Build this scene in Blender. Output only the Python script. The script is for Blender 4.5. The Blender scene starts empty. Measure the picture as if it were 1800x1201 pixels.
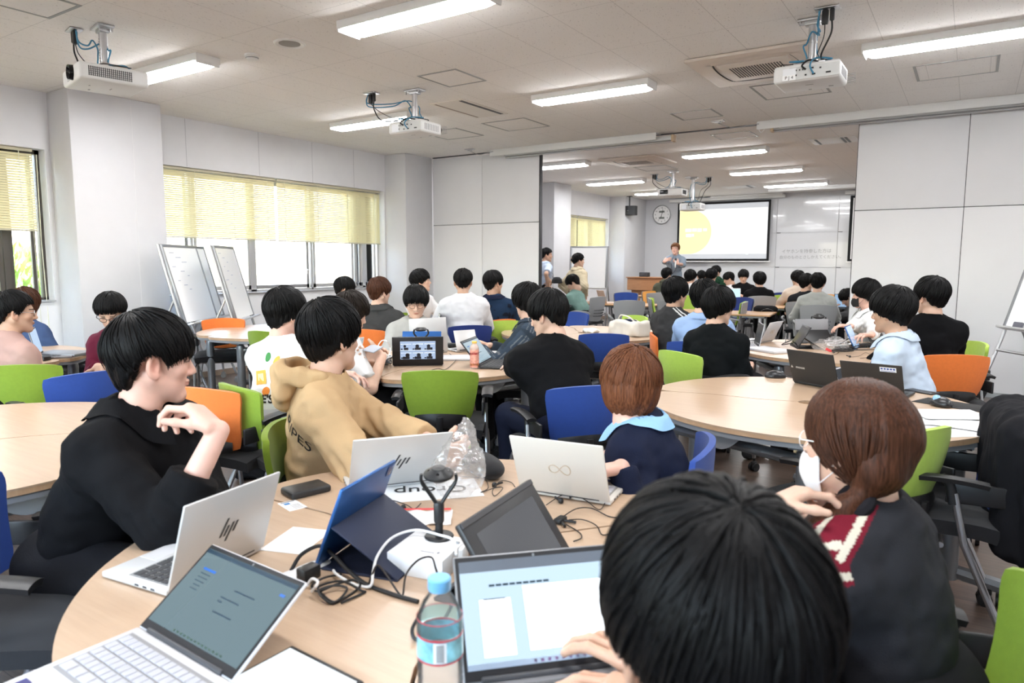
import zlib
import bpy, bmesh, math, random
import numpy as np
from mathutils import Vector, Matrix
random.seed(7)
RNG = np.random.default_rng(11)
SC = bpy.context.scene
COL = SC.collection
PI = math.pi
R = math.radians

# ------------------------------------------------------------------ camera model (also used to read real positions off known planes)
FPX, YAW, PITCH, ROLL, EYE = 1221.64, R(-33.353), R(-6.457), R(0.143), 1.40
_cy, _sy = math.cos(YAW), math.sin(YAW)
FWD = Vector((_sy*math.cos(PITCH), _cy*math.cos(PITCH), math.sin(PITCH)))
_r0 = Vector((_cy, -_sy, 0)); _u0 = _r0.cross(FWD)
RGT = _r0*math.cos(ROLL) + _u0*math.sin(ROLL)
UPV = _u0*math.cos(ROLL) - _r0*math.sin(ROLL)
CAM = Vector((0, 0, EYE))
def ray(x, y): return FWD + RGT*((x-900)/FPX) - UPV*((y-600.5)/FPX)
def onz(x, y, z): d = ray(x, y); return CAM + d*((z-EYE)/d.z)
def ony(x, y, Y): d = ray(x, y); return CAM + d*(Y/d.y)
def onx(x, y, X): d = ray(x, y); return CAM + d*(X/d.x)
def atd(x, y, D): return CAM + ray(x, y)*D

# ------------------------------------------------------------------ materials
MATS = {}
def mat(name, col, rough=0.5, metal=0.0, noise=0.0, nscale=20.0, bump=0.0, bscale=200.0, emit=None, estr=0.0, trans=0.0, ior=1.45, alpha=1.0,
        spec=0.5, stretch=None, sub=0.0, sheen=0.0, coat=0.0, attr=None):
    if name in MATS: return MATS[name]
    m = bpy.data.materials.new(name); m.use_nodes = True
    nt = m.node_tree; b = nt.nodes['Principled BSDF']
    c4 = (col[0], col[1], col[2], 1)
    b.inputs['Base Color'].default_value = c4
    b.inputs['Roughness'].default_value = rough
    b.inputs['Metallic'].default_value = metal
    b.inputs['Specular IOR Level'].default_value = spec
    b.inputs['IOR'].default_value = ior
    if trans: b.inputs['Transmission Weight'].default_value = trans
    if alpha < 1: b.inputs['Alpha'].default_value = alpha
    if sub:
        b.inputs['Subsurface Weight'].default_value = sub
        b.inputs['Subsurface Radius'].default_value = (0.012, 0.005, 0.003)
        b.inputs['Subsurface Scale'].default_value = 0.5
    if sheen: b.inputs['Sheen Weight'].default_value = sheen; b.inputs['Sheen Roughness'].default_value = .5
    if coat: b.inputs['Coat Weight'].default_value = coat
    if emit is not None:
        b.inputs['Emission Color'].default_value = (emit[0], emit[1], emit[2], 1)
        b.inputs['Emission Strength'].default_value = estr
    tc = None
    def coord():
        nonlocal tc
        if tc is None:
            t = nt.nodes.new('ShaderNodeTexCoord'); mp = nt.nodes.new('ShaderNodeMapping')
            nt.links.new(t.outputs['Object'], mp.inputs['Vector'])
            if stretch: mp.inputs['Scale'].default_value = stretch
            tc = mp.outputs['Vector']
        return tc
    base = None
    if attr:
        a = nt.nodes.new('ShaderNodeAttribute'); a.attribute_name = attr; base = a.outputs['Color']
        nt.links.new(base, b.inputs['Base Color'])
    if noise:
        n = nt.nodes.new('ShaderNodeTexNoise'); n.inputs['Scale'].default_value = nscale; n.inputs['Detail'].default_value = 4
        nt.links.new(coord(), n.inputs['Vector'])
        mr = nt.nodes.new('ShaderNodeMapRange'); mr.inputs[1].default_value = .25; mr.inputs[2].default_value = .75
        mr.inputs[3].default_value = 1-noise; mr.inputs[4].default_value = 1+noise
        nt.links.new(n.outputs['Fac'], mr.inputs[0])
        mx = nt.nodes.new('ShaderNodeMix'); mx.data_type = 'RGBA'; mx.blend_type = 'MULTIPLY'; mx.inputs[0].default_value = 1
        mx.inputs[6].default_value = c4
        if base is not None: nt.links.new(base, mx.inputs[6])
        nt.links.new(mr.outputs[0], mx.inputs[7]); nt.links.new(mx.outputs[2], b.inputs['Base Color'])
    if bump:
        n2 = nt.nodes.new('ShaderNodeTexNoise'); n2.inputs['Scale'].default_value = bscale; n2.inputs['Detail'].default_value = 3
        nt.links.new(coord(), n2.inputs['Vector'])
        bp = nt.nodes.new('ShaderNodeBump'); bp.inputs['Strength'].default_value = bump; bp.inputs['Distance'].default_value = .004
        nt.links.new(n2.outputs['Fac'], bp.inputs['Height']); nt.links.new(bp.outputs[0], b.inputs['Normal'])
    MATS[name] = m
    return m
def srgb(r, g, b):
    f = lambda c: ((c/255+.055)/1.055)**2.4 if c > 10 else c/255/12.92
    return (f(r), f(g), f(b))

# ------------------------------------------------------------------ mesh builder
class MB:
    def __init__(s): s.v = []; s.f = []
    def add(s, vs, fs, M=None):
        o = len(s.v)
        for p in vs:
            p = Vector(p)
            s.v.append(M @ p if M is not None else p)
        for f in fs: s.f.append(tuple(i+o for i in f))
        return s
    def bm(s, bm, M=None):
        bm.verts.ensure_lookup_table()
        for i, v in enumerate(bm.verts): v.index = i
        s.add([v.co.copy() for v in bm.verts], [[v.index for v in f.verts] for f in bm.faces], M); bm.free(); return s
    def box(s, c, d, bev=0.0, M=None, seg=2):
        """box centred at c with full size d, edges rounded by bev"""
        bm = bmesh.new(); bmesh.ops.create_cube(bm, size=1.0)
        for v in bm.verts: v.co = Vector((v.co.x*d[0], v.co.y*d[1], v.co.z*d[2]))
        if bev: bmesh.ops.bevel(bm, geom=bm.edges[:], offset=min(bev, min(d)*.45), segments=seg, affect='EDGES', profile=.5)
        T = Matrix.Translation(Vector(c))
        return s.bm(bm, (M @ T) if M is not None else T)
    def tube(s, pts, r, n=8, M=None, cap=True, flat=1.0):
        """round tube along points; r number or list"""
        pts = [Vector(p) for p in pts]; k = len(pts)
        rs = r if isinstance(r, (list, tuple)) else [r]*k
        vs = []; fs = []
        t0 = (pts[1]-pts[0]).normalized()
        ref = Vector((0, 0, 1)) if abs(t0.z) < .9 else Vector((1, 0, 0))
        nrm = t0.cross(ref).normalized()
        for i in range(k):
            if i == 0: t = t0
            elif i == k-1: t = (pts[i]-pts[i-1]).normalized()
            else: t = ((pts[i+1]-pts[i]).normalized() + (pts[i]-pts[i-1]).normalized())
            t = t.normalized() if t.length > 1e-9 else t0
            nrm = (nrm - t*nrm.dot(t)); nrm = nrm.normalized() if nrm.length > 1e-9 else t.orthogonal().normalized()
            b = t.cross(nrm)
            for j in range(n):
                a = 2*PI*j/n
                vs.append(pts[i] + (nrm*math.cos(a) + b*math.sin(a)*flat)*rs[i])
        for i in range(k-1):
            for j in range(n):
                fs.append((i*n+j, i*n+(j+1) % n, (i+1)*n+(j+1) % n, (i+1)*n+j))
        if cap: fs.append(tuple(range(n-1, -1, -1))); fs.append(tuple((k-1)*n+j for j in range(n)))
        return s.add(vs, fs, M)
    def cyl(s, a, b, r, n=16, M=None): return s.tube([a, b], r, n, M)
    def lathe(s, prof, n=24, M=None, cap=True):
        """prof: list of (r,z) turned about Z"""
        vs = []; fs = []; k = len(prof)
        for (r, z) in prof:
            for j in range(n):
                a = 2*PI*j/n; vs.append((r*math.cos(a), r*math.sin(a), z))
        for i in range(k-1):
            for j in range(n): fs.append((i*n+j, i*n+(j+1) % n, (i+1)*n+(j+1) % n, (i+1)*n+j))
        if cap and prof[0][0] > 1e-6: fs.append(tuple(range(n-1, -1, -1)))
        if cap and prof[-1][0] > 1e-6: fs.append(tuple((k-1)*n+j for j in range(n)))
        return s.add(vs, fs, M)
    def prism(s, poly, z0, z1, M=None):
        n = len(poly)
        vs = [(p[0], p[1], z0) for p in poly]+[(p[0], p[1], z1) for p in poly]
        fs = [tuple(range(n-1, -1, -1)), tuple(range(n, 2*n))]+[(i, (i+1) % n, n+(i+1) % n, n+i) for i in range(n)]
        return s.add(vs, fs, M)
    def quad(s, a, b, c, d, M=None): return s.add([a, b, c, d], [(0, 1, 2, 3)], M)
    def grid(s, fn, nu, nv, M=None, th=0.0):
        """surface fn(u,v) for u,v in 0..1, given thickness th along its normal"""
        P = [[Vector(fn(i/nu, j/nv)) for j in range(nv+1)] for i in range(nu+1)]
        vs = []; fs = []
        w = nv+1
        def nor(i, j):
            a = P[min(i+1, nu)][j]-P[max(i-1, 0)][j]; b = P[i][min(j+1, nv)]-P[i][max(j-1, 0)]
            c = a.cross(b); return c.normalized() if c.length > 1e-12 else Vector((0, 0, 1))
        for i in range(nu+1):
            for j in range(nv+1): vs.append(P[i][j])
        for i in range(nu):
            for j in range(nv): fs.append((i*w+j, (i+1)*w+j, (i+1)*w+j+1, i*w+j+1))
        if th:
            o = len(vs)
            for i in range(nu+1):
                for j in range(nv+1): vs.append(P[i][j]-nor(i, j)*th)
            for i in range(nu):
                for j in range(nv): fs.append((o+i*w+j+1, o+(i+1)*w+j+1, o+(i+1)*w+j, o+i*w+j))
            rim = [(i, 0) for i in range(nu)]+[(nu, j) for j in range(nv)]+[(i, nv) for i in range(nu, 0, -1)]+[(0, j) for j in range(nv, 0, -1)]
            idx = [i*w+j for i, j in rim]; m = len(idx)
            for q in range(m): fs.append((idx[q], o+idx[q], o+idx[(q+1) % m], idx[(q+1) % m]))
        return s.add(vs, fs, M)
    def build(s, name, material, parent=None, smooth=30, loc=None):
        me = bpy.data.meshes.new(name)
        me.from_pydata([tuple(p) for p in s.v], [], s.f); me.update()
        if isinstance(material, (list, tuple)):
            for m in material: me.materials.append(m)
        else: me.materials.append(material)
        if smooth:
            me.polygons.foreach_set('use_smooth', [True]*len(me.polygons))
            try: me.set_sharp_from_angle(angle=R(smooth))
            except Exception: pass
        o = bpy.data.objects.new(name, me); COL.objects.link(o)
        if parent is not None: o.parent = parent
        if loc is not None: o.location = loc
        return o

def np_obj(name, V, F, material, parent=None, cols=None):
    me = bpy.data.meshes.new(name)
    V = np.asarray(V, dtype=np.float32); F = np.asarray(F, dtype=np.int32)
    me.vertices.add(len(V)); me.vertices.foreach_set('co', V.ravel())
    k = F.shape[1]
    me.loops.add(F.size); me.loops.foreach_set('vertex_index', F.ravel())
    me.polygons.add(len(F)); me.polygons.foreach_set('loop_start', np.arange(len(F), dtype=np.int32)*k)
    me.polygons.foreach_set('use_smooth', np.ones(len(F), dtype=bool))
    me.update(calc_edges=True)
    if cols is not None:
        a = me.attributes.new('tone', 'FLOAT_COLOR', 'POINT')
        c = np.ones((len(V), 4), dtype=np.float32); c[:, :3] = cols
        a.data.foreach_set('color', c.ravel())
    me.materials.append(material)
    o = bpy.data.objects.new(name, me); COL.objects.link(o)
    if parent is not None: o.parent = parent
    return o

def tag(o, label=None, cat=None, group=None, kind=None):
    if label: o['label'] = label
    if cat: o['category'] = cat
    if group: o['group'] = group
    if kind: o['kind'] = kind
    return o
def thing(name, label, cat, loc=(0, 0, 0), rz=0.0, group=None):
    o = bpy.data.objects.new(name, None); COL.objects.link(o); o.empty_display_size = .05
    o.location = loc; o.rotation_euler = (0, 0, rz)
    return tag(o, label, cat, group)
def struct(o): o['kind'] = 'structure'; return o
def dup(root, loc=None, rz=None, label=None, group=None, recolour=None):
    """copy of a thing, its parts and sub-parts; recolour maps part name stem -> material"""
    kids = {}
    for o in COL.objects:
        if o.parent is not None: kids.setdefault(o.parent.name, []).append(o)
    def cp(o, par):
        c = o.copy(); COL.objects.link(c)
        if par is not None: c.parent = par
        st = o.name.split('.')[0]
        if recolour and st in recolour and c.data is not None:
            c.material_slots[0].link = 'OBJECT'; c.material_slots[0].material = recolour[st]
        for ch in kids.get(o.name, []): cp(ch, c)
        return c
    r = cp(root, None)
    if loc is not None: r.location = loc
    if rz is not None: r.rotation_euler = (0, 0, rz)
    if label: r['label'] = label
    if group: r['group'] = group
    return r
def text(name, s, size, M, material, parent=None, ext=0.0004, align='CENTER'):
    cu = bpy.data.curves.new(name, 'FONT'); cu.body = s; cu.size = size; cu.extrude = ext
    cu.align_x = align; cu.align_y = 'CENTER'
    o0 = bpy.data.objects.new('tmp', cu); COL.objects.link(o0)
    me = bpy.data.meshes.new_from_object(o0.evaluated_get(bpy.context.evaluated_depsgraph_get())); me.name = name
    bpy.data.objects.remove(o0); bpy.data.curves.remove(cu); me.materials.clear(); me.materials.append(material)
    o = bpy.data.objects.new(name, me); COL.objects.link(o)
    if parent is not None: o.parent = parent
    o.matrix_local = M
    return o
def frame_m(o, x, y, z):
    """matrix with the given origin and axes"""
    x, y, z = Vector(x).normalized(), Vector(y).normalized(), Vector(z).normalized()
    return Matrix(((x.x, y.x, z.x, o[0]), (x.y, y.y, z.y, o[1]), (x.z, y.z, z.z, o[2]), (0, 0, 0, 1)))
def spline(pts, n=8):
    """Catmull-Rom through the points"""
    P = [Vector(p) for p in pts]; out = []
    for i in range(len(P)-1):
        a = P[max(i-1, 0)]; b = P[i]; c = P[i+1]; d = P[min(i+2, len(P)-1)]
        for k in range(n):
            t = k/n
            out.append(.5*((2*b)+(c-a)*t+(2*a-5*b+4*c-d)*t*t+(3*b-a-3*c+d)*t**3))
    out.append(P[-1]); return out

# ------------------------------------------------------------------ signed-distance modelling (bodies, hair, cloth)
def _len(x, y, z): return np.sqrt(x*x+y*y+z*z)
class SDF:
    def __init__(s): s.p = []
    def add(s, fn, lo, hi, k=.02, op='u'): s.p.append((fn, np.array(lo, float), np.array(hi, float), k, op)); return s
    def cone(s, a, b, ra, rb, k=.02, op='u', cut=False, sq=None):
        """round cone from a to b; sq=(axis vector, factor) squashes it along an axis; cut ends it flat at b"""
        a = np.array(a, float); b = np.array(b, float); ab = b-a; L2 = max(ab@ab, 1e-12); L = math.sqrt(L2)
        ax, f = (None, 1) if sq is None else (np.array(sq[0], float)/np.linalg.norm(sq[0]), sq[1])
        def fn(X, Y, Z):
            x, y, z = X-a[0], Y-a[1], Z-a[2]
            t = np.clip((x*ab[0]+y*ab[1]+z*ab[2])/L2, 0, 1)
            x, y, z = x-t*ab[0], y-t*ab[1], z-t*ab[2]
            if ax is not None:
                q = (x*ax[0]+y*ax[1]+z*ax[2])*(1/f-1)
                x, y, z = x+q*ax[0], y+q*ax[1], z+q*ax[2]
            d = _len(x, y, z)-(ra+(rb-ra)*t)
            if cut: d = np.maximum(d, ((X-b[0])*ab[0]+(Y-b[1])*ab[1]+(Z-b[2])*ab[2])/L)
            return d
        m = max(ra, rb)*max(1, f)
        return s.add(fn, np.minimum(a, b)-m, np.maximum(a, b)+m, k, op)
    def chain(s, pts, rs, k=.015, op='u', sq=None):
        for i in range(len(pts)-1): s.cone(pts[i], pts[i+1], rs[i], rs[i+1], k, op, sq=sq)
        return s
    def ell(s, c, r, M=None, k=.02, op='u'):
        """ellipsoid with radii r, axes the columns of the 3x3 M"""
        c = np.array(c, float); r = np.array(r, float); Mi = np.eye(3) if M is None else np.array(M, float)
        def fn(X, Y, Z):
            x, y, z = X-c[0], Y-c[1], Z-c[2]
            u = x*Mi[0, 0]+y*Mi[1, 0]+z*Mi[2, 0]; v = x*Mi[0, 1]+y*Mi[1, 1]+z*Mi[2, 1]; w = x*Mi[0, 2]+y*Mi[1, 2]+z*Mi[2, 2]
            k0 = _len(u/r[0], v/r[1], w/r[2]); k1 = _len(u/r[0]**2, v/r[1]**2, w/r[2]**2)
            return k0*(k0-1)/np.maximum(k1, 1e-6)
        m = max(r)
        return s.add(fn, c-m, c+m, k, op)
    def rbox(s, c, h, rad, M=None, k=.01, op='u'):
        c = np.array(c, float); Mi = np.eye(3) if M is None else np.array(M, float)
        def fn(X, Y, Z):
            x, y, z = X-c[0], Y-c[1], Z-c[2]
            q = [np.abs(x*Mi[0, i]+y*Mi[1, i]+z*Mi[2, i])-(h[i]-rad) for i in range(3)]
            return _len(*[np.maximum(a, 0) for a in q])+np.minimum(np.maximum(q[0], np.maximum(q[1], q[2])), 0)-rad
        m = math.sqrt(sum(a*a for a in h))
        return s.add(fn, c-m, c+m, k, op)
    def bounds(s):
        u = [p for p in s.p if p[4] == 'u']
        return np.min([p[1] for p in u], 0)-.012, np.max([p[2] for p in u], 0)+.012
    def eval(s, xs, ys, zs):
        D = np.full((len(xs), len(ys), len(zs)), .3, dtype=np.float32)
        for fn, lo, hi, k, op in s.p:
            m = k+.012
            i0, i1 = np.searchsorted(xs, lo[0]-m), np.searchsorted(xs, hi[0]+m)
            j0, j1 = np.searchsorted(ys, lo[1]-m), np.searchsorted(ys, hi[1]+m)
            k0, k1 = np.searchsorted(zs, lo[2]-m), np.searchsorted(zs, hi[2]+m)
            if i1 <= i0 or j1 <= j0 or k1 <= k0: continue
            X = xs[i0:i1, None, None]; Y = ys[None, j0:j1, None]; Z = zs[None, None, k0:k1]
            S = D[i0:i1, j0:j1, k0:k1]
            d = np.broadcast_to(fn(X, Y, Z), S.shape)
            if op == 'u':
                h = np.maximum(k-np.abs(S-d), 0)/max(k, 1e-9); S[...] = np.minimum(S, d)-h*h*k*.25
            elif op == 's':
                e = -d; h = np.maximum(k-np.abs(S-e), 0)/max(k, 1e-9); S[...] = np.maximum(S, e)+h*h*k*.25
            elif op == 'd': S[...] = S+d          # displacement
        return D
    def at(s, P):
        """distance at single points"""
        P = np.asarray(P, float); X, Y, Z = P[:, 0], P[:, 1], P[:, 2]; D = np.full(len(P), .3)
        for fn, lo, hi, k, op in s.p:
            d = fn(X, Y, Z)
            if op == 'u': h = np.maximum(k-np.abs(D-d), 0)/max(k, 1e-9); D = np.minimum(D, d)-h*h*k*.25
            elif op == 's': h = np.maximum(k-np.abs(D+d), 0)/max(k, 1e-9); D = np.maximum(D, -d)+h*h*k*.25
            elif op == 'd': D = D+d
        return D
    def push_out(s, P, gap, axis=None):
        """move points that lie under the surface to gap above it"""
        P = np.array(P, float)
        for _ in range(4):
            d = s.at(P); e = .004
            G = np.stack([s.at(P+np.eye(3)[i]*e)-s.at(P-np.eye(3)[i]*e) for i in range(3)], 1); G /= np.linalg.norm(G, axis=1)[:, None]+1e-9
            P = P+G*np.clip(gap-d, 0, .03)[:, None]
        return P
    def mesh(s, res, lo=None, hi=None):
        a, b = s.bounds(); lo = a if lo is None else np.maximum(a, lo); hi = b if hi is None else np.minimum(b, hi)
        ax = [np.arange(lo[i], hi[i]+res, res, dtype=np.float32) for i in range(3)]
        return nets(s.eval(*ax), ax)
def nets(D, ax):
    """surface nets: quads on the zero level of D"""
    S = D < 0
    n = [len(a) for a in ax]
    if min(n) < 3: return np.zeros((0, 3)), np.zeros((0, 4), int)
    c = np.zeros((n[0]-1, n[1]-1, n[2]-1), dtype=np.int8)
    for i in (0, 1):
        for j in (0, 1):
            for k in (0, 1): c += S[i:n[0]-1+i, j:n[1]-1+j, k:n[2]-1+k]
    act = (c > 0) & (c < 8)
    I, J, K = np.nonzero(act)
    if len(I) == 0: return np.zeros((0, 3)), np.zeros((0, 4), int)
    idx = np.full(c.shape, -1, dtype=np.int64); idx[I, J, K] = np.arange(len(I))
    acc = np.zeros((len(I), 3)); cnt = np.zeros(len(I))
    corners = [(i, j, k) for i in (0, 1) for j in (0, 1) for k in (0, 1)]
    for a in corners:
        for axis in range(3):
            if a[axis]: continue
            b = list(a); b[axis] = 1
            da = D[I+a[0], J+a[1], K+a[2]]; db = D[I+b[0], J+b[1], K+b[2]]
            m = (da < 0) != (db < 0)
            t = np.where(m, da/np.where(m, da-db, 1), 0)
            p = np.array(a, float)[None, :].repeat(len(I), 0); p[:, axis] += t
            acc[m] += p[m]; cnt[m] += 1
    acc /= cnt[:, None]
    V = np.empty((len(I), 3))
    for d, g in enumerate((I, J, K)):
        step = ax[d][1]-ax[d][0]; V[:, d] = ax[d][0]+(g+acc[:, d])*step
    Q = []
    for axis in range(3):
        sl0 = [slice(None)]*3; sl1 = [slice(None)]*3
        sl0[axis] = slice(0, n[axis]-1); sl1[axis] = slice(1, n[axis])
        A = S[tuple(sl0)]; B = S[tuple(sl1)]
        e = np.argwhere(A != B)
        u, v = [(1, 2), (2, 0), (0, 1)][axis]
        ok = (e[:, u] > 0) & (e[:, v] > 0) & (e[:, u] < n[u]-1) & (e[:, v] < n[v]-1)
        e = e[ok]; ins = A[tuple(e.T)]
        def at(du, dv):
            g = e.copy(); g[:, u] += du; g[:, v] += dv; return idx[g[:, 0], g[:, 1], g[:, 2]]
        q = np.stack([at(-1, -1), at(0, -1), at(0, 0), at(-1, 0)], 1)
        q[~ins] = q[~ins][:, ::-1]
        Q.append(q)
    Q = np.concatenate(Q); Q = Q[(Q >= 0).all(1)]
    return V, Q
def join(parts):
    V = []; F = []; o = 0
    for v, f in parts:
        if len(v) == 0: continue
        V.append(v); F.append(f+o); o += len(v)
    return np.concatenate(V), np.concatenate(F)
_NT = RNG.random((32, 32, 32)).astype(np.float32)*2-1
def vnoise(X, Y, Z):
    """smooth lattice noise in -1..1, broadcast over the inputs"""
    X, Y, Z = np.broadcast_arrays(X, Y, Z)
    x0, y0, z0 = np.floor(X).astype(int), np.floor(Y).astype(int), np.floor(Z).astype(int)
    fx, fy, fz = X-x0, Y-y0, Z-z0
    fx, fy, fz = fx*fx*(3-2*fx), fy*fy*(3-2*fy), fz*fz*(3-2*fz)
    g = lambda i, j, k: _NT[(x0+i) & 31, (y0+j) & 31, (z0+k) & 31]
    a = g(0, 0, 0)*(1-fx)+g(1, 0, 0)*fx; b = g(0, 1, 0)*(1-fx)+g(1, 1, 0)*fx
    c = g(0, 0, 1)*(1-fx)+g(1, 0, 1)*fx; d = g(0, 1, 1)*(1-fx)+g(1, 1, 1)*fx
    return (a*(1-fy)+b*fy)*(1-fz)+(c*(1-fy)+d*fy)*fz
# ================================================================== the room
ZC, XL, YP, YF, XR, YB = 3.06, -7.755, 8.80, 17.57, 3.4, -3.2
XP = -7.32
WALL = mat('wall_paper', (.77, .77, .79), .8, noise=.02, nscale=6, bump=.12, bscale=260)
PANEL = mat('panel_grey', (.75, .75, .765), .55, noise=.015, nscale=3, bump=.04, bscale=600)
PANEL2 = mat('whiteboard_steel', (.70, .71, .735), .13, coat=.4)
METAL = mat('brushed_metal', (.55, .55, .56), .35, 1.0)
ALU = mat('aluminium', (.62, .62, .63), .4, .9)
WHITEP = mat('white_plastic', (.80, .80, .79), .4)
CREAMP = mat('cream_plastic', (.76, .72, .66), .5)
BLACKP = mat('black_plastic', (.014, .014, .015), .42, bump=.05, bscale=900)
GREYP = mat('grey_plastic', (.30, .31, .32), .5)
DARKG = mat('dark_grey', (.05, .05, .055), .5)
BRONZE = mat('bronze_sash', (.10, .09, .08), .45, .4)
def ceil_mat():
    m = bpy.data.materials.new('ceiling_board'); m.use_nodes = True; nt = m.node_tree; b = nt.nodes['Principled BSDF']
    b.inputs['Roughness'].default_value = .9; b.inputs['Specular IOR Level'].default_value = .2
    t = nt.nodes.new('ShaderNodeTexCoord')
    mp = nt.nodes.new('ShaderNodeMapping'); mp.inputs['Scale'].default_value = (1, .45, 1); mp.inputs['Rotation'].default_value = (0, 0, .5)
    n = nt.nodes.new('ShaderNodeTexNoise'); n.inputs['Scale'].default_value = 105; n.inputs['Detail'].default_value = 3
    nt.links.new(t.outputs['Object'], mp.inputs['Vector']); nt.links.new(mp.outputs['Vector'], n.inputs['Vector'])
    r = nt.nodes.new('ShaderNodeValToRGB'); r.color_ramp.elements[0].position = .305; r.color_ramp.elements[1].position = .36
    r.color_ramp.elements[0].color = (.62, .595, .575, 1); r.color_ramp.elements[1].color = (.86, .835, .81, 1)
    nt.links.new(n.outputs['Fac'], r.inputs['Fac'])
    br = nt.nodes.new('ShaderNodeTexBrick'); br.inputs['Scale'].default_value = 1; br.inputs['Mortar Size'].default_value = .0022
    br.inputs['Brick Width'].default_value = .455; br.inputs['Row Height'].default_value = .91; br.offset = 0
    br.inputs['Color1'].default_value = br.inputs['Color2'].default_value = (1, 1, 1, 1); br.inputs['Mortar'].default_value = (.72, .72, .72, 1)
    mb_ = nt.nodes.new('ShaderNodeMapping'); mb_.inputs['Location'].default_value = (.21, .31, 0)
    nt.links.new(t.outputs['Object'], mb_.inputs['Vector']); nt.links.new(mb_.outputs['Vector'], br.inputs['Vector'])
    mx = nt.nodes.new('ShaderNodeMix'); mx.data_type = 'RGBA'; mx.blend_type = 'MULTIPLY'; mx.inputs[0].default_value = 1
    nt.links.new(r.outputs['Color'], mx.inputs[6]); nt.links.new(br.outputs['Color'], mx.inputs[7]); nt.links.new(mx.outputs[2], b.inputs['Base Color'])
    bp = nt.nodes.new('ShaderNodeBump'); bp.inputs['Strength'].default_value = .25; bp.inputs['Distance'].default_value = .003
    nt.links.new(n.outputs['Fac'], bp.inputs['Height']); nt.links.new(bp.outputs[0], b.inputs['Normal'])
    return m
def floor_mat():
    m = bpy.data.materials.new('floor_planks'); m.use_nodes = True; nt = m.node_tree; b = nt.nodes['Principled BSDF']
    b.inputs['Roughness'].default_value = .33
    t = nt.nodes.new('ShaderNodeTexCoord')
    br = nt.nodes.new('ShaderNodeTexBrick'); br.inputs['Scale'].default_value = 1; br.inputs['Mortar Size'].default_value = .0015
    br.inputs['Brick Width'].default_value = .92; br.inputs['Row Height'].default_value = .153
    br.inputs['Color1'].default_value = (.080, .055, .043, 1); br.inputs['Color2'].default_value = (.125, .088, .068, 1); br.inputs['Mortar'].default_value = (.05, .035, .028, 1)
    nt.links.new(t.outputs['Object'], br.inputs['Vector'])
    mp = nt.nodes.new('ShaderNodeMapping'); mp.inputs['Scale'].default_value = (1.2, 14, 1)
    n = nt.nodes.new('ShaderNodeTexNoise'); n.inputs['Scale'].default_value = 5; n.inputs['Detail'].default_value = 6
    nt.links.new(t.outputs['Object'], mp.inputs['Vector']); nt.links.new(mp.outputs['Vector'], n.inputs['Vector'])
    r = nt.nodes.new('ShaderNodeMapRange'); r.inputs[1].default_value = .3; r.inputs[2].default_value = .7; r.inputs[3].default_value = .65; r.inputs[4].default_value = 1.3
    nt.links.new(n.outputs['Fac'], r.inputs[0])
    mx = nt.nodes.new('ShaderNodeMix'); mx.data_type = 'RGBA'; mx.blend_type = 'MULTIPLY'; mx.inputs[0].default_value = 1
    nt.links.new(br.outputs['Color'], mx.inputs[6]); nt.links.new(r.outputs[0], mx.inputs[7]); nt.links.new(mx.outputs[2], b.inputs['Base Color'])
    return m
CEIL, FLOOR = ceil_mat(), floor_mat()
struct(MB().box((-2.2, 7.2, -.05), (12.0, 22, .1)).build('floor', FLOOR, None, 0))
struct(MB().box((-2.2, 7.2, ZC+.05), (12.0, 22, .1)).build('ceiling', CEIL, None, 0))
# left wall with its window openings
WIN = [(.6, 3.345), (4.33, 8.135), (13.45, 16.2)]
SILL, HEAD = 1.0, 2.505
w = MB(); ys = [YB]+[v for a in WIN for v in a]+[YF+.2]
w.box((XL-.11, (YB+YF+.2)/2, SILL/2), (.22, YF+.2-YB, SILL)); w.box((XL-.11, (YB+YF+.2)/2, (HEAD+ZC)/2), (.22, YF+.2-YB, ZC-HEAD))
for i in range(0, len(ys), 2): w.box((XL-.11, (ys[i]+ys[i+1])/2, (SILL+HEAD)/2), (.22, ys[i+1]-ys[i], HEAD-SILL))
struct(w.build('wall_left', WALL, None, 0))
g = MB()
for y in (4.85, 5.85, 6.72, 7.5, 2.2, 1.2): g.box((XL+.0008, y, (HEAD+ZC)/2), (.0014, .004, ZC-HEAD-.01))
struct(g.build('trim_1', mat('seam_grey', (.42, .42, .45), .7), None, 0))
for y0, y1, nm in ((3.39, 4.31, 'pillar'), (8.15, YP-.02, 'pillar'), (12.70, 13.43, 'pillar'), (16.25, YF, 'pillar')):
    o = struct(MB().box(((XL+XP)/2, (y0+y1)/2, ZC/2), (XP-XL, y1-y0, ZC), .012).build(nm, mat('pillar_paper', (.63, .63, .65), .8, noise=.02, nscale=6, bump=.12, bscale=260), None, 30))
struct(MB().box((XP+.0008, 3.99, ZC/2), (.0014, .005, ZC-.01)).build('trim_2', mat('seam_light', (.72, .72, .73), .7), None, 0))
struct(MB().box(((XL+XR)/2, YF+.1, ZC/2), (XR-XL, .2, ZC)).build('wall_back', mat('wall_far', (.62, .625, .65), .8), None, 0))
struct(MB().box((XR+.1, (YB+YF)/2, ZC/2), (.2, YF-YB+.4, ZC)).build('wall_right', WALL, None, 0))
w = MB(); FW = [(-6.6, -3.2), (-2.6, .8)]; xs = [XL]+[v for a in FW for v in a]+[XR]  # window openings added in this unseen wall for soft frontal fill light
w.box(((XL+XR)/2, YB-.1, SILL/2), (XR-XL, .2, SILL)); w.box(((XL+XR)/2, YB-.1, (HEAD+ZC)/2), (XR-XL, .2, ZC-HEAD))
for i in range(0, len(xs), 2): w.box(((xs[i]+xs[i+1])/2, YB-.1, (SILL+HEAD)/2), (xs[i+1]-xs[i], .2, HEAD-SILL))
struct(w.build('wall_front', WALL, None, 0))
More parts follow.
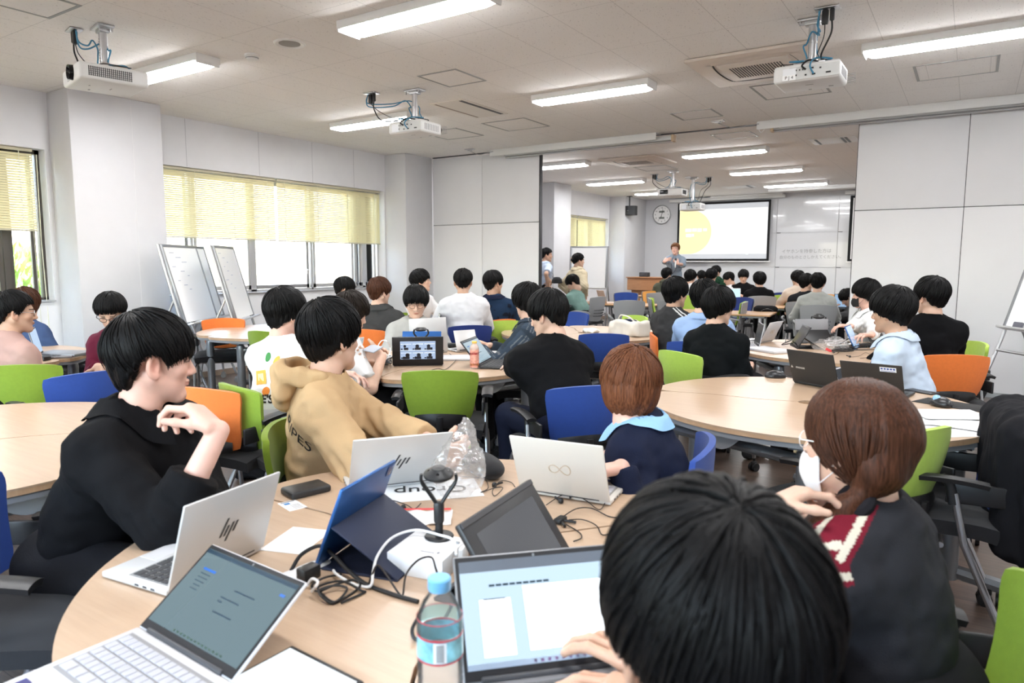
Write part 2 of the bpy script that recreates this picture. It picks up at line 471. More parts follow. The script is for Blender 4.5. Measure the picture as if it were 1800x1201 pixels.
for k, (x0, x1) in enumerate(FW):
    f = MB()
    for x in (x0+.02, x0+(x1-x0)/3, x0+(x1-x0)*2/3, x1-.02): f.box((x, YB-.15, (SILL+HEAD)/2), (.05, .06, HEAD-SILL))
    for z in (SILL+.02, HEAD-.02): f.box(((x0+x1)/2, YB-.15, z), (x1-x0, .06, .04))
    fo = struct(f.build('window_%d' % (k+4), ALU, None, 0))  # added window behind the camera, put in for its fill light
    WINF = globals().setdefault('WINF', []); WINF.append((fo, x0, x1))
bb = MB()
for y0, y1 in ((YB, 3.38), (4.32, 8.14), (8.85, 12.69), (13.44, 16.24)): bb.box((XL+.006, (y0+y1)/2, .035), (.012, y1-y0, .07))
struct(bb.build('baseboard_left', mat('skirting', (.30, .23, .18), .6), None, 0))
struct(MB().box((XP+.005, 3.85, .035), (.01, .90, .07)).build('baseboard_pillar', MATS['skirting'], None, 0))
# window frames, sashes and glass
GLASS = bpy.data.materials.new('window_glass'); GLASS.use_nodes = True
_nt = GLASS.node_tree; _nt.nodes.clear()
_o = _nt.nodes.new('ShaderNodeOutputMaterial'); _t = _nt.nodes.new('ShaderNodeBsdfTransparent'); _g = _nt.nodes.new('ShaderNodeBsdfGlossy'); _m = _nt.nodes.new('ShaderNodeMixShader')
_f = _nt.nodes.new('ShaderNodeFresnel'); _f.inputs['IOR'].default_value = 1.45; _g.inputs['Roughness'].default_value = .02
_t.inputs['Color'].default_value = (.96, .97, .97, 1)
_nt.links.new(_f.outputs[0], _m.inputs[0]); _nt.links.new(_t.outputs[0], _m.inputs[1]); _nt.links.new(_g.outputs[0], _m.inputs[2]); _nt.links.new(_m.outputs[0], _o.inputs[0])
for fo, x0, x1 in WINF: struct(MB().box(((x0+x1)/2, YB-.15, (SILL+HEAD)/2), (x1-x0-.06, .006, HEAD-SILL-.06)).build('pane', GLASS, fo, 0))  # panes of the added fill-light windows
def window(n, y0, y1, mull, fm):
    xo = XL-.17
    f = MB()
    f.box((xo, y0+.02, (SILL+HEAD)/2), (.07, .04, HEAD-SILL)); f.box((xo, y1-.02, (SILL+HEAD)/2), (.07, .04, HEAD-SILL))
    f.box((xo, (y0+y1)/2, SILL+.02), (.07, y1-y0, .04)); f.box((xo, (y0+y1)/2, HEAD-.02), (.07, y1-y0, .04))
    for y, wd in mull: f.box((xo, y, (SILL+HEAD)/2), (.07, wd, HEAD-SILL))
    fo = struct(f.build('window_%d' % n, fm, None, 0))
    s = MB(); edges = [y0+.04]+[m[0] for m in mull]+[y1-.04]
    for i in range(len(edges)-1):
        a, b = edges[i]+.03, edges[i+1]-.03; x = xo+.012*(1 if i % 2 else -1)
        for z in (SILL+.07, HEAD-.06): s.box((x, (a+b)/2, z), (.03, b-a, .05))
        for y in (a+.02, b-.02): s.box((x, y, (SILL+HEAD)/2), (.03, .04, HEAD-SILL-.08))
    struct(s.build('sash', fm, fo, 0))
    struct(MB().box((xo, (y0+y1)/2, (SILL+HEAD)/2), (.006, y1-y0-.06, HEAD-SILL-.06)).build('pane', GLASS, fo, 0))
    struct(MB().box((XL-.05, (y0+y1)/2, SILL+.008), (.17, y1-y0-.004, .016), .003).build('window_sill', ALU, fo, 30))
    return fo
window(1, *WIN[0], [(2.0, .06), (3.0, .05)], BRONZE)
w2 = window(2, *WIN[1], [(4.95, .03), (5.80, .08), (6.78, .03), (7.62, .03), (7.80, .06)], ALU)
struct(MB().box((XL-.125, 6.68, 1.27), (.02, .02, .07), .005).box((XL-.105, 6.68, 1.295), (.04, .014, .016), .004).build('latch', WHITEP, w2))
window(3, *WIN[2], [(14.4, .06), (15.3, .06)], ALU)
# venetian blinds
def blind_mat():
    m = bpy.data.materials.new('blind_slat'); m.use_nodes = True; nt = m.node_tree; nt.nodes.clear()
    o = nt.nodes.new('ShaderNodeOutputMaterial'); d = nt.nodes.new('ShaderNodeBsdfDiffuse'); t = nt.nodes.new('ShaderNodeBsdfTranslucent'); x = nt.nodes.new('ShaderNodeMixShader')
    d.inputs['Color'].default_value = (.76, .70, .45, 1); t.inputs['Color'].default_value = (.80, .74, .44, 1); x.inputs[0].default_value = .05
    nt.links.new(d.outputs[0], x.inputs[1]); nt.links.new(t.outputs[0], x.inputs[2]); nt.links.new(x.outputs[0], o.inputs[0]); return m
SLAT = blind_mat()
RAILC = mat('blind_rail', (.60, .56, .42), .5)
def blind(label, y0, y1, zb, ang=69, x=XL-.055):
    t = thing('venetian_blind', label, 'blind', (x, (y0+y1)/2, zb), 0, None)
    L = y1-y0; zt = HEAD-zb
    MB().box((0, 0, zt-.016), (.04, L, .03), .004).build('head_rail', RAILC, t)
    MB().box((0, 0, .008), (.028, L, .016), .004).build('bottom_rail', RAILC, t)
    s = MB(); n = int((zt-.05)/.0245); c, sn = math.cos(R(ang)), math.sin(R(ang))
    for i in range(n):
        z = .030+i*.0245
        s.add([(c*u-.0015*(1-abs(u)/.0125)*sn, v*L/2, z-sn*u) for u in (-.0125, 0, .0125) for v in (-1, 1)], [(0, 1, 3, 2), (2, 3, 5, 4)])
    s.build('slats', SLAT, t, 60)
    k = MB()
    for i in range(max(2, int(L/.42))):
        y = -L/2+.12+i*(L-.24)/(max(2, int(L/.42))-1); k.box((.016, y, zt/2), (.001, .006, zt-.03)); k.box((.016, y, .006), (.006, .022, .014))
    k.build('ladder_cord', mat('ladder_tape', (.82, .79, .66), .8), t, 0)
    return t
blind('cream venetian blind half lowered left of the wide pillar', .64, 3.25, 1.70)
blind('cream venetian blind with bright glare, next to the wide pillar', 4.34, 6.11, 1.685)
blind('cream venetian blind ending at the narrow pillar by the grey partition', 6.15, 8.08, 1.68)
blind('pale yellow venetian blind in the far room behind the portable whiteboard', 13.48, 14.62, 1.72, 62)
blind('pale yellow venetian blind in the far room nearest the clock wall', 14.66, 16.15, 1.72, 62)
c = MB(); c.tube([(XL-.03, 3.28, 2.45), (XL-.03, 3.27, 1.6), (XL+.01, 3.27, .62)], .004, 6); c.tube([(XL-.03, 3.20, 2.45), (XL+.01, 3.20, .70)], .002, 5)
tag(c.build('blind_cord', mat('cord_cream', (.72, .72, .55), .7)), 'cream blind pull cord hanging below the sill beside the left pillar', 'cord')
# partition: sliding panels and their track
def panel(label, x0, x1, cap=None):
    t = thing('partition_panel', label, 'partition', ((x0+x1)/2, YP+.03, 0), 0, None); d = x1-x0-.006
    MB().box((0, .0, 1.0), (d, .06, 1.984), .002).build('lower_sheet', PANEL, t); MB().box((0, 0, 2.514), (d, .06, 1.028), .002).build('upper_sheet', PANEL, t)
    MB().box((0, .008, 1.993), (d, .05, .010)).build('joint_strip', DARKG, t)
    MB().box((-d/2-.003, .012, 1.5), (.012, .05, 2.99)).build('edge_seal', DARKG, t)
    if cap is not None: MB().box((cap*(d/2+.012), 0, 1.5), (.022, .064, 3.0), .003).build('edge_post', mat('post_dark', (.06, .06, .065), .4, .5), t)
    return t
panel('grey sliding partition panel standing against the narrow pillar', XP, -6.351)
panel('grey sliding partition panel ending at the opening, dark post on its edge', -6.351, -5.325, 1)
panel('grey sliding partition panel at the right side of the opening', -1.155, -.114)
panel('grey sliding partition panel behind the leaning whiteboard at the right picture edge', -.114, .93)
panel('grey sliding partition panel beyond the right picture edge', .93, 1.97); panel('grey sliding partition panel next to the right wall', 1.97, 3.38)
tr = MB(); tr.box((-2.0, YP-.01, ZC-.006), (10.6, .035, .012)); struct(tr.build('trim_3', DARKG, None, 0))
struct(MB().box((.98, YP-.006, .03), (4.2, .012, .055)).build('trim_4', mat('kick_rail', (.40, .41, .42), .4, .6), None, 0))
struct(MB().box((-6.3, YP-.006, .03), (1.95, .012, .055)).build('trim_5', MATS['kick_rail'], None, 0))
# projection-screen cases hung at the partition
def screen_case(label, x0, x1, roller, end):
    t = thing('screen_case', label, 'screen case', ((x0+x1)/2, YP-.16, ZC), 0); d = x1-x0
    MB().box((0, -.03, -.05), (d, .012, .088), .002).box((0, .06, -.004), (d, .17, .008)).build('cover_plate', mat('case_white', (.74, .74, .73), .45), t)
    MB().box((roller, .07, -.075), (d, .09, .055), .01).build('roller_housing', mat('case_grey', (.52, .53, .53), .45, .3), t)
    MB().cyl((roller-d/2+.02, .06, -.118), (roller+d/2-.02, .06, -.118), .012, 10).build('weight_bar', METAL, t)
    e = roller+end*(d/2); MB().box((e, .07, -.08), (.035, .10, .085), .004).build('end_bracket', mat('bracket_tan', (.55, .40, .26), .6), t)
    for q in (-.42, .42): MB().box((q*d, .02, -.07), (.05, .02, .04), .003).build('hanger', WHITEP, t)
    MB().tube(spline([(-d/2+.02, -.02, -.09), (-d/2+.05, -.015, -.13), (-d/2+.09, -.02, -.09)], 6), .003, 5).build('pull_loop', WHITEP, t)
screen_case('long white projection screen case hung over the left grey partition panels', -6.066, -3.478, .20, 1)
screen_case('long white projection screen case hung over the right grey partition panels', -2.225, 1.1, .16, -1)
for (px, py, lb, x1) in ((676, 262, 'small ceiling outlet plate feeding the left screen case', -6.0), (1262, 212, 'small ceiling outlet plate feeding the right screen case', -2.2)):
    p = onz(826 if px == 676 else px, py, ZC); t = thing('outlet_plate', lb, 'outlet', (p.x, p.y, ZC))
    MB().box((0, 0, -.006), (.15, .07, .012), .003).box((0, 0, -.02), (.06, .04, .02), .004).build('plate', METAL, t)
    MB().tube(spline([(0, 0, -.03), ((x1-p.x)*.35, (8.6-p.y)*.4, -.075), ((x1-p.x)*.7, (8.6-p.y)*.7, -.055), (x1-p.x, 8.6-p.y, -.03)], 8), .005, 6).build('cable', GREYP, t)
# ---- ceiling fittings
DIFF = mat('lit_diffuser', (.9, .9, .9), .5, emit=(.985, .99, 1.0), estr=12.5)
FIX = mat('fixture_white', (.80, .80, .79), .4)
def light0():
    t = thing('ceiling_light', 'x', 'ceiling light', (0, 0, ZC), 0)
    MB().box((0, 0, -.028), (1.24, .215, .056), .004).build('housing', FIX, t)
    d = MB(); d.grid(lambda u, v: ((u-.5)*1.215, (v-.5)*.205, -.052-.028*min(1, 6*v, 6*(1-v))*min(1, 25*u, 25*(1-u))), 30, 12)
    d.build('diffuser', DIFF, t, 60); e = MB()
    for s in (-1, 1): e.box((s*.612, 0, -.064), (.014, .205, .024), .003)
    e.build('end_cap', FIX, t); return t
L0 = light0()
def place_light(x, y, label):
    global L0
    if L0 is not None: L0.location = (x, y, ZC); L0['label'] = label; L0 = None; return
    src = [o for o in COL.objects if o.name == 'ceiling_light'][0]; dup(src, (x, y, ZC), 0, label)
LL = [(-3.16, 3.63, 'long lit ceiling light nearest the camera, cut by the top picture edge'), (-5.88, 3.52, 'lit ceiling light partly hidden behind the white projector over the wide pillar'),
      (-3.16, 6.18, 'lit ceiling light in the middle of the near ceiling, left of the ceiling cassette'), (-.19, 6.15, 'lit ceiling light running out of the right picture edge'),
      (-5.92, 6.05, 'lit ceiling light behind the middle projector, washing the ceiling by the windows'),
      (-3.16, 10.48, 'lit ceiling light in the far room, first one through the opening'), (-3.14, 12.90, 'lit ceiling light in the far room, second one through the opening'), (-3.14, 15.36, 'lit ceiling light in the far room, nearest the projection screen'),
      (-5.95, 10.35, 'lit ceiling light in the far room just past the dark partition post'), (-6.1, 13.05, 'lit ceiling light in the far room in front of the black loudspeaker'), (-6.1, 15.5, 'lit ceiling light in the far room beside the clock wall'),
      (-.19, 10.48, 'lit ceiling light behind the right partition, front row'), (-.19, 12.9, 'lit ceiling light behind the right partition, middle row'), (-.19, 15.36, 'lit ceiling light behind the right partition, back row'),
      (-5.9, 1.0, 'lit ceiling light above the left tables, out of view'), (-3.16, 1.0, 'lit ceiling light above the front table, out of view'), (-.19, 3.5, 'lit ceiling light above the right table, out of view'),
      (-.19, .9, 'lit ceiling light over the camera'), (-3.16, -1.5, 'lit ceiling light behind the camera, left'), (-.19, -1.5, 'lit ceiling light behind the camera, middle'),
      (2.3, 3.5, 'lit ceiling light along the right wall'), (2.3, 6.15, 'lit ceiling light along the right wall by the partition')]
for a in LL: place_light(*a)
# access hatches (frame + board)
HF = mat('hatch_frame', (.34, .34, .33), .45, .5)
def hatch(label, x0, x1, y0, y1):
    t = thing('access_hatch', label, 'ceiling hatch', ((x0+x1)/2, (y0+y1)/2, ZC)); w, d = x1-x0, y1-y0; f = MB()
    for s in (-1, 1): f.box((s*(w/2-.010), 0, -.002), (.020, d, .006)); f.box((0, s*(d/2-.010), -.002), (w-.04, .020, .006))
    f.build('frame', HF, t, 0); MB().box((0, 0, -.001), (w-.045, d-.045, .004)).build('board', CEIL, t, 0)
for a in (('square ceiling hatch frame right of the smoke detector', -4.26, -3.82, 4.91, 5.375), ('square ceiling hatch frame between the slot vent and the left screen case', -5.02, -4.41, 6.94, 7.53),
          ('small ceiling hatch frame left of the right screen case', -2.93, -2.46, 7.63, 8.07), ('ceiling hatch frame under the right hanging projector', -1.87, -1.25, 6.9, 7.54),
          ('ceiling hatch frame under the light at the right picture edge', -.53, .08, 6.945, 7.53), ('ceiling hatch frame half hidden behind the middle projector', -6.05, -5.45, 7.0, 7.6),
          ('ceiling hatch frame at the top picture edge above the left projector', -5.4, -4.95, 1.9, 2.42), ('ceiling hatch in the far room with bright edges', -2.95, -2.45, 9.15, 9.6), ('ceiling hatch in the far room by the far hanging projectors', -5.05, -4.45, 11.5, 12.1)): hatch(*a)
t = thing('slot_vent', 'flush ceiling panel with black slots, left of the middle ceiling light', 'vent', (-4.66, 6.235, ZC))
MB().box((0, 0, -.003), (.44, .84, .008), .002).build('panel', CREAMP, t); v = MB()
for x in (.15, .175): v.box((x, 0, -.0075), (.016, .76, .004))
v.build('slot', BLACKP, t, 0); MB().box((-.17, 0, -.0075), (.02, .76, .004)).build('return_slot', mat('slot_brown', (.30, .23, .20), .6), t, 0)
t = thing('slot_vent', 'ceiling vent with two black slots in the far room, beside the right partition', 'vent', (-1.67, 10.45, ZC))
MB().box((0, 0, -.004), (.56, .5, .008), .002).build('panel', WHITEP, t); v = MB()
for x in (.12, .17, -.2): v.box((x, 0, -.0095), (.03, .44, .005))
v.build('slot', BLACKP, t, 0)
t = thing('slot_vent', 'small ceiling vent in the far room above the projection screen', 'vent', (-4.35, 15.6, ZC))
MB().box((0, 0, -.004), (.62, .5, .008), .002).build('panel', WHITEP, t); MB().box((.22, 0, -.0095), (.05, .44, .005)).build('slot', BLACKP, t, 0)
def cassette(label, x, y, grille):
    t = thing('air_conditioner', label, 'air conditioner', (x, y, ZC)); m = mat('cassette_cream', (.70, .62, .55), .45)
    MB().box((0, 0, -.016), (.97, .97, .03), .012).build('panel', m, t)
    MB().box((0, 0, -.034), (.56, .56, .02), .02).build('inlet_panel', mat('cassette_cream_light', (.72, .65, .58), .45), t)
    for k in range(4):
        M = Matrix.Rotation(k*PI/2, 4, 'Z')
        MB().grid(lambda u, v: ((u-.5)*.62, -.385+.05*(v)+.028*(2*u-1)**2, -.033-.006*v), 16, 2, M).build('louvre', m, t, 60)
        b = MB(); b.grid(lambda u, v: ((u-.5)*.60, -.338+.028*(2*u-1)**2+.014*v, -.0345), 16, 1, M); b.build('outlet_slot', BLACKP, t, 0)
    gl = MB()
    for i in range(grille): gl.box((-.2+.4*i/(grille-1), 0, -.0445), (.4/grille*.48, .34, .003))
    gl.build('grille', mat('grille_dark', (.06, .05, .045), .6), t, 0)
cassette('square cream ceiling air conditioner cassette left of the right hanging projector', -1.60, 6.20, 19)
cassette('square cream ceiling air conditioner cassette in the far room', -4.64, 10.75, 13)
p = onz(509, 76, ZC); t = thing('ceiling_speaker', 'round flush ceiling speaker with grey grille near the top of the picture', 'speaker', (p.x, p.y, ZC))
MB().lathe([(.075, -.002), (.105, -.012), (.118, -.006), (.118, 0)], 36).build('ring', WHITEP, t); MB().lathe([(0, -.006), (.08, -.006), (.08, -.001)], 32).build('mesh_cover', mat('speaker_mesh', (.33, .32, .31), .7, noise=.15, nscale=900), t)
def detector(label, p):
    t = thing('smoke_detector', label, 'detector', (p.x, p.y, ZC))
    MB().lathe([(.0, -.046), (.03, -.046), (.046, -.040), (.05, -.022), (.058, -.016), (.058, 0)], 28).build('body', WHITEP, t); MB().lathe([(.047, -.034), (.051, -.026)], 28).build('vent_ring', GREYP, t)
detector('small round white smoke detector on the ceiling near the round speaker', onz(443, 96, ZC)); detector('small white detector on the far ceiling right of the far projectors', onz(1209, 311, ZC))
# ---- ceiling projectors
BLUEC = mat('cable_blue', (.05, .22, .36), .5); BLACKC = mat('cable_black', (.012, .012, .013), .5); WHITEC = mat('cable_white', (.75, .75, .75), .5)
PJW = mat('projector_white', (.74, .74, .73), .42)
def projector(label, x, y, z, rz, w=.42, d=.33, h=.115, pole=True, top=ZC, out=None, sticker=None, lensx=.13, wide=False):
    """z: underside of the casing; front (lens) looks along local -Y"""
    t = thing('projector', label, 'projector', (x, y, 0), rz)
    b = MB(); b.box((0, 0, z+h/2), (w, d, h), .022, None, 3); b.build('casing', PJW, t)
    if wide:
        MB().box((-lensx, -d/2-.004, z+h/2+.006), (.15, .02, .072), .0095, None, 3).build('lens_window', mat('lens_black', (.006, .006, .007), .08), t)
    else:
        M = Matrix.Translation((-lensx, -d/2-.012, z+h/2+.004)) @ Matrix.Rotation(PI/2, 4, 'X')
        MB().lathe([(0, -.004), (.034, -.002), (.043, .008), (.049, .014), (.052, -.02)], 28, M).build('lens', mat('lens_black', (.006, .006, .007), .08), t)
    v = MB()
    for i in range(22): v.box((w/2+.0008, -d*.36+i*d*.6/21, z+h*.5), (.002, d*.011, h*.56))
    for i in range(5): v.box((w/2+.0008, -d*.06, z+h*(.25+.12*i)), (.003, d*.62, .002))
    v.build('side_vent', mat('vent_shadow', (.05, .05, .052), .7), t, 0)
    v = MB()
    for i in range(9): v.box((-w/2-.0008, -d*.3+i*d*.6/8, z+h*.5), (.002, d*.03, h*.5))
    for i in range(7): v.box((-lensx-.1+.0, -d/2-.0008, z+h*(.2+.09*i)), (.06, .002, .0035)) if not wide else v.box((.05+.012*i, -d/2-.0008, z+h*.2), (.005, .002, .004))
    v.build('front_vent', mat('vent_grey', (.35, .35, .36), .7), t, 0)
    r = MB(); r.box((-.05, d/2+.0012, z+h*.45), (w*.74, .004, h*.72)); r.build('rear_panel', mat('rear_grey', (.60, .61, .60), .5), t, 0)
    r = MB()
    for i, (a, bz, q) in enumerate(((-.06, .6, .012), (-.01, .65, .016), (-.02, .3, .022), (.03, .3, .012), (.05, .62, .006), (.07, .62, .006), (.09, .62, .006), (-.11, .3, .03), (.09, .34, .008))): r.box((a-.03, d/2+.004, z+h*bz), (q, .005, .010))
    r.build('socket', BLACKP, t, 0)
    s = MB().box((.105, d/2+.0042, z+h*.45), (.085, .002, h*.62)); s.build('rating_label', mat('label_white', (.80, .82, .85), .5), t, 0)
    if sticker:
        MB().box((.105, d/2+.0056, z+h*.24), (.085, .0016, h*.30)).build('sticker', mat('sticker_white', (.88, .88, .88), .5), t, 0)
        text('lettering', sticker, .030, frame_m((.105, d/2+.0068, z+h*.24), (-1, 0, 0), (0, 0, 1), (0, 1, 0)), BLACKP, t)
    u = MB(); u.box((0, .03, z-.0004), (.05, .006, .002)); u.box((-.12, -.08, z-.0004), (.03, .012, .002)); u.box((.02, -.11, z-.0004), (.02, .01, .002)); u.build('underside_mark', mat('mark_grey', (.30, .30, .30), .6), t, 0)
    m = MB(); m.box((0, 0, z+h+.018), (.20, .17, .012), .003)
    for a in (-1, 1):
        for c_ in (-1, 1): m.tube([(a*.08, c_*.06, z+h+.018), (a*.13, c_*.10, z+h-.002)], .007, 6)
    m.box((0, 0, z+h+.04), (.07, .05, .04), .004); m.build('mount_bracket', METAL, t)
    if pole:
        q = MB(); q.cyl((0, 0, z+h+.03), (0, 0, top-.02), .027, 18); q.cyl((0, 0, (z+h+top)/2), (0, 0, (z+h+top)/2+.012), .031, 18); q.build('pole', METAL, t)
        q = MB(); q.box((0, 0, top-.010), (.19, .11, .020), .006); q.box((0, 0, top-.03), (.10, .07, .03), .006)
        for a in (-1, 1): q.cyl((a*.075, .04, top-.045), (a*.075, .04, top-.018), .007, 8)
        q.build('ceiling_plate', METAL, t)
        h_ = MB()
        for i in range(9): h_.cyl((.0, -.0275, z+h+.07+i*(top-z-h-.16)/8), (0, -.029, z+h+.07+i*(top-z-h-.16)/8), .004, 8)
        h_.build('pole_hole', BLACKP, t, 0)
    if out:
        ox, oy = out; zt = top-.004
        q = MB(); q.box((ox, oy, zt-.004), (.15, .085, .008), .002); q.build('outlet_plate', METAL, t)
        q = MB(); q.box((ox-.03, oy, zt-.045), (.028, .028, .075), .006); q.box((ox+.012, oy, zt-.055), (.04, .03, .09), .006); q.build('plug', BLACKP, t)
        q = MB(); k = .035
        q.tube(spline([(ox+.045, oy, zt-.01), (ox+.06, oy*.92, zt-.09), (ox*.55, oy*.55, zt-.115), (ox*.2-.01, oy*.2-.03, zt-.09), (-.02, -.034, zt-.15), (-.03, -.032, z+h+.10), (-.07, -.02, z+h+.05), (-.14, .06, z+h+.03), (-.05, d*.38, z+h+.03), (-.03, d/2+.03, z+h*.75), (-.05, d/2+.012, z+h*.3)], 8), .0055, 7)
        q.tube(spline([(ox+.05, oy, zt-.01), (ox+.055, oy*.9, zt-.12), (ox*.5, oy*.55, zt-.14), (ox*.15+.01, oy*.2+.03, zt-.10), (.032, .02, zt-.16), (.05, .03, z+h+.14), (.03, .02, z+h+.05), (.12, .10, z+h+.035), (.02, d*.4, z+h+.02)], 8), .0055, 7)
        q.build('blue_cable', BLUEC, t)
        q = MB()
        q.tube(spline([(ox-.03, oy, zt-.08), (ox-.028, oy*.98, zt-.16), (ox*.75, oy*.8, zt-.27), (ox*.35-.04, oy*.4, z+h+.03), (-.1, .02, z+h+.012), (-.02, d*.42, z+h+.02), (.02, d/2+.03, z+h*.8), (0, d/2+.01, z+h*.6)], 8), .006, 7)
        q.tube(spline([(ox+.012, oy, zt-.10), (ox*.85, oy*.9, zt-.17), (ox*.5, oy*.6, zt-.25), (ox*.2-.02, oy*.3, z+h+.05), (.1, .05, z+h+.03), (.17, .12, z+h+.015), (.14, -.05, z+h+.02), (-.12, -.06, z+h+.025), (-.08, .10, z+h+.03)], 8), .0035, 6)
        q.build('black_cable', BLACKC, t)
    return t
def local_out(p, q, rz): d = Vector((q.x-p.x, q.y-p.y, 0)); d.rotate(Matrix.Rotation(-rz, 3, 'Z')); return (d.x, d.y)
def pj(label, plate, outp, zb, rz, **k):
    p = onz(*plate, ZC); q = onz(*outp, ZC); o = local_out(p, q, rz); L_ = math.hypot(*o)
    return projector(label, p.x, p.y, zb, rz, out=o, **k)
pj('white ceiling projector with black lens and grille, hanging over the wide pillar at left', (180, 47), (130, 52), 2.635, R(-12), lensx=-.05, w=.44, d=.44)
pj('white ceiling projector seen from behind, hanging in the middle left of the ceiling', (729, 158), (653, 163), 2.63, R(182), w=.40)
pj('white ceiling projector seen from behind with PJ 4 sticker, hanging at upper right', (1430, 33), (1455, 13), 2.62, R(180), w=.42, sticker='P J 4')
f1 = pj('white ceiling projector in the far room facing us with a black lens window', (1183, 300), (1151, 306), 2.60, R(2), w=.46, d=.34, h=.13, wide=True, lensx=.10)
projector('white projector slung under the far room projector', f1.location.x-.02, f1.location.y+1.15, 2.42, R(180), w=.42, d=.30, h=.14, out=(-.28, -.1))
# black loudspeaker in the far room
p = onz(1107, 345, ZC); t = thing('loudspeaker', 'black loudspeaker hung from the far ceiling left of the clock', 'speaker', (p.x, p.y, ZC))
MB().cyl((0, 0, -.01), (0, 0, -.24), .016, 10).box((0, 0, -.006), (.12, .10, .012), .003).build('bracket', BLACKP, t)
MB().prism([(-.17, -.05), (0, -.11), (.17, -.05), (.17, .1), (-.17, .1)], -.47, -.24).build('cabinet', mat('speaker_black', (.03, .032, .036), .6, noise=.2, nscale=400), t, 0)
MB().box((0, -.112, -.36), (.04, .004, .012)).build('badge', GREYP, t, 0)
# ---- far wall: screen, whiteboard, clock, lectern
PANELS = thing('whiteboard_panelling', 'wall of glossy white writing panels behind the far tables, beside the projection screen', 'whiteboard', (-3.2, YF, 0))
xs_ = [-5.62, -3.97, -2.62, -1.2]; zs_ = [.02, 1.31, 2.126, 2.93]
for i in range(3):
    for j in range(3): MB().box(((xs_[i]+xs_[i+1])/2+3.2, -.012, (zs_[j]+zs_[j+1])/2), (xs_[i+1]-xs_[i]-.008, .02, zs_[j+1]-zs_[j]-.008), .001).build('board', PANEL2, PANELS, 0)
hn = MB()
for i in (1, 2):
    for j in (1, 2): hn.box((xs_[i]+3.2+.05, -.024, zs_[j]), (.09, .006, .016))
hn.build('clip', DARKG, PANELS, 0)
MB().box((-1.35, -.045, .85), (.55, .07, .02), .004).build('pen_tray', ALU, PANELS)
PEN = mat('marker_ink', (.30, .31, .32), .7)
for s_, px, py, sz in (('イヤホンを持参した方は', 1417, 442, .100), ('自分のものとさしかえてください。', 1425, 452.3, .088)):
    q = ony(px, py, YF-.024); text('handwriting', s_, sz, Matrix.Translation((q.x+3.2, -.0235, q.z)) @ Matrix.Rotation(PI/2, 4, 'X') @ Matrix.Rotation(R(.6), 4, 'Z'), PEN, PANELS)
YS = YF-.14
a, b2 = ony(1192, 358, YS), ony(1351, 459, YS); sw, sh_ = b2.x-a.x, a.z-b2.z
t = thing('projection_screen', 'lit projection screen with black border showing a slide with a pale yellow disc', 'screen', ((a.x+b2.x)/2, YS, 0)); zc_ = (a.z+b2.z)/2
f = MB(); bd = .055
f.box((0, .0, zc_), (sw, .006, sh_)); f.build('border_cloth', mat('screen_black', (.006, .006, .007), .8), t, 0)
SLIDE = mat('slide_white', (.35, .35, .35), .6, emit=(1, 1, 1), estr=.19); SLIDEG = mat('slide_grey', (.3, .31, .33), .6, emit=(.80, .83, .88), estr=.12); SLIDEY = mat('slide_yellow', (.35, .31, .16), .6, emit=(1.0, .88, .50), estr=.19)
iw, ih = sw-2*bd, sh_-2*bd
MB().box((0, -.0045, zc_), (iw, .003, ih)).build('picture_area', SLIDEG, t, 0)
sl = MB().box((0, -.0065, zc_-.0), (iw*.995, .002, ih*.82)).build('slide', SLIDE, t, 0)
cy_ = []; r_ = ih*.41
for k in range(33): an = -PI/2+PI*k/32; cy_.append((-iw*.4975+max(0, .12*iw+math.cos(an)*r_*1.02), zc_+math.sin(an)*r_))
cy_ = [(-iw*.4975, zc_-r_)]+cy_+[(-iw*.4975, zc_+r_)]
dd = MB(); dd.add([(x, -.0082, z) for x, z in cy_], [tuple(range(len(cy_)))]); dd.build('yellow_disc', SLIDEY, sl, 0)
tt = MB()
for x_, z_, w_, h_ in ((.24, .045, .16, .085), (.40, .05, .12, .08), (.53, .045, .11, .085), (.67, .05, .10, .07), (.25, -.085, .14, .08), (.36, -.08, .06, .07)): tt.box((-iw*.5+x_, -.0095, zc_+z_), (w_, .001, h_), .0004)
tt.build('slide_title', SLIDE, sl, 0)
ar = MB(); [ar.tube([(iw*.30+math.cos(q)*.40, -.0095, zc_-.16+math.sin(q)*.40) for q in np.linspace(R(k_), R(k_+9), 5)], .007, 5) for k_ in (262, 288, 314, 340, 362)]; ar.build('arc_marking', mat('slide_arc', (.7, .9, .85), .6, emit=(.72, .95, .9), estr=.19), sl, 0)
MB().box((0, 0, zc_-sh_/2-.012), (sw+.06, .03, .03), .008).build('bottom_bar', WHITEP, t)
MB().box((.05, .02, 2.985), (sw+.55, .10, .075), .006).build('case', mat('case_white', (.8, .8, .8), .4), t)
MB().box((.55, .0, 3.035), (sw*.75, .09, .045), .006).build('valance', WHITEP, t)
t = thing('projection_screen', 'second projection screen, only its black edge showing beside the right partition', 'screen', (-1.2, YS, 0))
MB().box((0, 0, (2.92+1.45)/2), (2.36, .006, 1.47)).build('border_cloth', MATS['screen_black'], t, 0); MB().box((0, -.004, (2.92+1.45)/2), (2.24, .003, 1.36)).build('cloth', mat('screen_cloth', (.8, .8, .8), .8), t, 0)
MB().box((0, 0, 1.44), (2.42, .03, .03), .008).build('bottom_bar', WHITEP, t); MB().box((0, .02, 2.985), (2.6, .10, .075), .006).build('case', MATS['case_white'], t)
t = thing('screen_case', 'long white screen case under the far ceiling, above the whiteboard panels', 'screen case', (-2.95, 16.3, ZC)); MB().box((0, 0, -.045), (1.9, .10, .07), .006).build('case', WHITEP, t); MB().box((0, 0, -.006), (1.7, .05, .012)).build('rail', METAL, t)
q = ony(1163.5, 377.5, YF-.03); t = thing('wall_clock', 'round white wall clock with black numerals beside the projection screen', 'clock', (q.x, YF-.03, q.z))
MC = Matrix.Rotation(PI/2, 4, 'X')
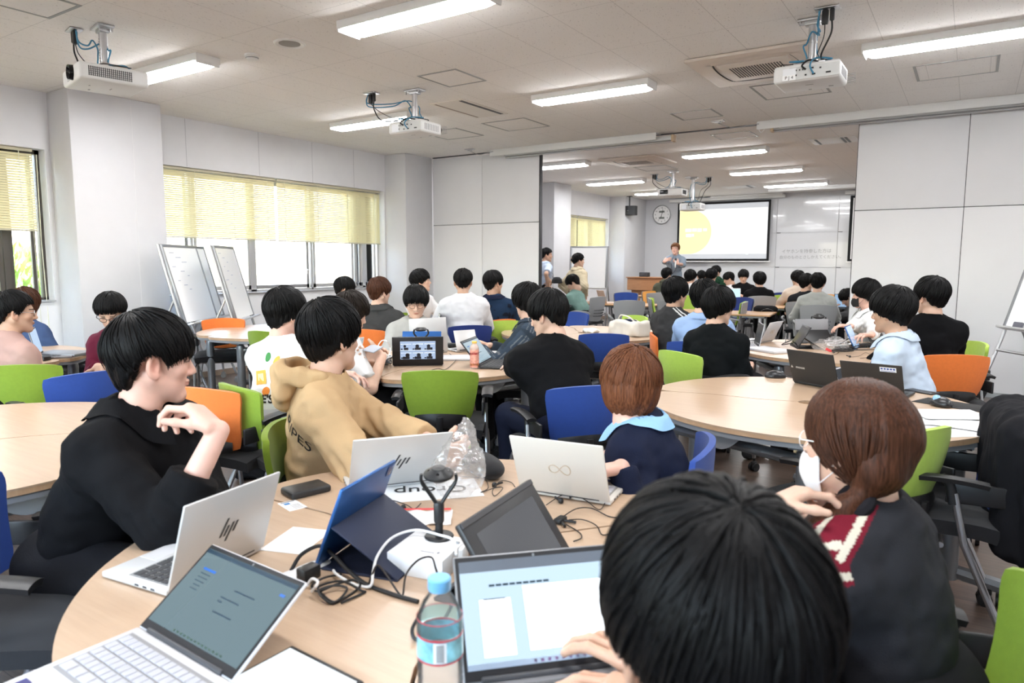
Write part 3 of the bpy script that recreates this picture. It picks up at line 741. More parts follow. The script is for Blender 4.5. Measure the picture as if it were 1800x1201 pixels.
MB().lathe([(0, 0), (.225, 0), (.238, .012), (.245, .03), (.235, .036), (.226, .026), (.224, .012)], 48, MC @ Matrix.Translation((0, 0, -.01))).build('case', mat('clock_silver', (.35, .36, .37), .35, .8), t)
MB().lathe([(.226, -.002), (.226, .012), (0, .0125)], 48, MC).build('dial', mat('clock_dial', (.82, .82, .82), .6), t, 0)
for k in range(1, 13):
    an = PI/2-k*PI/6; text('numeral', str(k), .055, Matrix.Translation((math.cos(an)*.175, -.0135, math.sin(an)*.175)) @ MC, BLACKP, t)
h = MB()
for an, L_, wd in ((R(70), .11, .010), (R(79), .16, .007)): h.box((L_/2-.04, -.016, 0), (L_+.08, .002, wd), 0, Matrix.Rotation(-an, 4, 'Y'))
h.build('hands', BLACKP, t, 0)
dsp = MB()
for z in (.075, -.085): dsp.box((0, -.0135, z), (.15, .003, .048))
dsp.build('display', mat('lcd_grey', (.16, .18, .17), .4), t, 0)
# ---- daylight outside the left windows
hill = MB(); hill.grid(lambda u, v: (-8.4-u*9, -3+v*24, .55+u*3.2+.35*math.sin(v*37)*u+.2*math.sin(u*19+v*60)), 22, 60)
struct(hill.build('hill', mat('bank_earth', (.20, .18, .12), .9, noise=.5, nscale=3.0), None, 60))
bs = MB(); rr = random.Random(3)
for i in range(1500):
    y = rr.uniform(.5, 4.6); u = rr.uniform(.02, .30); p = Vector((-8.4-u*9, y, .6+u*3.2)); a = rr.uniform(0, 6.28); l = rr.uniform(.10, .28)
    e = Vector((math.cos(a)*.5, math.sin(a)*.5, rr.uniform(.4, 1.1))).normalized()*l; s = e.cross(Vector((math.sin(a), .3, .4))).normalized()*l*.12
    bs.add([p, p+e*.5+s, p+e, p+e*.5-s], [(0, 1, 2, 3)])
tag(bs.build('grass', mat('grass_green', (.16, .26, .05), .8, noise=.4, nscale=8), None, 0), 'sunlit grass and weeds on the bank outside the left window', 'grass', kind='stuff')
# ================================================================== tables, chairs, whiteboard stands
WOODM = None
def wood_mat(name, c1, c2, rough=.32):
    m = bpy.data.materials.new(name); m.use_nodes = True; nt = m.node_tree; b = nt.nodes['Principled BSDF']
    b.inputs['Roughness'].default_value = rough
    t = nt.nodes.new('ShaderNodeTexCoord'); mp = nt.nodes.new('ShaderNodeMapping'); mp.inputs['Scale'].default_value = (1.2, 16, 4)
    n = nt.nodes.new('ShaderNodeTexNoise'); n.inputs['Scale'].default_value = 4; n.inputs['Detail'].default_value = 7; n.inputs['Roughness'].default_value = .6
    nt.links.new(t.outputs['Object'], mp.inputs['Vector']); nt.links.new(mp.outputs['Vector'], n.inputs['Vector'])
    r = nt.nodes.new('ShaderNodeValToRGB'); r.color_ramp.elements[0].position = .3; r.color_ramp.elements[1].position = .7
    r.color_ramp.elements[0].color = (*c1, 1); r.color_ramp.elements[1].color = (*c2, 1)
    nt.links.new(n.outputs['Fac'], r.inputs['Fac']); nt.links.new(r.outputs['Color'], b.inputs['Base Color'])
    MATS[name] = m; return m
MAPLE = wood_mat('maple_top', (.47, .325, .218), (.53, .382, .262))
EDGEW = wood_mat('maple_edge', (.50, .31, .18), (.58, .38, .23), .45)
OAK = wood_mat('oak_top', (.47, .26, .12), (.56, .33, .16))
LECT = wood_mat('lectern_wood', (.33, .15, .065), (.40, .19, .085), .4)
TRIMG = mat('table_trim', (.25, .26, .28), .4)
LEGG = mat('leg_grey', (.26, .27, .285), .35, .6)
TUBE = mat('chair_tube', (.42, .42, .43), .32, .9)
BLKF = mat('black_fabric', (.013, .013, .015), .95, noise=.2, nscale=600, bump=.3, bscale=900, sheen=.1)
TH = .72
def caster(par, x, y, m=None):
    b = MB()
    for s in (-1, 1): b.tube([(x+s*.016-.009, y, .028), (x+s*.016+.009, y, .028)], .028, 16)
    b.box((x, y, .055), (.02, .05, .03), .008); b.cyl((x, y, .055), (x, y, .085), .008, 8)
    o = b.build('caster', m or BLACKP, par); return o
def segment(R0, a0, a1, c=.13, inner=.05, gap=.004):
    """outline of one table of a round group: a wedge with rounded outer corners"""
    pts = []
    def pol(r, a): return Vector((r*math.cos(a), r*math.sin(a)))
    def off(p, a, s): return p+Vector((-math.sin(a), math.cos(a)))*gap*s
    k = c/R0
    A0, C0, B0 = off(pol(R0-c, a0), a0, 1), off(pol(R0, a0), a0, 1), pol(R0, a0+k)
    A1, C1, B1 = off(pol(R0-c, a1), a1, -1), off(pol(R0, a1), a1, -1), pol(R0, a1-k)
    bz = lambda a, b, d, t: a*(1-t)**2+b*2*t*(1-t)+d*t*t
    for i in range(9): a = a1-(a1-a0)*i/8; pts.append(pol(inner, a)) if 0 < i < 8 else pts.append(off(pol(inner, a), a, 1 if i == 8 else -1))
    # wavy joint
    for i in range(1, 6): t = i/6; pts.append(off(pol(inner+(R0-c-inner)*t, a0+.10*math.sin(PI*2*t)*(1-t)), a0, 1))
    for i in range(9): pts.append(bz(A0, C0, B0, i/8))
    for i in range(1, 36): pts.append(pol(R0, a0+k+(a1-a0-2*k)*i/36))
    for i in range(9): pts.append(bz(B1, C1, A1, i/8))
    for i in range(5, 0, -1): t = i/6; pts.append(off(pol(inner+(R0-c-inner)*t, a1+.10*math.sin(PI*2*t)*(1-t)), a1, -1))
    return pts
def inset(poly, d):
    n = len(poly); out = []
    for i in range(n):
        a, b, c = poly[i-1], poly[i], poly[(i+1) % n]
        t = (c-a); t = t.normalized() if t.length > 1e-9 else Vector((1, 0)); out.append(b+Vector((-t.y, t.x))*d)
    return out
def table_group(cx, cy, seam, labels, R0=.80, group=None, only=None):
    for k in range(3):
        if only and k not in only: continue
        a0, a1 = R(seam+120*k), R(seam+120*k+120); am = (a0+a1)/2
        t = thing('table', labels[k], 'table', (cx, cy, 0), 0, group)
        P = segment(R0, a0, a1)
        MB().prism(P, TH-.006, TH).build('tabletop', MAPLE, t, 0)
        MB().prism(inset(P, .0015), TH-.024, TH-.006).build('edge_band', EDGEW, t, 0)
        MB().prism(inset(P, .008), TH-.046, TH-.024).build('edge_trim', TRIMG, t, 30)
        d = Vector((math.cos(am), math.sin(am), 0)); n = Vector((-d.y, d.x, 0))
        u = MB()
        b0 = d*.58
        u.tube([b0-n*.34+Vector((0, 0, .60)), b0+n*.34+Vector((0, 0, .60))], .026, 12)
        u.build('cross_beam', LEGG, t)
        for s in (-1, 1):
            p = b0+n*s*.36; l = MB()
            l.tube([p+Vector((0, 0, .09)), p+Vector((0, 0, .62))], .036, 16); l.lathe([(0, .66), (.02, .658), (.035, .64), (.038, .62), (.038, .60)], 16, Matrix.Translation(p))
            l.box((p.x, p.y, .665), (.12, .12, .016), .004)
            lg = l.build('leg', LEGG, t)
            f = MB(); q0, q1 = p-d*.25, p+d*.20
            f.tube([q0+Vector((0, 0, .085)), p+Vector((0, 0, .125)), q1+Vector((0, 0, .085))], .022, 8, None, True, 1.4); f.build('foot', LEGG, lg)
            for q in (q0, q1): caster(lg, q.x, q.y)
            bk = MB(); bk.lathe([(.0, .612), (.011, .612), (.011, .60), (0, .60)], 12, Matrix.Translation(p+d*.03)); 
        w = MB(); w.grid(lambda u_, v_: tuple(b0+n*(u_-.5)*.26+d*.09+Vector((0, 0, TH-.046-.085*math.sin(PI*u_)*v_))), 16, 3, None, .004); w.build('bracket_cover', mat('cover_light', (.45, .46, .48), .5), t)
GRP = 'wedge tables pushed together into round groups'
table_group(-.96, 1.24, 60, ['front wedge table under the black shirted man and his silver laptop', 'front wedge table under the water bottle and bright laptop', 'front wedge table at the ponytail side'] if 0 else
            ['front wedge table with power bank, under the beige hoodie boy', 'front wedge table at left, under the keyboard laptop with dark screen', 'front wedge table carrying the water bottle, in front of the nearest head'], group=GRP)
table_group(-.63, 3.62, 68, ['wedge table at the far side of the right group, under the black laptop', 'wedge table at the near left side of the right group, empty top', 'wedge table at the right side of the right group, with papers and trackball'], .78, group=GRP)
table_group(-3.10, 3.70, 44, ['wedge table at the far side of the middle group, behind the monitor', 'wedge table at the left of the middle group, with tangled cables', 'wedge table at the near right of the middle group, with the peach drink bottle'], group=GRP)
table_group(-.83, 5.97, 30, ['wedge table at the far side of the right rear group, masked boy behind it', 'wedge table at the left of the right rear group, with the pale laptops', 'wedge table at the near side of the right rear group, with the plastic bag'], group=GRP)
table_group(-3.15, 6.05, 10, ['empty wedge table at the far side, under the white cloth bag', 'empty wedge table behind the denim jacket', 'empty wedge table behind the empty blue chair'], group=GRP)
table_group(-5.75, 4.55, 20, ['empty wedge table at the whiteboard stands, far side', 'empty wedge table at the whiteboard stands, left side', 'empty wedge table at the whiteboard stands, near side'], group=GRP)
table_group(-5.95, 1.92, 30, ['wedge table before the girl in blue, far left', 'wedge table far left, beyond the picture edge', 'wedge table far left with grey laptop before the man in pink'], group=GRP)
table_group(-3.16, .96, 60, ['bare wedge table at the left edge, far side', 'bare wedge table at the left edge, left side', 'bare wedge table behind the black shirted man'], group=GRP)
table_group(-5.0, 5.62, 35, ['wedge table in the rear left corner, far side by the pillar', 'wedge table in the rear left corner, window side with green bottle', 'wedge table in the rear left corner with the tablet screen'], group=GRP)
# ---- stackable chairs with coloured upholstered backs
COLS = {}
for k_, c_ in dict(green=(.20, .30, .020), lime=(.36, .52, .07), blue=(.016, .055, .27), navy=(.012, .03, .17), orange=(.72, .17, .028), amber=(.80, .36, .08)).items():
    COLS[k_] = mat('seatback_'+k_, c_, .8, noise=.05, nscale=60, bump=.25, bscale=700, sheen=.12)
def back_fn(z0, z1, w0, w1, rad, y0, lean):
    def f(u, v):
        x = (u-.5)*2; z = z0+(z1-z0)*v; w = (w0+(w1-w0)*v**.8)/2
        zz = z+.020*(1-x*x)*max(0, v-.5)*2-.018*(1-x*x)*max(0, .5-v)*2
        e = 1-.06*max(0, abs(x)-.8)*5*max(0, abs(v-.5)-.38)*8
        return (x*w*e, y0-lean*v+.055*x*x-.012*math.sin(PI*v), zz)
    return f
def make_chair(colour):
    t = thing('chair', 'x', 'chair', (0, 0, 0), 0, None)
    s = MB(); s.grid(lambda u, v: ((u-.5)*.47*(1-.10*max(0, .35-v)), -.21+v*.45, .455-.020*(2*v-1)**4-.012*(2*u-1)**4+.008*math.sin(PI*u)*math.sin(PI*v)-.03*max(0, v-.85)*6*(v-.85)), 14, 14, None, -.055)
    s.build('seat', BLKF, t, 60)
    b = MB(); b.grid(back_fn(.525, .80, .33, .44, .5, -.235, .045), 20, 12, None, .022); b.build('backrest', COLS[colour], t, 60)
    k = MB(); k.grid(back_fn(.515, .56, .28, .30, .5, -.258, .008), 12, 3, None, .010)
    k.tube([(0, -.20, .42), (0, -.275, .46), (0, -.275, .56)], .018, 8, None, True, .6); k.build('back_support', BLACKP, t, 60)
    for q in (-1, 1):
        f = MB(); f.tube(spline([(q*.20, .10, .415), (q*.235, .17, .40), (q*.25, .205, .34), (q*.255, .235, .09)], 6), .0125, 10)
        lf = f.build('leg', TUBE, t); caster(lf, q*.255, .236)
        r_ = MB(); r_.tube([(q*.245, -.06, .60), (q*.25, -.10, .42), (q*.265, -.245, .09)], .0125, 10)
        lr = r_.build('leg', TUBE, t); caster(lr, q*.265, -.245)
        a = MB(); a.tube(spline([(q*.245, -.06, .56), (q*.243, -.045, .63), (q*.25, -.02, .655)], 5), .016, 10)
        a.grid(lambda u, v: (q*(.232+.05*u), -.16+.29*v, .665-.012*(2*v-1)**2-.006*(2*u-1)**2), 6, 12, None, -.018)
        a.box((q*.235, -.135, .60), (.014, .20, .075), .005)
        a.build('armrest', BLACKP, t, 50)
    u = MB(); u.tube([(-.245, -.03, .405), (.245, -.03, .405)], .011, 8); u.tube([(-.20, .10, .405), (.20, .10, .405)], .011, 8); u.build('seat_frame', TUBE, t)
    return t
CH0 = make_chair('green')
CH_USED = False
def chair(colour, x, y, A, label, group='stackable chairs with coloured backs'):
    """A: heading of a sitter in degrees"""
    global CH_USED
    if not CH_USED:
        CH_USED = True; o = CH0
    else: o = dup(CH0)
    o.location = (x, y, 0); o.rotation_euler = (0, 0, R(A-90)); o['label'] = label; o['group'] = group
    for c in COL.objects:
        if c.parent == o and c.name.split('.')[0] == 'backrest': c.material_slots[0].link = 'OBJECT'; c.material_slots[0].material = COLS[colour]
    return o
def chair_px(colour, px, py, A, label, z=.815):
    """px,py: picture point of the middle of the back's top edge"""
    p = onz(px, py, z); a = R(A); q = p+Vector((math.cos(a), math.sin(a), 0))*.27
    return chair(colour, q.x, q.y, A, label)
chair_px('green', 772, 653, 124, 'empty green chair with black seat, pulled up to the middle table, back towards us')
chair_px('blue', 1062, 581, 118, 'empty blue chair right of the black t-shirt boy, before the white topped table', .845)
chair_px('green', 30, 643, 140, 'green chair at the left picture edge, under the man in pink')
chair_px('blue', 160, 656, 175, 'blue chair behind the bare table at left, above the black collar')
chair_px('orange', 393, 560, 322, 'orange chair at the empty table, in front of the leaning whiteboards')
chair_px('orange', 527, 561, 310, 'orange chair sliver showing behind the boy in printed white t-shirt')
chair_px('green', 458, 583, 95, 'green chair at the near side of the empty table by the whiteboards')
chair_px('blue', 1014, 549, 262, 'blue chair at the far side of the empty table, left of the cloth bag')
chair_px('lime', 1122, 555, 245, 'lime green chair at the far side of the empty table, right of the cloth bag')
chair_px('orange', 886, 562, 165, 'orange chair left of the denim jacket, at the empty table')
chair_px('orange', 347, 684, 100, 'orange chair in front of the raised hand, beside the power strip')
chair_px('lime', 1632, 758, 150, 'lime green chair between ponytail woman and papers on the right table')
# ---- grey mesh chairs of the far room
CGREY = mat('chair_grey', (.30, .305, .315), .5)
def make_grey():
    t = thing('office_chair', 'x', 'chair', (0, 0, 0), 0)
    s = MB(); s.grid(lambda u, v: ((u-.5)*.46, -.21+v*.44, .455-.02*(2*v-1)**4-.01*(2*u-1)**4), 10, 10, None, -.05); s.build('seat', BLKF, t, 60)
    b = MB(); fb = back_fn(.50, .86, .36, .46, .5, -.245, .07); b.grid(fb, 18, 12, None, .012); b.build('backrest', CGREY, t, 60)
    h = MB()
    for i in range(14):
        for j in range(3):
            p = Vector(fb(.16+.68*i/13, .22+.12*j)); h.box((p.x, p.y-.0128, p.z), (.007, .004, .016))
    h.build('perforation_pattern', DARKG, t, 0)
    c = MB(); fc = back_fn(.56, .86, .33, .43, .5, -.228, .065); c.grid(fc, 14, 8, None, .014); c.build('back_pad', COLS['lime'], t, 60)
    for q in (-1, 1):
        a = MB(); a.tube(spline([(q*.22, -.24, .60), (q*.27, -.20, .64), (q*.275, .05, .64), (q*.265, .12, .55), (q*.25, .08, .43)], 6), .014, 8); a.build('armrest', CGREY, t)
        f = MB(); f.tube([(q*.22, .12, .42), (q*.25, .24, .09)], .014, 8); l = f.build('leg', CGREY, t); caster(l, q*.25, .24)
        f = MB(); f.tube([(q*.22, -.20, .50), (q*.255, -.26, .09)], .014, 8); l = f.build('leg', CGREY, t); caster(l, q*.255, -.26)
    return t
GC0 = make_grey(); GC_USED = False
COLS['greypad'] = mat('seatback_grey', (.32, .325, .335), .7)
def grey_chair(colour, x, y, A, label):
    global GC_USED
    if not GC_USED: GC_USED = True; o = GC0
    else: o = dup(GC0)
    o.location = (x, y, 0); o.rotation_euler = (0, 0, R(A-90)); o['label'] = label; o['group'] = 'grey shell chairs of the far room'
    for c in COL.objects:
        if c.parent == o and c.name.split('.')[0] == 'back_pad': c.material_slots[0].link = 'OBJECT'; c.material_slots[0].material = COLS[colour]
    return o
def grey_px(colour, px, py, D, A, label):
    p = atd(px, py, D); a = R(A); q = p+Vector((math.cos(a), math.sin(a), 0))*.3
    return grey_chair(colour, q.x, q.y, A, label)
grey_px('greypad', 1107, 522, 9.8, 118, 'empty grey shell chair with perforated back, facing away, behind the cloth bag')
grey_px('blue', 1100, 512, 12.5, 298, 'blue padded grey chair beyond the far left table')
grey_px('amber', 1148, 506, 13.2, 300, 'orange padded grey chair right of the lectern')
grey_px('greypad', 1153, 512, 12.2, 80, 'grey shell chair turned sideways before the lectern')
grey_px('lime', 1140, 532, 10.6, 20, 'lime padded grey chair left of the striped jacket boy')
grey_px('greypad', 1168, 540, 9.8, 60, 'grey shell chair just left of the striped jacket, back turned')
grey_px('lime', 1216, 530, 11.4, 290, 'lime padded grey chair at the far table, right of the striped jacket boy')
grey_px('navy', 1308, 533, 10.8, 250, 'blue padded grey chair at the far middle table')
grey_px('lime', 1313, 535, 9.6, 190, 'lime padded grey chair seen from its side at the far middle table')
grey_px('navy', 1376, 511, 12.6, 290, 'blue padded grey chair against the white panels')
grey_px('lime', 1376, 518, 11.6, 290, 'lime padded grey chair in front of the white panels')
grey_px('amber', 1450, 514, 12.0, 285, 'orange padded grey chair behind the boy in pale grey')
# ---- far tables
def far_table(label, cx, cy, w, d, rz):
    t = thing('table', label, 'table', (cx, cy, 0), rz)
    b = MB(); b.box((0, 0, .705), (w, d, .022), .006); b.build('tabletop', OAK, t, 0); b = MB(); b.box((0, 0, .68), (w-.16, d-.16, .03)); b.build('frame', LEGG, t, 0)
    for sx in (-1, 1):
        for sy in (-1, 1): MB().cyl((sx*(w/2-.14), sy*(d/2-.12), 0), (sx*(w/2-.14), sy*(d/2-.12), .68), .028, 12).build('leg', ALU, t)
def ft(label, px, py, D, w, d, rz): p = atd(px, py, D); far_table(label, p.x, p.y, w, d, rz)
ft('oak table in the far room with the rose laptop, beside the lectern', 1085, 519, 11.9, 1.5, .75, R(-8))
ft('oak table in the far room behind the striped jacket boy', 1262, 546, 9.9, 1.5, .75, R(6))
ft('oak table in the far room before the boy in olive hoodie', 1180, 500, 14.6, 1.4, .7, R(0))
ft('oak table in the far room between the boys in black', 1290, 508, 13.2, 1.6, .75, R(0))
ft('oak table in the far room at the boy in cream', 1372, 530, 11.2, 1.2, .7, R(10))
ft('oak table in the far room at the right partition', 1490, 532, 11.0, 1.4, .75, R(0))
# ---- lectern
p = atd(1146, 500, 15.6)
t = thing('lectern', 'brown wooden lectern at the far wall beside the presenter', 'lectern', (p.x, p.y, 0), R(-4))
MB().box((0, 0, .40), (.78, .46, .80), .006).build('cabinet', LECT, t, 0); MB().box((0, -.03, .94), (.92, .56, .28), .008).build('top_box', LECT, t, 0); MB().box((0, -.05, 1.085), (.95, .60, .02), .004).build('top_board', LECT, t, 0)
q = thing('desk_monitor', 'small black box standing on the lectern', 'monitor', (p.x-.18, p.y, 1.095), 0); MB().box((0, 0, .05), (.22, .12, .10), .012).build('casing', BLACKP, q); MB().box((0, -.061, .055), (.18, .004, .07)).build('front_panel', DARKG, q)
# ---- leaning whiteboards on wheeled frames
BOARDW = mat('board_face', (.84, .85, .86), .2)
def board_stand(label, x, y, A, bw=.88, zb=.78, zt=1.72, tilt=.30, notes=0, eraser=False):
    """A: heading of the writing face"""
    t = thing('whiteboard_stand', label, 'whiteboard', (x, y, 0), R(A+90))       # local -Y is the face
    tl = lambda z: (z-zb)*tilt
    M = frame_m((0, tl(zb)-.02, zb), (1, 0, 0), (0, tilt, 1), (0, -1, tilt))
    H_ = (zt-zb)*math.hypot(1, tilt)
    MB().box((0, H_/2, 0), (bw-.05, H_-.05, .014), 0, M).build('board', BOARDW, t, 0)
    f = MB()
    for s in (-1, 1): f.box((s*(bw/2-.014), H_/2, 0), (.03, H_, .03), .006, M)
    f.box((0, H_-.014, 0), (bw, .03, .03), .006, M); f.build('board_frame', mat('frame_grey', (.30, .31, .33), .4, .6), t)
    tr_ = MB(); tr_.box((0, .0, .035), (bw*.98, .02, .10), .004, M); tr_.build('tray', ALU, t)
    for s in (-1, 1):
        x_ = s*(bw/2+.008); l = MB()
        l.tube(spline([(x_, tl(zt)+.0, zt), (x_, tl(zb)+.01, zb), (x_, tl(.3)-.02, .3), (x_, tl(.12)-.05, .10)], 6), .015, 10); lo = l.build('leg', TUBE, t); caster(lo, x_, tl(.12)-.05, GREYP)
        l = MB(); l.tube(spline([(x_, tl(1.0)+.02, 1.0), (x_, .28, .55), (x_, .36, .25), (x_, .36, .10)], 6), .013, 10); lo = l.build('leg', TUBE, t); caster(lo, x_, .36, GREYP)
    c = MB(); c.tube([(-bw/2, tl(.62), .62), (bw/2, tl(.62), .62)], .012, 8); c.tube([(-bw/2, .33, .40), (bw/2, .33, .40)], .012, 8); c.build('cross_bar', TUBE, t)
    if notes:
        n = MB(); r = random.Random(notes)
        for i in range(9): n.box((-bw*.32+r.uniform(-.01, .05)+(i % 3)*.12, H_*.92-.05*i-.02, .0078), (r.uniform(.04, .13), .006, .0006), 0, M)
        n.build('written_notes', mat('ink_blue', (.25, .3, .42), .6), t, 0)
    if eraser: MB().box((.0-bw*.30, .035, .06), (.10, .05, .028), .008, M).build('eraser', mat('eraser_grey', (.14, .14, .17), .7), t)
    return t
for px, py, D, A_, nt_, lb in ((352, 556, 7.6, 36, 5, 'portable whiteboard with small notes, the nearer of the pair leaning by the wide pillar'), (366, 553, 7.95, 36, 0, 'portable whiteboard tucked just behind the nearer one by the wide pillar'), (428, 552, 8.0, 42, 8, 'portable whiteboard standing in front of the bright window, right of the leaning pair')):
    p = atd(px, py, D); board_stand(lb, p.x, p.y, A_, zb=.75, zt=1.58, tilt=.26, notes=nt_)
p = ony(1767, 577, 7.75); q_ = Vector((math.cos(R(305)), math.sin(R(305)), 0))*.60+p
board_stand('portable whiteboard with an eraser in its tray, at the right picture edge', q_.x, q_.y, 215, bw=1.2, zb=p.z, zt=p.z+1.1, tilt=.30, eraser=True)
p = atd(1034, 470, 13.3); board_stand('white portable board in the far room behind the standing woman', p.x, p.y, -75, bw=.72, zb=.92, zt=1.72, tilt=.12)
# ================================================================== people
def cloth_mat(name, col, rough=.85, bump=.25, bscale=350, noise=.08, attr=None, sheen=0.0):
    return mat('cloth_'+name, col, rough, noise=noise, nscale=7, bump=bump, bscale=bscale, attr=attr, sheen=sheen, spec=.12)
SKIN = mat('skin', (.6, .4, .3), .5, sub=.12, noise=.05, nscale=35, bump=.06, bscale=500, attr='tone', spec=.4)
CLOTHV = mat('cloth_printed', (.5, .5, .5), .85, noise=.06, nscale=8, bump=.25, bscale=350, attr='tone', spec=.12)
def hair_mat(name, col, tip=None):
    if name in MATS: return MATS[name]
    m = bpy.data.materials.new(name); m.use_nodes = True; nt = m.node_tree; b = nt.nodes['Principled BSDF']
    b.inputs['Roughness'].default_value = .48; b.inputs['Specular IOR Level'].default_value = .15
    t = nt.nodes.new('ShaderNodeTexCoord'); mp = nt.nodes.new('ShaderNodeMapping'); mp.inputs['Scale'].default_value = (1, 1, .10)
    n = nt.nodes.new('ShaderNodeTexNoise'); n.inputs['Scale'].default_value = 230; n.inputs['Detail'].default_value = 3
    nt.links.new(t.outputs['Object'], mp.inputs['Vector']); nt.links.new(mp.outputs['Vector'], n.inputs['Vector'])
    r = nt.nodes.new('ShaderNodeValToRGB'); r.color_ramp.elements[0].position = .3; r.color_ramp.elements[1].position = .75
    r.color_ramp.elements[0].color = (col[0]*.55, col[1]*.55, col[2]*.55, 1); c2 = tip or tuple(c*1.9 for c in col)
    r.color_ramp.elements[1].color = (c2[0], c2[1], c2[2], 1)
    nt.links.new(n.outputs['Fac'], r.inputs['Fac']); nt.links.new(r.outputs['Color'], b.inputs['Base Color'])
    bp = nt.nodes.new('ShaderNodeBump'); bp.inputs['Strength'].default_value = .5; bp.inputs['Distance'].default_value = .0015
    nt.links.new(n.outputs['Fac'], bp.inputs['Height']); nt.links.new(bp.outputs[0], b.inputs['Normal'])
    MATS[name] = m; return m
HAIR = {'black': hair_mat('hair_black', (.0032, .0030, .0033)), 'dark': hair_mat('hair_dark', (.012, .008, .006)),
        'brown': hair_mat('hair_brown', (.050, .019, .010)), 'copper': hair_mat('hair_copper', (.105, .034, .014), (.20, .075, .035)),
        'auburn': hair_mat('hair_auburn', (.16, .07, .03), (.25, .11, .05))}
def rotm(right, fwd, up): return np.array([right, fwd, up], float).T
def basis(A, pitch=0, roll=0):
    """3x3 with columns right, forward, up for a heading A (radians from +X), nodding down by pitch, tilting to its right by roll"""
    f = np.array([math.cos(A)*math.cos(pitch), math.sin(A)*math.cos(pitch), -math.sin(pitch)])
    r = np.array([math.sin(A), -math.cos(A), 0.]); u = np.cross(r, f)
    c, s = math.cos(roll), math.sin(roll)
    return rotm(r*c-u*s, f, u*c+r*s)
def head_sdf(S, c, M, w=1.0, ears=True):
    L = lambda x, y, z: c+M@np.array([x, y, z])
    E = lambda p, r, k=.02, op='u', Q=None: S.ell(L(*p), r, M if Q is None else M@Q, k, op)
    E((0, -.010, .034), (.075*w, .093, .083), .02)
    E((0, .028, -.035), (.058*w, .060, .080), .035)
    for s in (-1, 1):
        S.cone(L(s*.053*w, -.008, -.045), L(s*.012, .064, -.098), .020, .016, .025)
        E((s*.040*w, .054, -.024), (.021, .020, .018), .02)
        E((s*.031, .098, .001), (.017, .016, .010), .012, 's')
        E((s*.031, .0725, -.001), (.0135, .0125, .0105), .004)
        E((s*.011, .093, -.037), (.0085, .009, .007), .006)
    E((0, .066, -.100), (.021, .017, .014), .02)
    S.cone(L(-.034, .079, .019), L(.034, .079, .019), .010, .010, .016)
    S.cone(L(0, .085, .010), L(0, .105, -.031), .0065, .0095, .012)
    E((0, .0865, -.0585), (.0215, .0095, .0052), .006); E((0, .0850, -.0680), (.0175, .0100, .0058), .006)
    if ears:
        for s in (-1, 1):
            Q = np.array([[math.cos(s*.35), math.sin(s*.35), 0], [-math.sin(s*.35), math.cos(s*.35), 0], [0, 0, 1]]).T
            E((s*.080*w, -.012, -.008), (.0085, .0200, .034), .008, 'u', Q)
            E((s*.085*w, -.008, -.005), (.006, .010, .018), .006, 's', Q)
            E((s*.078*w, -.004, -.034), (.006, .009, .010), .006)
def skin_cols(V, c, M, base, w=1.0):
    q = (V-c)@M                      # head coordinates
    col = np.tile(np.array(base, float), (len(V), 1))
    def mix(mask, t, to):
        m = (np.clip(mask, 0, 1)*t)[:, None]; col[:] = col*(1-m)+np.array(to)*m
    g = lambda p, r: np.exp(-(((q[:, 0]-p[0])/r[0])**2+((q[:, 1]-p[1])/r[1])**2+((q[:, 2]-p[2])/r[2])**2)*1.0)
    lip = g((0, .09, -.063), (.017, .02, .0065)); mix(lip*1.6, .8, (base[0]*.72, base[1]*.40, base[2]*.40))
    for s in (-1, 1):
        mix(g((s*.08*w, -.01, -.005), (.014, .022, .032))*1.3, .35, (base[0]*.95, base[1]*.55, base[2]*.5))
        mix(g((s*.040, .06, -.028), (.022, .03, .018)), .22, (base[0], base[1]*.70, base[2]*.66))
        xx = np.abs(q[:, 0]-s*.033); zz = q[:, 2]-(.0225-.10*np.clip(xx-.004, 0, 1))
        mix(((xx < .019) & (np.abs(zz) < .0036) & (q[:, 1] > .05)).astype(float), .85, (.015, .011, .01))
        xe = (q[:, 0]-s*.031)/.0145; ze = (q[:, 2]+.0005)/.0028
        mix(((np.abs(xe) < 1) & (np.abs(ze-.5*(1-xe*xe)) < .55) & (q[:, 1] > .05)).astype(float), .9, (.02, .014, .012))
    return col
def hairline(pts):
    a = np.radians([p[0] for p in pts]); z = np.array([p[1] for p in pts])
    return lambda az: np.interp(np.abs(az), a, z)
STYLES = {   # |azimuth from the face|, lowest height of the hair there (head coordinates); thickness; locks
    'mop': dict(h=[(0, .022), (35, .020), (52, -.004), (70, -.022), (82, -.018), (95, .008), (112, .000), (128, -.048), (180, -.080)], t=.023, low=.22),
    'undercut': dict(h=[(0, .020), (38, .014), (54, .004), (64, -.008), (73, .010), (84, .030), (100, .030), (112, .008), (124, -.038), (150, -.078), (180, -.086)], t=.022, low=.35),
    'full': dict(h=[(0, .024), (38, .018), (55, -.010), (75, -.034), (100, -.040), (120, -.052), (140, -.074), (180, -.090)], t=.030, low=.32),
    'short': dict(h=[(0, .062), (40, .058), (58, .035), (70, -.010), (82, -.010), (95, .018), (115, .004), (132, -.038), (180, -.064)], t=.014, low=.15),
    'fringe': dict(h=[(0, .028), (25, .022), (45, .014), (60, -.018), (78, -.026), (95, .002), (112, .000), (130, -.058), (180, -.088)], t=.025),
    'bob': dict(h=[(0, .020), (35, .014), (50, -.030), (65, -.075), (90, -.098), (130, -.126), (180, -.130)], t=.026, low=.95),
    'pulled': dict(h=[(0, .068), (35, .058), (55, .020), (68, -.012), (80, .000), (96, .018), (112, -.005), (135, -.030), (180, -.052)], t=.012, low=.3),
    'curly': dict(h=[(0, .058), (40, .050), (58, .030), (70, -.010), (82, -.008), (95, .018), (115, .004), (132, -.040), (180, -.070)], t=.020, low=.2),
}
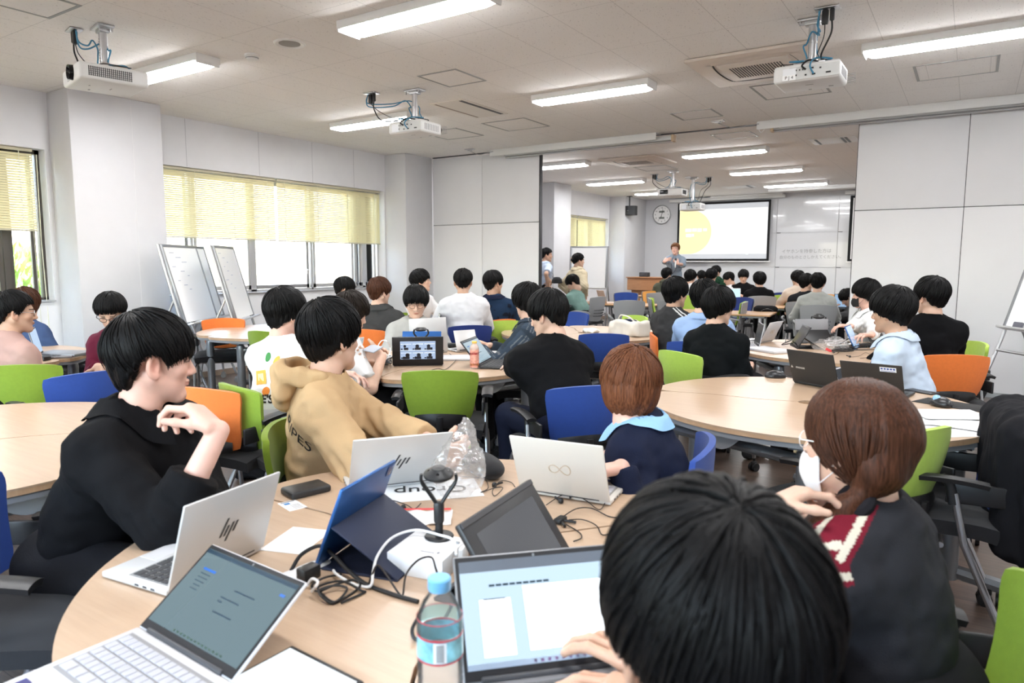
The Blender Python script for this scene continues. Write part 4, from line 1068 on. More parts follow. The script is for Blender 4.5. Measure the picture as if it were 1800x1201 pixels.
def hair_obj(par, c, M, style, mname, res, nlock, seed, extra=None, w=1.0, lift=1.0, tie=None, strands=None):
    st = STYLES[style]; hl = hairline(st['h']); t = st['t']*lift; rng = np.random.default_rng(seed)
    low = st.get('low', .5); S = SDF(); lw = .55 if nlock > 1500 else .8 if nlock > 500 else 1.0
    # the cap is built in head coordinates, moved afterwards
    S.ell((0, -.012, .036), (.075*w+t, .093+t*.9, .083+t), None, .02)
    S.ell((0, -.028, -.020), (.071*w+t*low, .068+t*low, .088), None, .03)
    ph = rng.random(3)*20
    def disp(X, Y, Z):
        az = np.arctan2(X, Y+.03); el = (Z+.02*np.cos(az))*18
        return .0045*vnoise(az*7+ph[0], el*.35+ph[1], 0*az+ph[2])+.0026*vnoise(az*19+ph[0], el*.5, 0*az+ph[1])+.0012*vnoise(az*44, el*.6, 0*az)
    S.add(disp, (-.2, -.2, -.2), (.2, .2, .2), 0, 'd')
    def cut(X, Y, Z):
        az = np.arctan2(X, Y+.012)
        h = hl(az)+.010*vnoise(az*7+ph[1], 0*az+ph[0], 0*az)+.007*vnoise(az*22, 0*az, 0*az+ph[2])
        return -(h-Z+0*X)*.8
    S.add(cut, (-.2, -.2, -.2), (.2, .2, .2), .008, 's')
    if extra: extra(S)
    parts = [S.mesh(res)]
    # locks laid over the cap, from the crown outwards
    vs = []; fs = []
    def lock(pts, wd):
        k = len(pts); base = len(vs)
        for i, p in enumerate(pts):
            tan = pts[min(i+1, k-1)]-pts[max(i-1, 0)]; tan = tan/(np.linalg.norm(tan)+1e-9)
            out = p-np.array([0, -.012, .02]); out = out-tan*(out@tan); out /= np.linalg.norm(out)+1e-9
            sd = np.cross(tan, out); f = wd*(1-(i/(k-1))**3)*(.35 if i == 0 else 1)+.0004
            vs.extend([p+sd*f, p+out*f*.75, p-sd*f, p-out*f*.9])
        for i in range(k-1):
            a = base+i*4
            for j in range(4): fs.append((a+j, a+(j+1) % 4, a+4+(j+1) % 4, a+4+j))
    if strands:
        for pts, wd in strands(rng): lock(pts, wd)
    tilt = R(24); ct, sn = math.cos(tilt), math.sin(tilt)
    rx, ry, rz = .075*w+t*.98, .093+t*.88, .083+t*.98
    if tie is not None:
        td = np.array(tie, float)-np.array([0, -.012, .030]); tr = np.linalg.norm(td); td /= tr
        for q in range(nlock):
            ph_ = rng.uniform(-PI, PI); el_ = rng.uniform(-.75, 1.45); d0 = np.array([math.cos(el_)*math.sin(ph_), math.cos(el_)*math.cos(ph_), math.sin(el_)])
            om = math.acos(np.clip(d0@td, -1, 1))
            if om < .3: continue
            pts = []; lf = rng.uniform(1.0, 1.02); l_ = rng.uniform(.45, 1.0); wd = rng.uniform(.003, .006)
            for i in range(9):
                u = l_*i/8; d = (math.sin((1-u)*om)*d0+math.sin(u*om)*td)/math.sin(om)
                r_ = 1/math.sqrt((d[0]/(.075*w+t*.97))**2+(d[1]/(.093+t*.88))**2+(d[2]/(.083+t*.97))**2)
                p = np.array([0, -.012, .034])+d*(r_*lf*(1-u**4)+tr*u**4)
                if i == 0 and p[2] < hl(math.atan2(p[0], p[1]+.012)): pts = None; break
                pts.append(p)
            if not pts: continue
            lock(pts, wd)
        nlock = 0
    for q in range(nlock):
        phi = rng.uniform(-PI, PI); th0 = rng.uniform(.0, 1.0)**.7*1.25; ln = rng.uniform(.55, 1.1)
        pts = []; sw = rng.normal(0, .14); lf = rng.uniform(.998, 1.028)+(rng.random() < .10)*rng.uniform(0, .05)
        for i in range(9):
            th = th0+ln*i/8*1.25
            p = np.array([math.sin(th)*math.sin(phi+sw*i/8), math.sin(th)*math.cos(phi+sw*i/8), math.cos(th)])
            p = np.array([p[0], p[1]*ct-p[2]*sn, p[1]*sn+p[2]*ct])*np.array([rx, ry, rz])*(lf+.012*(i/8)**2)+np.array([0, -.012, .036])
            az = math.atan2(p[0], p[1]+.012); lim = float(hl(az))-rng.uniform(-.004, .014)
            if p[2] < lim+.002:
                if pts: pts.append(np.array([p[0], p[1], max(p[2], lim-.006)]))
                break
            pts.append(p)
        if len(pts) < 4: continue
        lock(pts, rng.uniform(.0035, .0065)*lw)
    if vs: parts.append((np.array(vs), np.array(fs)))
    V, F = join(parts)
    V = V@M.T+c
    return np_obj('hair', V, F, HAIR[mname], par)
def hand_sdf(S, wr, f, n, side, curl=(.25, .3, .35, .4), thumb=.3, spread=.06, sc=1.0, tdir=None):
    f = np.array(f, float); f /= np.linalg.norm(f); n = np.array(n, float); n -= f*(n@f); n /= np.linalg.norm(n)
    t = np.cross(f, n)*side; wr = np.array(wr, float)
    P = lambda a, b, d=0.: wr+(t*a+f*b+n*d)*sc
    S.rbox(P(0, .050), (.041*sc, .050*sc, .0145*sc), .0135*sc, rotm(t, f, n), .012)
    S.ell(P(.026, .030, .006), (.017*sc, .028*sc, .014*sc), rotm(t, f, n), .012)
    base = [(.031, .092), (.0105, .097), (-.0105, .093), (-.030, .084)]
    LN = [(.043, .026, .021), (.047, .030, .022), (.043, .028, .021), (.034, .021, .019)]
    for i in range(4):
        d0 = f+t*spread*(1.5-i); d0 /= np.linalg.norm(d0); ang = 0; p = P(base[i][0], base[i][1]-.012); rr = [.0098, .0090, .0082, .0070]
        pts = [p]
        for j, a in enumerate((65, 95, 60)):
            ang += R(a)*curl[i]; d = d0*math.cos(ang)+n*math.sin(ang)
            p = p+d*(LN[i][j]+(.012 if j == 0 else 0))*sc; pts.append(p)
        k = 1 if i < 3 else .88
        S.chain(pts, [r*k*sc for r in rr], .004)
    d = (t*.80+f*.62+n*.30) if tdir is None else (t*tdir[0]+f*tdir[1]+n*tdir[2]); d /= np.linalg.norm(d)
    p0 = P(.020, .018, .004); p1 = p0+d*.044*sc
    d2 = d*(1-thumb*.5)+f*thumb*.7+n*thumb*.45; d2 /= np.linalg.norm(d2); p2 = p1+d2*.034*sc
    d3 = d2+f*thumb*.25+n*thumb*.4; d3 /= np.linalg.norm(d3); p3 = p2+d3*.026*sc
    S.chain([p0, p1, p2, p3], [.0135*sc, .0112*sc, .0102*sc, .0082*sc], .008)
def ik(sh, wr, up, fo, pole):
    sh, wr, pole = np.array(sh, float), np.array(wr, float), np.array(pole, float)
    d = wr-sh; L = np.linalg.norm(d); mx = (up+fo)*.995
    if L > mx: wr = sh+d/L*mx; d = wr-sh; L = mx
    u = d/L; a = (up*up-fo*fo+L*L)/(2*L); h = math.sqrt(max(up*up-a*a, 0))
    q = pole-u*(pole@u); q /= np.linalg.norm(q)+1e-9
    return sh+u*a+q*h, wr
LEGMESH = {}
def legs_mesh(stand):
    if stand not in LEGMESH:
        S = SDF()
        if stand:
            S.cone((0, 0, .98), (0, 0, .88), .150, .160, .05, sq=((0, 1, 0), .68))
            for s in (-1, 1): S.chain([(s*.085, 0, .88), (s*.095, .015, .50), (s*.10, -.01, .09)], [.098, .070, .058], .03)
        else:
            S.cone((-.06, -.02, .555), (.06, -.02, .555), .135, .135, .05, sq=((0, 0, 1), .8))
            for s in (-1, 1): S.chain([(s*.09, 0, .555), (s*.14, .40, .545), (s*.14, .36, .11)], [.095, .072, .058], .035)
        def wr(X, Y, Z): return .004*vnoise(X*16, Y*16, Z*22)
        S.add(wr, (-1, -1, 0), (1, 1, 2), 0, 'd')
        V, F = S.mesh(.014)
        LEGMESH[stand] = (V, F)
    return LEGMESH[stand]
SHOE = {}
def shoes(par, stand, m):
    if stand not in SHOE:
        out = []
        for s in (-1, 1):
            x, y = (s*.10, -.01) if stand else (s*.14, .36)
            S = SDF(); S.cone((x, y-.03, .045), (x+s*.01, y+.15, .035), .042, .036, .02); S.cone((x, y-.02, .06), (x, y-.02, .10), .04, .042, .02)
            S.rbox((x, y+.065, -.045), (.2, .3, .055), .002, None, .004, 's')
            V, F = S.mesh(.009); o = np_obj('shoe', V, F, m, None); out.append(o)
        SHOE[stand] = out
        for o in out: o.parent = par
        return
    for o in SHOE[stand]:
        c = o.copy(); COL.objects.link(c); c.parent = par; c.material_slots[0].link = 'OBJECT'; c.material_slots[0].material = m
SKINS = {'light': (.66, .43, .325), 'mid': (.55, .34, .24), 'pink': (.70, .43, .345), 'tan': (.46, .27, .18)}
PEOPLE = {}
def person(label, head, torso, look, pitch=5, roll=0, lean=.10, q=2, skin='light', hair=('mop', 'black'), top=('tee', (.02, .02, .022)), pants=(.012, .012, .014),
           armr=None, arml=None, stand=False, hw=1.0, group=None, shw=.168, cols=None, pat=None, extra=None, glasses=None, mask=None, hextra=None, nlock=None, lift=1.0,
           side=0.0, bulk=1.0, shoe=(.03, .03, .032), sleeve=None, wrinkle=1.0, collar=None, ghost=None, nd=.150, tie=None, strands=None, resc=None):
    """head=(px,py,D) or a point; torso/look = headings in degrees; arm = dict(w=wrist point in body axes (right, forward, height), f=finger dir, n=palm normal, curl, pole)
    q: 0 closest ... 3 farthest"""
    H = (head if isinstance(head, Vector) else atd(*head))-Vector((0, 0, .016))
    A = R(torso); rz = A-PI/2
    f = Vector((math.cos(A), math.sin(A), 0)); rt = Vector((math.sin(A), -math.cos(A), 0))
    root = H-f*lean-rt*side; root = Vector((root.x, root.y, 0))
    P = thing('person', label, 'person', root, rz, group)
    PEOPLE[label] = P
    hz = H.z; hc = np.array([side, lean, hz])
    M = basis(R(look)-A+PI/2, R(pitch), R(roll))
    res_h, res_hair, res_c, res_a = [(.0032, .0038, .0065, .0034), (.0040, .005, .008, .004), (.0052, .0062, .010, .0050), (.0065, .0085, .014, .0065)][q]
    res_c = resc or res_c
    sd = zlib.crc32(label.encode()) % 9999
    nk = hc+M@np.array([0, -.030, -.115])
    nb = np.array([side*.75, lean*.86-.015, hz-nd])                     # base of the neck
    pel = np.array([0, 0, .95 if stand else .535])
    ch = nb+(pel-nb)*.34+np.array([0, .015, 0])                           # chest
    wa = nb+(pel-nb)*.70+np.array([0, -.01, 0])                           # waist
    ft = np.array([0, 1., 0])
    shs = [nb+np.array([s*shw, 0, -.088]) for s in (-1, 1)]
    # ---- body under the clothes: one continuous figure
    B = SDF()
    head_sdf(B, hc, M, hw)
    B.chain([hc+M@np.array([0, -.022, -.045]), nk, nb+np.array([0, -.005, -.03])], [.048, .047, .055], .03)
    B.chain([nb+np.array([0, 0, -.06]), ch, wa, pel], [.085, .125, .115, .125], .04, sq=(ft, .66))
    for s in (0, 1): B.ell(nb+np.array([0, -.004, -.14]), (.155, .082, .115), None, .05) if s == 0 else None; B.cone(nb+np.array([0, -.01, -.030]), shs[s]+np.array([0, 0, .005]), .040, .042, .03)
    arms = []
    up_l, fo_l = .285*bulk, .245*bulk
    hands = []
    for s, sp in ((-1, arml), (1, armr)):
        sp = dict(sp or {})
        cv = lambda v: np.array([(RGT*v[0]+UPV*v[1]-FWD*v[2]).dot(rt), (RGT*v[0]+UPV*v[1]-FWD*v[2]).dot(f), (RGT*v[0]+UPV*v[1]-FWD*v[2]).z])
        if 'wp' in sp: d_ = atd(*sp['wp'])-root; sp['w'] = (d_.dot(rt), d_.dot(f), d_.z)
        for k_ in ('f', 'n', 'pole'):
            if k_+'c' in sp: sp[k_] = cv(sp[k_+'c'])
        w = np.array(sp.get('w', (s*.11, .40+lean*.3, .765) if not stand else (s*.205, .03, .84)), float)
        pole = np.array(sp.get('pole', (s*.75, -.35, -.75)), float)
        shp = shs[0 if s < 0 else 1]+np.array(sp.get('sh', (0, 0, 0)), float)
        el, w = ik(shp, w, up_l, fo_l, pole)
        fd = np.array(sp.get('f', (w-el)/np.linalg.norm(w-el)), float); pn = np.array(sp.get('n', (0, 0, -1) if not stand else (-s, .2, 0)), float)
        arms.append((shp, el, w)); 
        B.chain([shp, el, w], [.046, .037, .0265], .02)
        if not sp.get('nohand'):
            hand_sdf(B, w, fd, pn, s, sp.get('curl', (.3, .34, .38, .42)), sp.get('thumb', .3), sp.get('spread', .05), sp.get('sc', 1.0), sp.get('tdir'))
            hands.append((w, fd/np.linalg.norm(fd)))
    regs = [(hc-np.array([.15, .17, .17]), hc+np.array([.15, .17, .17]), res_h)]
    for w, fd in hands:
        c = w+fd*.075; regs.append((c-.135, c+.135, res_a))
    parts = []
    V, F = B.mesh(.011 if q < 3 else .014)
    cen = V[F].mean(1); keep = np.ones(len(F), bool)
    for lo, hi, rs in regs: keep &= ~((cen > lo+.006) & (cen < hi-.006)).all(1)
    parts.append((V, F[keep]))
    done = []
    for lo, hi, rs in regs:
        v, fq = B.mesh(rs, lo, hi)
        if len(v) == 0: continue
        ce = v[fq].mean(1); k2 = np.ones(len(fq), bool)
        for a, b in done: k2 &= ~((ce > a+.004) & (ce < b-.004)).all(1)
        parts.append((v, fq[k2])); done.append((lo, hi))
    V, F = join(parts)
    np_obj('body', V, F, SKIN, P, skin_cols(V, hc, M, SKINS[skin], hw))
    # ---- hair
    nl = nlock if nlock is not None else (2200, 700, 300, 110)[q]
    hair_obj(P, hc, M, hair[0], hair[1], res_hair, nl, sd, hextra, hw, lift, tie, strands)
    # ---- clothing of the upper body
    kind, tcol = top[0], top[1]
    C = SDF(); g = {'tee': .018, 'shirt': .022, 'long': .022, 'jacket': .032, 'hoodie': .036, 'loose': .040}[kind]
    hem = pel+np.array([0, 0, -.04 if stand else -.015])
    C.chain([nb+np.array([0, 0, -.055]), ch, wa, hem], [.088+g*.6, .128*bulk+g, .120*bulk+g*1.1, .132*bulk+g], .05, sq=(ft, .68))
    C.ell(nb+np.array([0, -.004, -.135]), (.172*bulk+g, .098+g*.8, .135), None, .06)
    for s in (0, 1):
        sv = arms[s][0]
        C.cone(nb+np.array([0, -.016, -.022]), sv+np.array([0, 0, .006]), .052+g*.3, .050+g*.5, .06)
        C.cone(nb+np.array([0, -.005, -.085]), sv*.82+nb*.18+np.array([0, 0, -.035]), .085+g*.3, .066+g*.4, .06, sq=(ft, .72))
    C.cone(nb+np.array([0, -.01, -.04]), nb+np.array([0, -.006, -.012]), .066+g*.3, .060+g*.25, .02)
    SL = sleeve if sleeve is not None else {'tee': .80, 'shirt': 2, 'long': 2, 'jacket': 2, 'hoodie': 2, 'loose': .95}[kind]
    for i, (a, e, w) in enumerate(arms):
        s = SL[i] if isinstance(SL, (tuple, list)) else SL
        r0 = .050+g*.75
        if s < 1: C.cone(a, a+(e-a)*s, r0, r0+.006, .035, cut=True)
        else:
            C.cone(a, e, r0, .043+g*.75, .035)
            C.cone(e, e+(w-e)*min(s-1, .97), .043+g*.7, .033+g*.55, .02, cut=True)
            if s < 2: C.cone(e+(w-e)*(s-1-.16), e+(w-e)*(s-1), .046+g*.7, .044+g*.7, .008, cut=True)
    ph = sd % 31; am = wrinkle*(.0065 if kind not in ('tee',) else .005)
    els = [a[1] for a in arms]
    def fold(X, Y, Z):
        d = am*vnoise(X*13+ph, Y*13, Z*21+Y*9)+am*.55*vnoise(X*31, Y*31+ph, Z*38)
        for e in els:
            rr = np.sqrt((X-e[0])**2+(Y-e[1])**2+(Z-e[2])**2); d = d+np.exp(-(rr/.10)**2)*am*.9*np.sin((Z*.9+Y*.7+X*.4)*130+ph)
        return d
    C.add(fold, (-1, -1, 0), (1, 1, 2.2), 0, 'd')
    # neck opening
    C.cone(nb+np.array([0, .012, -.03]), nk+M@np.array([0, 0, .05]), .050, .066, .006, 's')
    info = dict(nb=nb, nk=nk, arms=arms, ch=ch, wa=wa, hc=hc, M=M, pel=pel, g=g, P=P, shs=shs)
    if extra: extra(C, info)
    V, F = C.mesh(res_c)
    tops = {'tee': 't_shirt', 'shirt': 'shirt', 'long': 'sweater', 'jacket': 'jacket', 'hoodie': 'hoodie', 'loose': 't_shirt'}[kind]
    info['SDF'] = C
    if pat is not None:
        o = np_obj(tops, V, F, CLOTHV, P, pat(V, info))
    else:
        o = np_obj(tops, V, F, cloth_mat('%02x%02x%02x' % tuple(int(255*min(c, 1)**.45) for c in tcol), tcol), P)
    info['top'] = o; info['V'] = V; info['F'] = F
    # ---- collar
    if kind in ('tee', 'loose', 'long') and collar is None: collar = 'rib'
    if collar:
        cm = cloth_mat('collar_%02x%02x%02x' % tuple(int(255*min(c, 1)**.45) for c in top[-1]), top[-1])
        mb = MB(); ring = []
        for j in range(25):
            a = 2*PI*j/24; y = math.sin(a)
            ring.append(nb+np.array([math.cos(a)*(.064+g*.25), -.004+y*(.062+g*.25), -.008-.020*max(y, 0)+.018*max(-y, 0)]))
        if collar == 'rib': mb.tube(ring, .0065 if q > 0 else .0055, 6)
        else:
            # fold-over collar: a sloping band around the neck, open at the front
            hgt, spr = {'shirt': (.040, .030), 'jacket': (.058, .046), 'stand': (0, 0)}[collar]
            def fn(u, v):
                a = R(-250)+u*R(320); y = math.sin(a); x = math.cos(a); fr = max(y, 0)
                r0 = .066+g*.3; z0 = .034-.034*fr
                if collar == 'stand': return nb+np.array([x*(r0-.006*v), -.004+y*(r0-.004*v), -.028+(.062-.030*fr)*v])
                if v < .4: t = v/.4; r = r0-.004*(1-t); z = z0*t-.020*(1-t)
                else: t = (v-.4)/.6; r = r0+.004+(spr+.030*fr*fr)*t; z = z0-(hgt+.030*fr*fr)*t*t
                return nb+np.array([x*r, -.004+y*r*1.02, z])
            mb.grid(fn, 44, 10, None, 0)
            Q = C.push_out([tuple(q) for q in mb.v], .0045) if collar != 'stand' else np.array([tuple(q) for q in mb.v]); mb.v = [Vector(q) for q in Q]
            n_ = len(mb.v); w_ = 11
            off = np.array(Q)-np.array(nb); off[:, 2] *= .2; off /= np.linalg.norm(off, axis=1)[:, None]+1e-9
            base_f = list(mb.f); mb.v += [Vector(q) for q in Q+off*.004]
            mb.f = [tuple(reversed(f_)) for f_ in base_f]+[tuple(i+n_ for i in f_) for f_ in base_f]
            rim = [i*w_+10 for i in range(45)]
            mb.f += [(rim[i], rim[i+1], rim[i+1]+n_, rim[i]+n_) for i in range(44)]
            for e_ in (0, 44): mb.f += [(e_*w_+j, e_*w_+j+1, e_*w_+j+1+n_, e_*w_+j+n_) for j in range(10)]
        mb.build('collar', cm, P)
    # ---- legs and shoes
    V2, F2 = legs_mesh(stand)
    key = 'trousers%d' % stand
    if key not in MATS:
        o2 = np_obj('trousers', V2, F2, cloth_mat('trousers', (.02, .02, .02)), P); MATS[key] = o2
    else:
        o2 = MATS[key].copy(); COL.objects.link(o2); o2.parent = P
    o2.name = 'trousers'
    o2.material_slots[0].link = 'OBJECT'
    o2.material_slots[0].material = cloth_mat('pants_%02x%02x%02x' % tuple(int(255*min(c, 1)**.45) for c in pants), pants)
    shoes(P, stand, mat('shoe_%02x%02x%02x' % tuple(int(255*c) for c in shoe), shoe, .6))
    Lh = lambda x, y, z: Vector(hc+M@np.array([x, y, z]))
    if glasses:
        mb = MB(); gr = .0012 if glasses[1] == 'thin' else .002
        for s in (-1, 1):
            mb.tube([Lh(s*.032+.0225*math.cos(a), .0955-.006*abs(s*.032+.0225*math.cos(a))/.05, -.004+.018*math.sin(a)) for a in np.linspace(0, 2*PI, 21)], gr, 6)
            mb.tube([Lh(s*.0545, .089, .003), Lh(s*.075*hw, .072, .004), Lh(s*.082*hw, .0, .006), Lh(s*.081*hw, -.022, -.006)], gr*1.1, 6)
        mb.tube([Lh(-.0095, .0955, -.001), Lh(0, .098, .002), Lh(.0095, .0955, -.001)], gr, 6)
        mb.build('glasses', mat('glasses_'+glasses[0], {'black': (.01, .01, .01), 'silver': (.6, .6, .62), 'white': (.85, .85, .85)}[glasses[0]], .3, 1.0 if glasses[0] == 'silver' else 0), P)
    if mask:
        mb = MB()
        def fm(u, v):
            a = R(-74)+u*R(148); z = -.026-.078*v
            bul = math.sin(PI*v)**.7; rx = .066*hw+.003-.012*max(v-.6, 0); ry = .094-.012*(v-.4)**2+.012*bul*math.cos(a)**2-.012*max(v-.65, 0)
            return Lh(math.sin(a)*rx, math.cos(a)*ry+.012, z-.006*math.cos(a))
        mb.grid(fm, 20, 10, None, .0025)
        mk = mb.build('face_mask', mat('mask_'+mask, (.012, .012, .013) if mask == 'black' else (.82, .83, .85), .8), P)
        e = MB()
        for s in (-1, 1): e.tube(spline([Lh(s*.067*hw, .040, -.034), Lh(s*.082*hw, .005, .018), Lh(s*.083*hw, -.026, .0), Lh(s*.076*hw, -.012, -.036), Lh(s*.064*hw, .040, -.085)], 5), .0013, 5)
        e.build('ear_loop', MATS['mask_'+mask], mk)
    if ghost: ghost(info)
    return info
def arm_band(V, info, side, a0, bands):
    """colour index of stripes that run along the side of a sleeve that faces a0: bands = [(from angle, to angle, colour)]"""
    a, e, w = info['arms'][0 if side < 0 else 1]; nb = info['nb']; out = []
    for lo, hi, c in bands:
        m = np.zeros(len(V), bool)
        for p, q in ((nb+np.array([side*.05, 0, -.02]), a), (a, e), (e, w)):
            d = (q-p)/np.linalg.norm(q-p); r = V-p; t = r@d; rad = r-t[:, None]*d
            v_ = np.array(a0, float); up = v_-d*(v_@d)
            up /= np.linalg.norm(up); sd = np.cross(d, up)
            ang = np.degrees(np.arctan2(rad@sd, rad@up)); ang = (ang+180) % 360-180
            dist = np.linalg.norm(rad, axis=1)
            m |= (t > -.02) & (t < np.linalg.norm(q-p)+.01) & (ang > lo) & (ang < hi) & (dist < .13)
        out.append((m, c))
    return out
def decal_poly(info, name, pts, M, m, depth=.3, lift=.0022):
    return decal(info, name, None, 1, M, m, depth, lift, pts=pts)
def decal(info, name, s, size, M, m, depth=.3, lift=.0022, align='CENTER', pts=None, bold=0):
    """lettering printed on a garment: the letters are laid onto the cloth along M's -Z"""
    from mathutils.bvhtree import BVHTree
    bv = BVHTree.FromPolygons([tuple(v) for v in info['V']], [tuple(f) for f in info['F']])
    bm = bmesh.new()
    if pts is None:
        cu = bpy.data.curves.new('tmp', 'FONT'); cu.body = s; cu.size = size; cu.align_x = align; cu.align_y = 'CENTER'; cu.resolution_u = 3; cu.offset = bold
        o = bpy.data.objects.new('tmp', cu); COL.objects.link(o)
        dg = bpy.context.evaluated_depsgraph_get(); me = bpy.data.meshes.new_from_object(o.evaluated_get(dg))
        bm.from_mesh(me); bpy.data.objects.remove(o); bpy.data.curves.remove(cu)
    else:
        me = bpy.data.meshes.new(name); bm.faces.new([bm.verts.new((p[0], p[1], 0)) for p in pts])
    bmesh.ops.triangulate(bm, faces=bm.faces[:]); bmesh.ops.subdivide_edges(bm, edges=bm.edges[:], cuts=1 if pts is None else 2)
    d = -(M.to_3x3() @ Vector((0, 0, 1)))
    for v in bm.verts:
        p = M @ v.co; hit = bv.ray_cast(p, d, depth)
        v.co = (hit[0]-d*lift) if hit[0] is not None else p-d*-.05
    bm.to_mesh(me); bm.free(); me.materials.clear(); me.materials.append(m); me.name = name
    o = bpy.data.objects.new(name, me); COL.objects.link(o); o.parent = info['P']; return o
# ================================================================== who sits where
def seat_for(info, colour, A, label, grey=False, back=0.0):
    a = R(A); p = info['P'].location-Vector((math.cos(a), math.sin(a), 0))*back
    return (grey_chair if grey else chair)(colour, p.x, p.y, A, label)
BK = (.0055, .0055, .0065); WT = (.72, .72, .72); NV = (.010, .014, .035)
def hood(i, col, res=.007):
    """hood lying open behind the neck: a garment part of its own"""
    nb = i['nb']; S = SDF(); pts = []; rs = []
    for k in range(17):
        a = R(-242)+R(304)*k/16; y = math.sin(a); b = max(-y, 0); fr = max(y, 0)
        pts.append(nb+np.array([math.cos(a)*(.100+.022*b), -.012+y*(.085+.050*b), .012-.085*fr*fr+.020*b])); rs.append(.026+.016*b)
    S.chain(pts, rs, .012)
    S.ell(nb+np.array([0, -.140, -.030]), (.125, .048, .082), None, .025)
    S.ell(nb+np.array([0, -.085, .050]), (.080, .055, .050), None, .02, 's')
    S.add(lambda X, Y, Z: .006*vnoise(X*24+3, Y*24, Z*30)+.004*np.sin((X*.6+Z)*95+Y*30), (-1, -1, 0), (1, 1, 2.2), 0, 'd')
    V, F = S.mesh(res); np_obj('hood', V, F, cloth_mat('%02x%02x%02x' % tuple(int(255*min(q, 1)**.45) for q in col), col), i['P'])
def plain(col): return lambda V, i: np.tile(np.array(col, float), (len(V), 1))
def banded(base, side, a0, bands):
    def fn(V, i):
        c = np.tile(np.array(base, float), (len(V), 1))
        for m, k in arm_band(V, i, side, a0, bands): c[m] = k
        return c
    return fn
def open_front(inner, outer, wd=.05):
    """jacket worn open over a shirt of another colour"""
    def fn(V, i):
        c = np.tile(np.array(outer, float), (len(V), 1)); y0 = (i['ch'][1])
        m = (np.abs(V[:, 0]-i['nb'][0]*.5) < wd*(.6+.9*np.clip((i['nb'][2]-V[:, 2])/.4, 0, 1))) & (V[:, 1] > y0+.02)
        c[m] = inner; return c
    return fn
# ---- front table
p = person('person in black collared shirt at left, profile, one hand raised to chin', (268, 624, 1.94), 25, 70, pitch=4, lean=.24, q=0, top=('jacket', BK), bulk=1.08, collar='jacket', hair=('undercut', 'black'), skin='pink',
           armr=dict(wp=(384, 757, 1.74), fc=(-.72, .55, -.2), nc=(-.55, -.83, .1), curl=(.55, .62, .7, .78), thumb=.15, tdir=(.35, .9, .55), polec=(.1, -1, .3), ), sleeve=(2, 1.55), nd=.14, arml=dict(wp=(372, 935, 1.72), fc=(.9, -.1, .2), nc=(0, -1, 0)))
o = seat_for(p, 'blue', 38, 'blue chair at the left picture edge behind the black shirted man', back=.0); o.location.x += .10; o.location.y -= .16
def ripes(i):
    M = frame_m(tuple(np.array([.36, -.24, 0])+np.array([0, i['ch'][1], i['ch'][2]-.01])), (.60, .80, 0), (0, 0, 1), (.80, -.60, 0))
    decal(i, 'lettering', 'RIPES', .066, M @ Matrix.Rotation(R(-38), 4, 'Z'), mat('print_black', (.02, .018, .016), .8), .5)
p = person('person in beige hoodie turned to the far room, hands clasped on the table', (583, 586, 2.5), 42, 84, pitch=2, roll=-3, lean=.06, q=0, top=('hoodie', (.50, .34, .185)), hair=('full', 'black'), skin='light', lift=.85, ghost=ripes, wrinkle=1.25,
           armr=dict(wp=(772, 808, 2.26), fc=(.85, .2, -.4), nc=(-.4, .1, -.9), curl=(.7, .75, .8, .85), thumb=.8), arml=dict(wp=(778, 786, 2.34), fc=(.75, -.6, .25), nc=(-.5, -.5, .6), curl=(.75, .78, .8, .85), thumb=.8), pants=(.02, .02, .022))
hood(p, (.50, .34, .185), .006); nb = p['nb']
MB().grid(lambda u, v: tuple(nb+np.array([(u-.5)*(.075+.03*v), .060+.055*v-.02*(2*u-1)**2, .004-.150*v])), 10, 10, None, .004).build('undershirt', cloth_mat('white_inner', (.72, .70, .68)), p['P'])
zp = MB()
for s in (-1, 1): zp.tube([tuple(nb+np.array([s*(.040+.012*v), .078+.052*v, -.005-.16*v])) for v in np.linspace(0, 1, 9)], .004, 6)
zp.build('zip_tape', cloth_mat('zip_tan', (.30, .20, .11)), p['P'])
MB().tube([tuple(nb+np.array([math.cos(a)*.058, .004+math.sin(a)*.062, .012-.03*max(math.sin(a), 0)])) for a in np.linspace(R(-60), R(240), 20)], .0011, 5).build('necklace', mat('silver_chain', (.7, .68, .62), .3, 1), p['P'])
seat_for(p, 'green', 30, 'green chair under the beige hoodie boy, only its side showing', back=-.11)
p = person('person nearest to us, black mop of hair seen from behind, at the bright laptop', (1246, 1078, .66), 141, 131, pitch=2, lean=.14, q=0, top=('tee', (.02, .02, .022)), hair=('mop', 'black'), skin='mid', lift=1.12, nlock=3600,
           arml=dict(wp=(1178, 1262, .97), fc=(-.75, .25, -.3), nc=(0, -1, .1), curl=(.3, .3, .34, .4)), armr=dict(w=(.16, .46, .76)))
seat_for(p, 'blue', 141, 'chair under the nearest person, below the picture edge')
def tail(S):
    S.chain([(0, -.055, .01), (-.035, -.060, -.045), (-.064, -.052, -.086)], [.066, .036, .014], .05); S.chain([(-.064, -.052, -.086), (-.088, -.030, -.12), (-.110, .0, -.16), (-.125, .045, -.215), (-.126, .080, -.29)], [.018, .030, .036, .030, .008], .012)
    rng = np.random.default_rng(5)
def tail_strands(rng):
    out = []
    for q in range(170):
        a = rng.uniform(0, 2*PI); r0 = rng.uniform(.4, 1.05)
        base = [(-.064, -.052, -.086, .014), (-.088, -.030, -.12, .030), (-.110, .0, -.16, .036), (-.125, .045, -.215, .030), (-.127, .082, -.30, .012)]
        out.append(([np.array([x+math.cos(a)*r*r0, y+math.sin(a)*r*r0, z-rng.uniform(0, .012)]) for x, y, z, r in base], rng.uniform(.002, .004)))
    return out
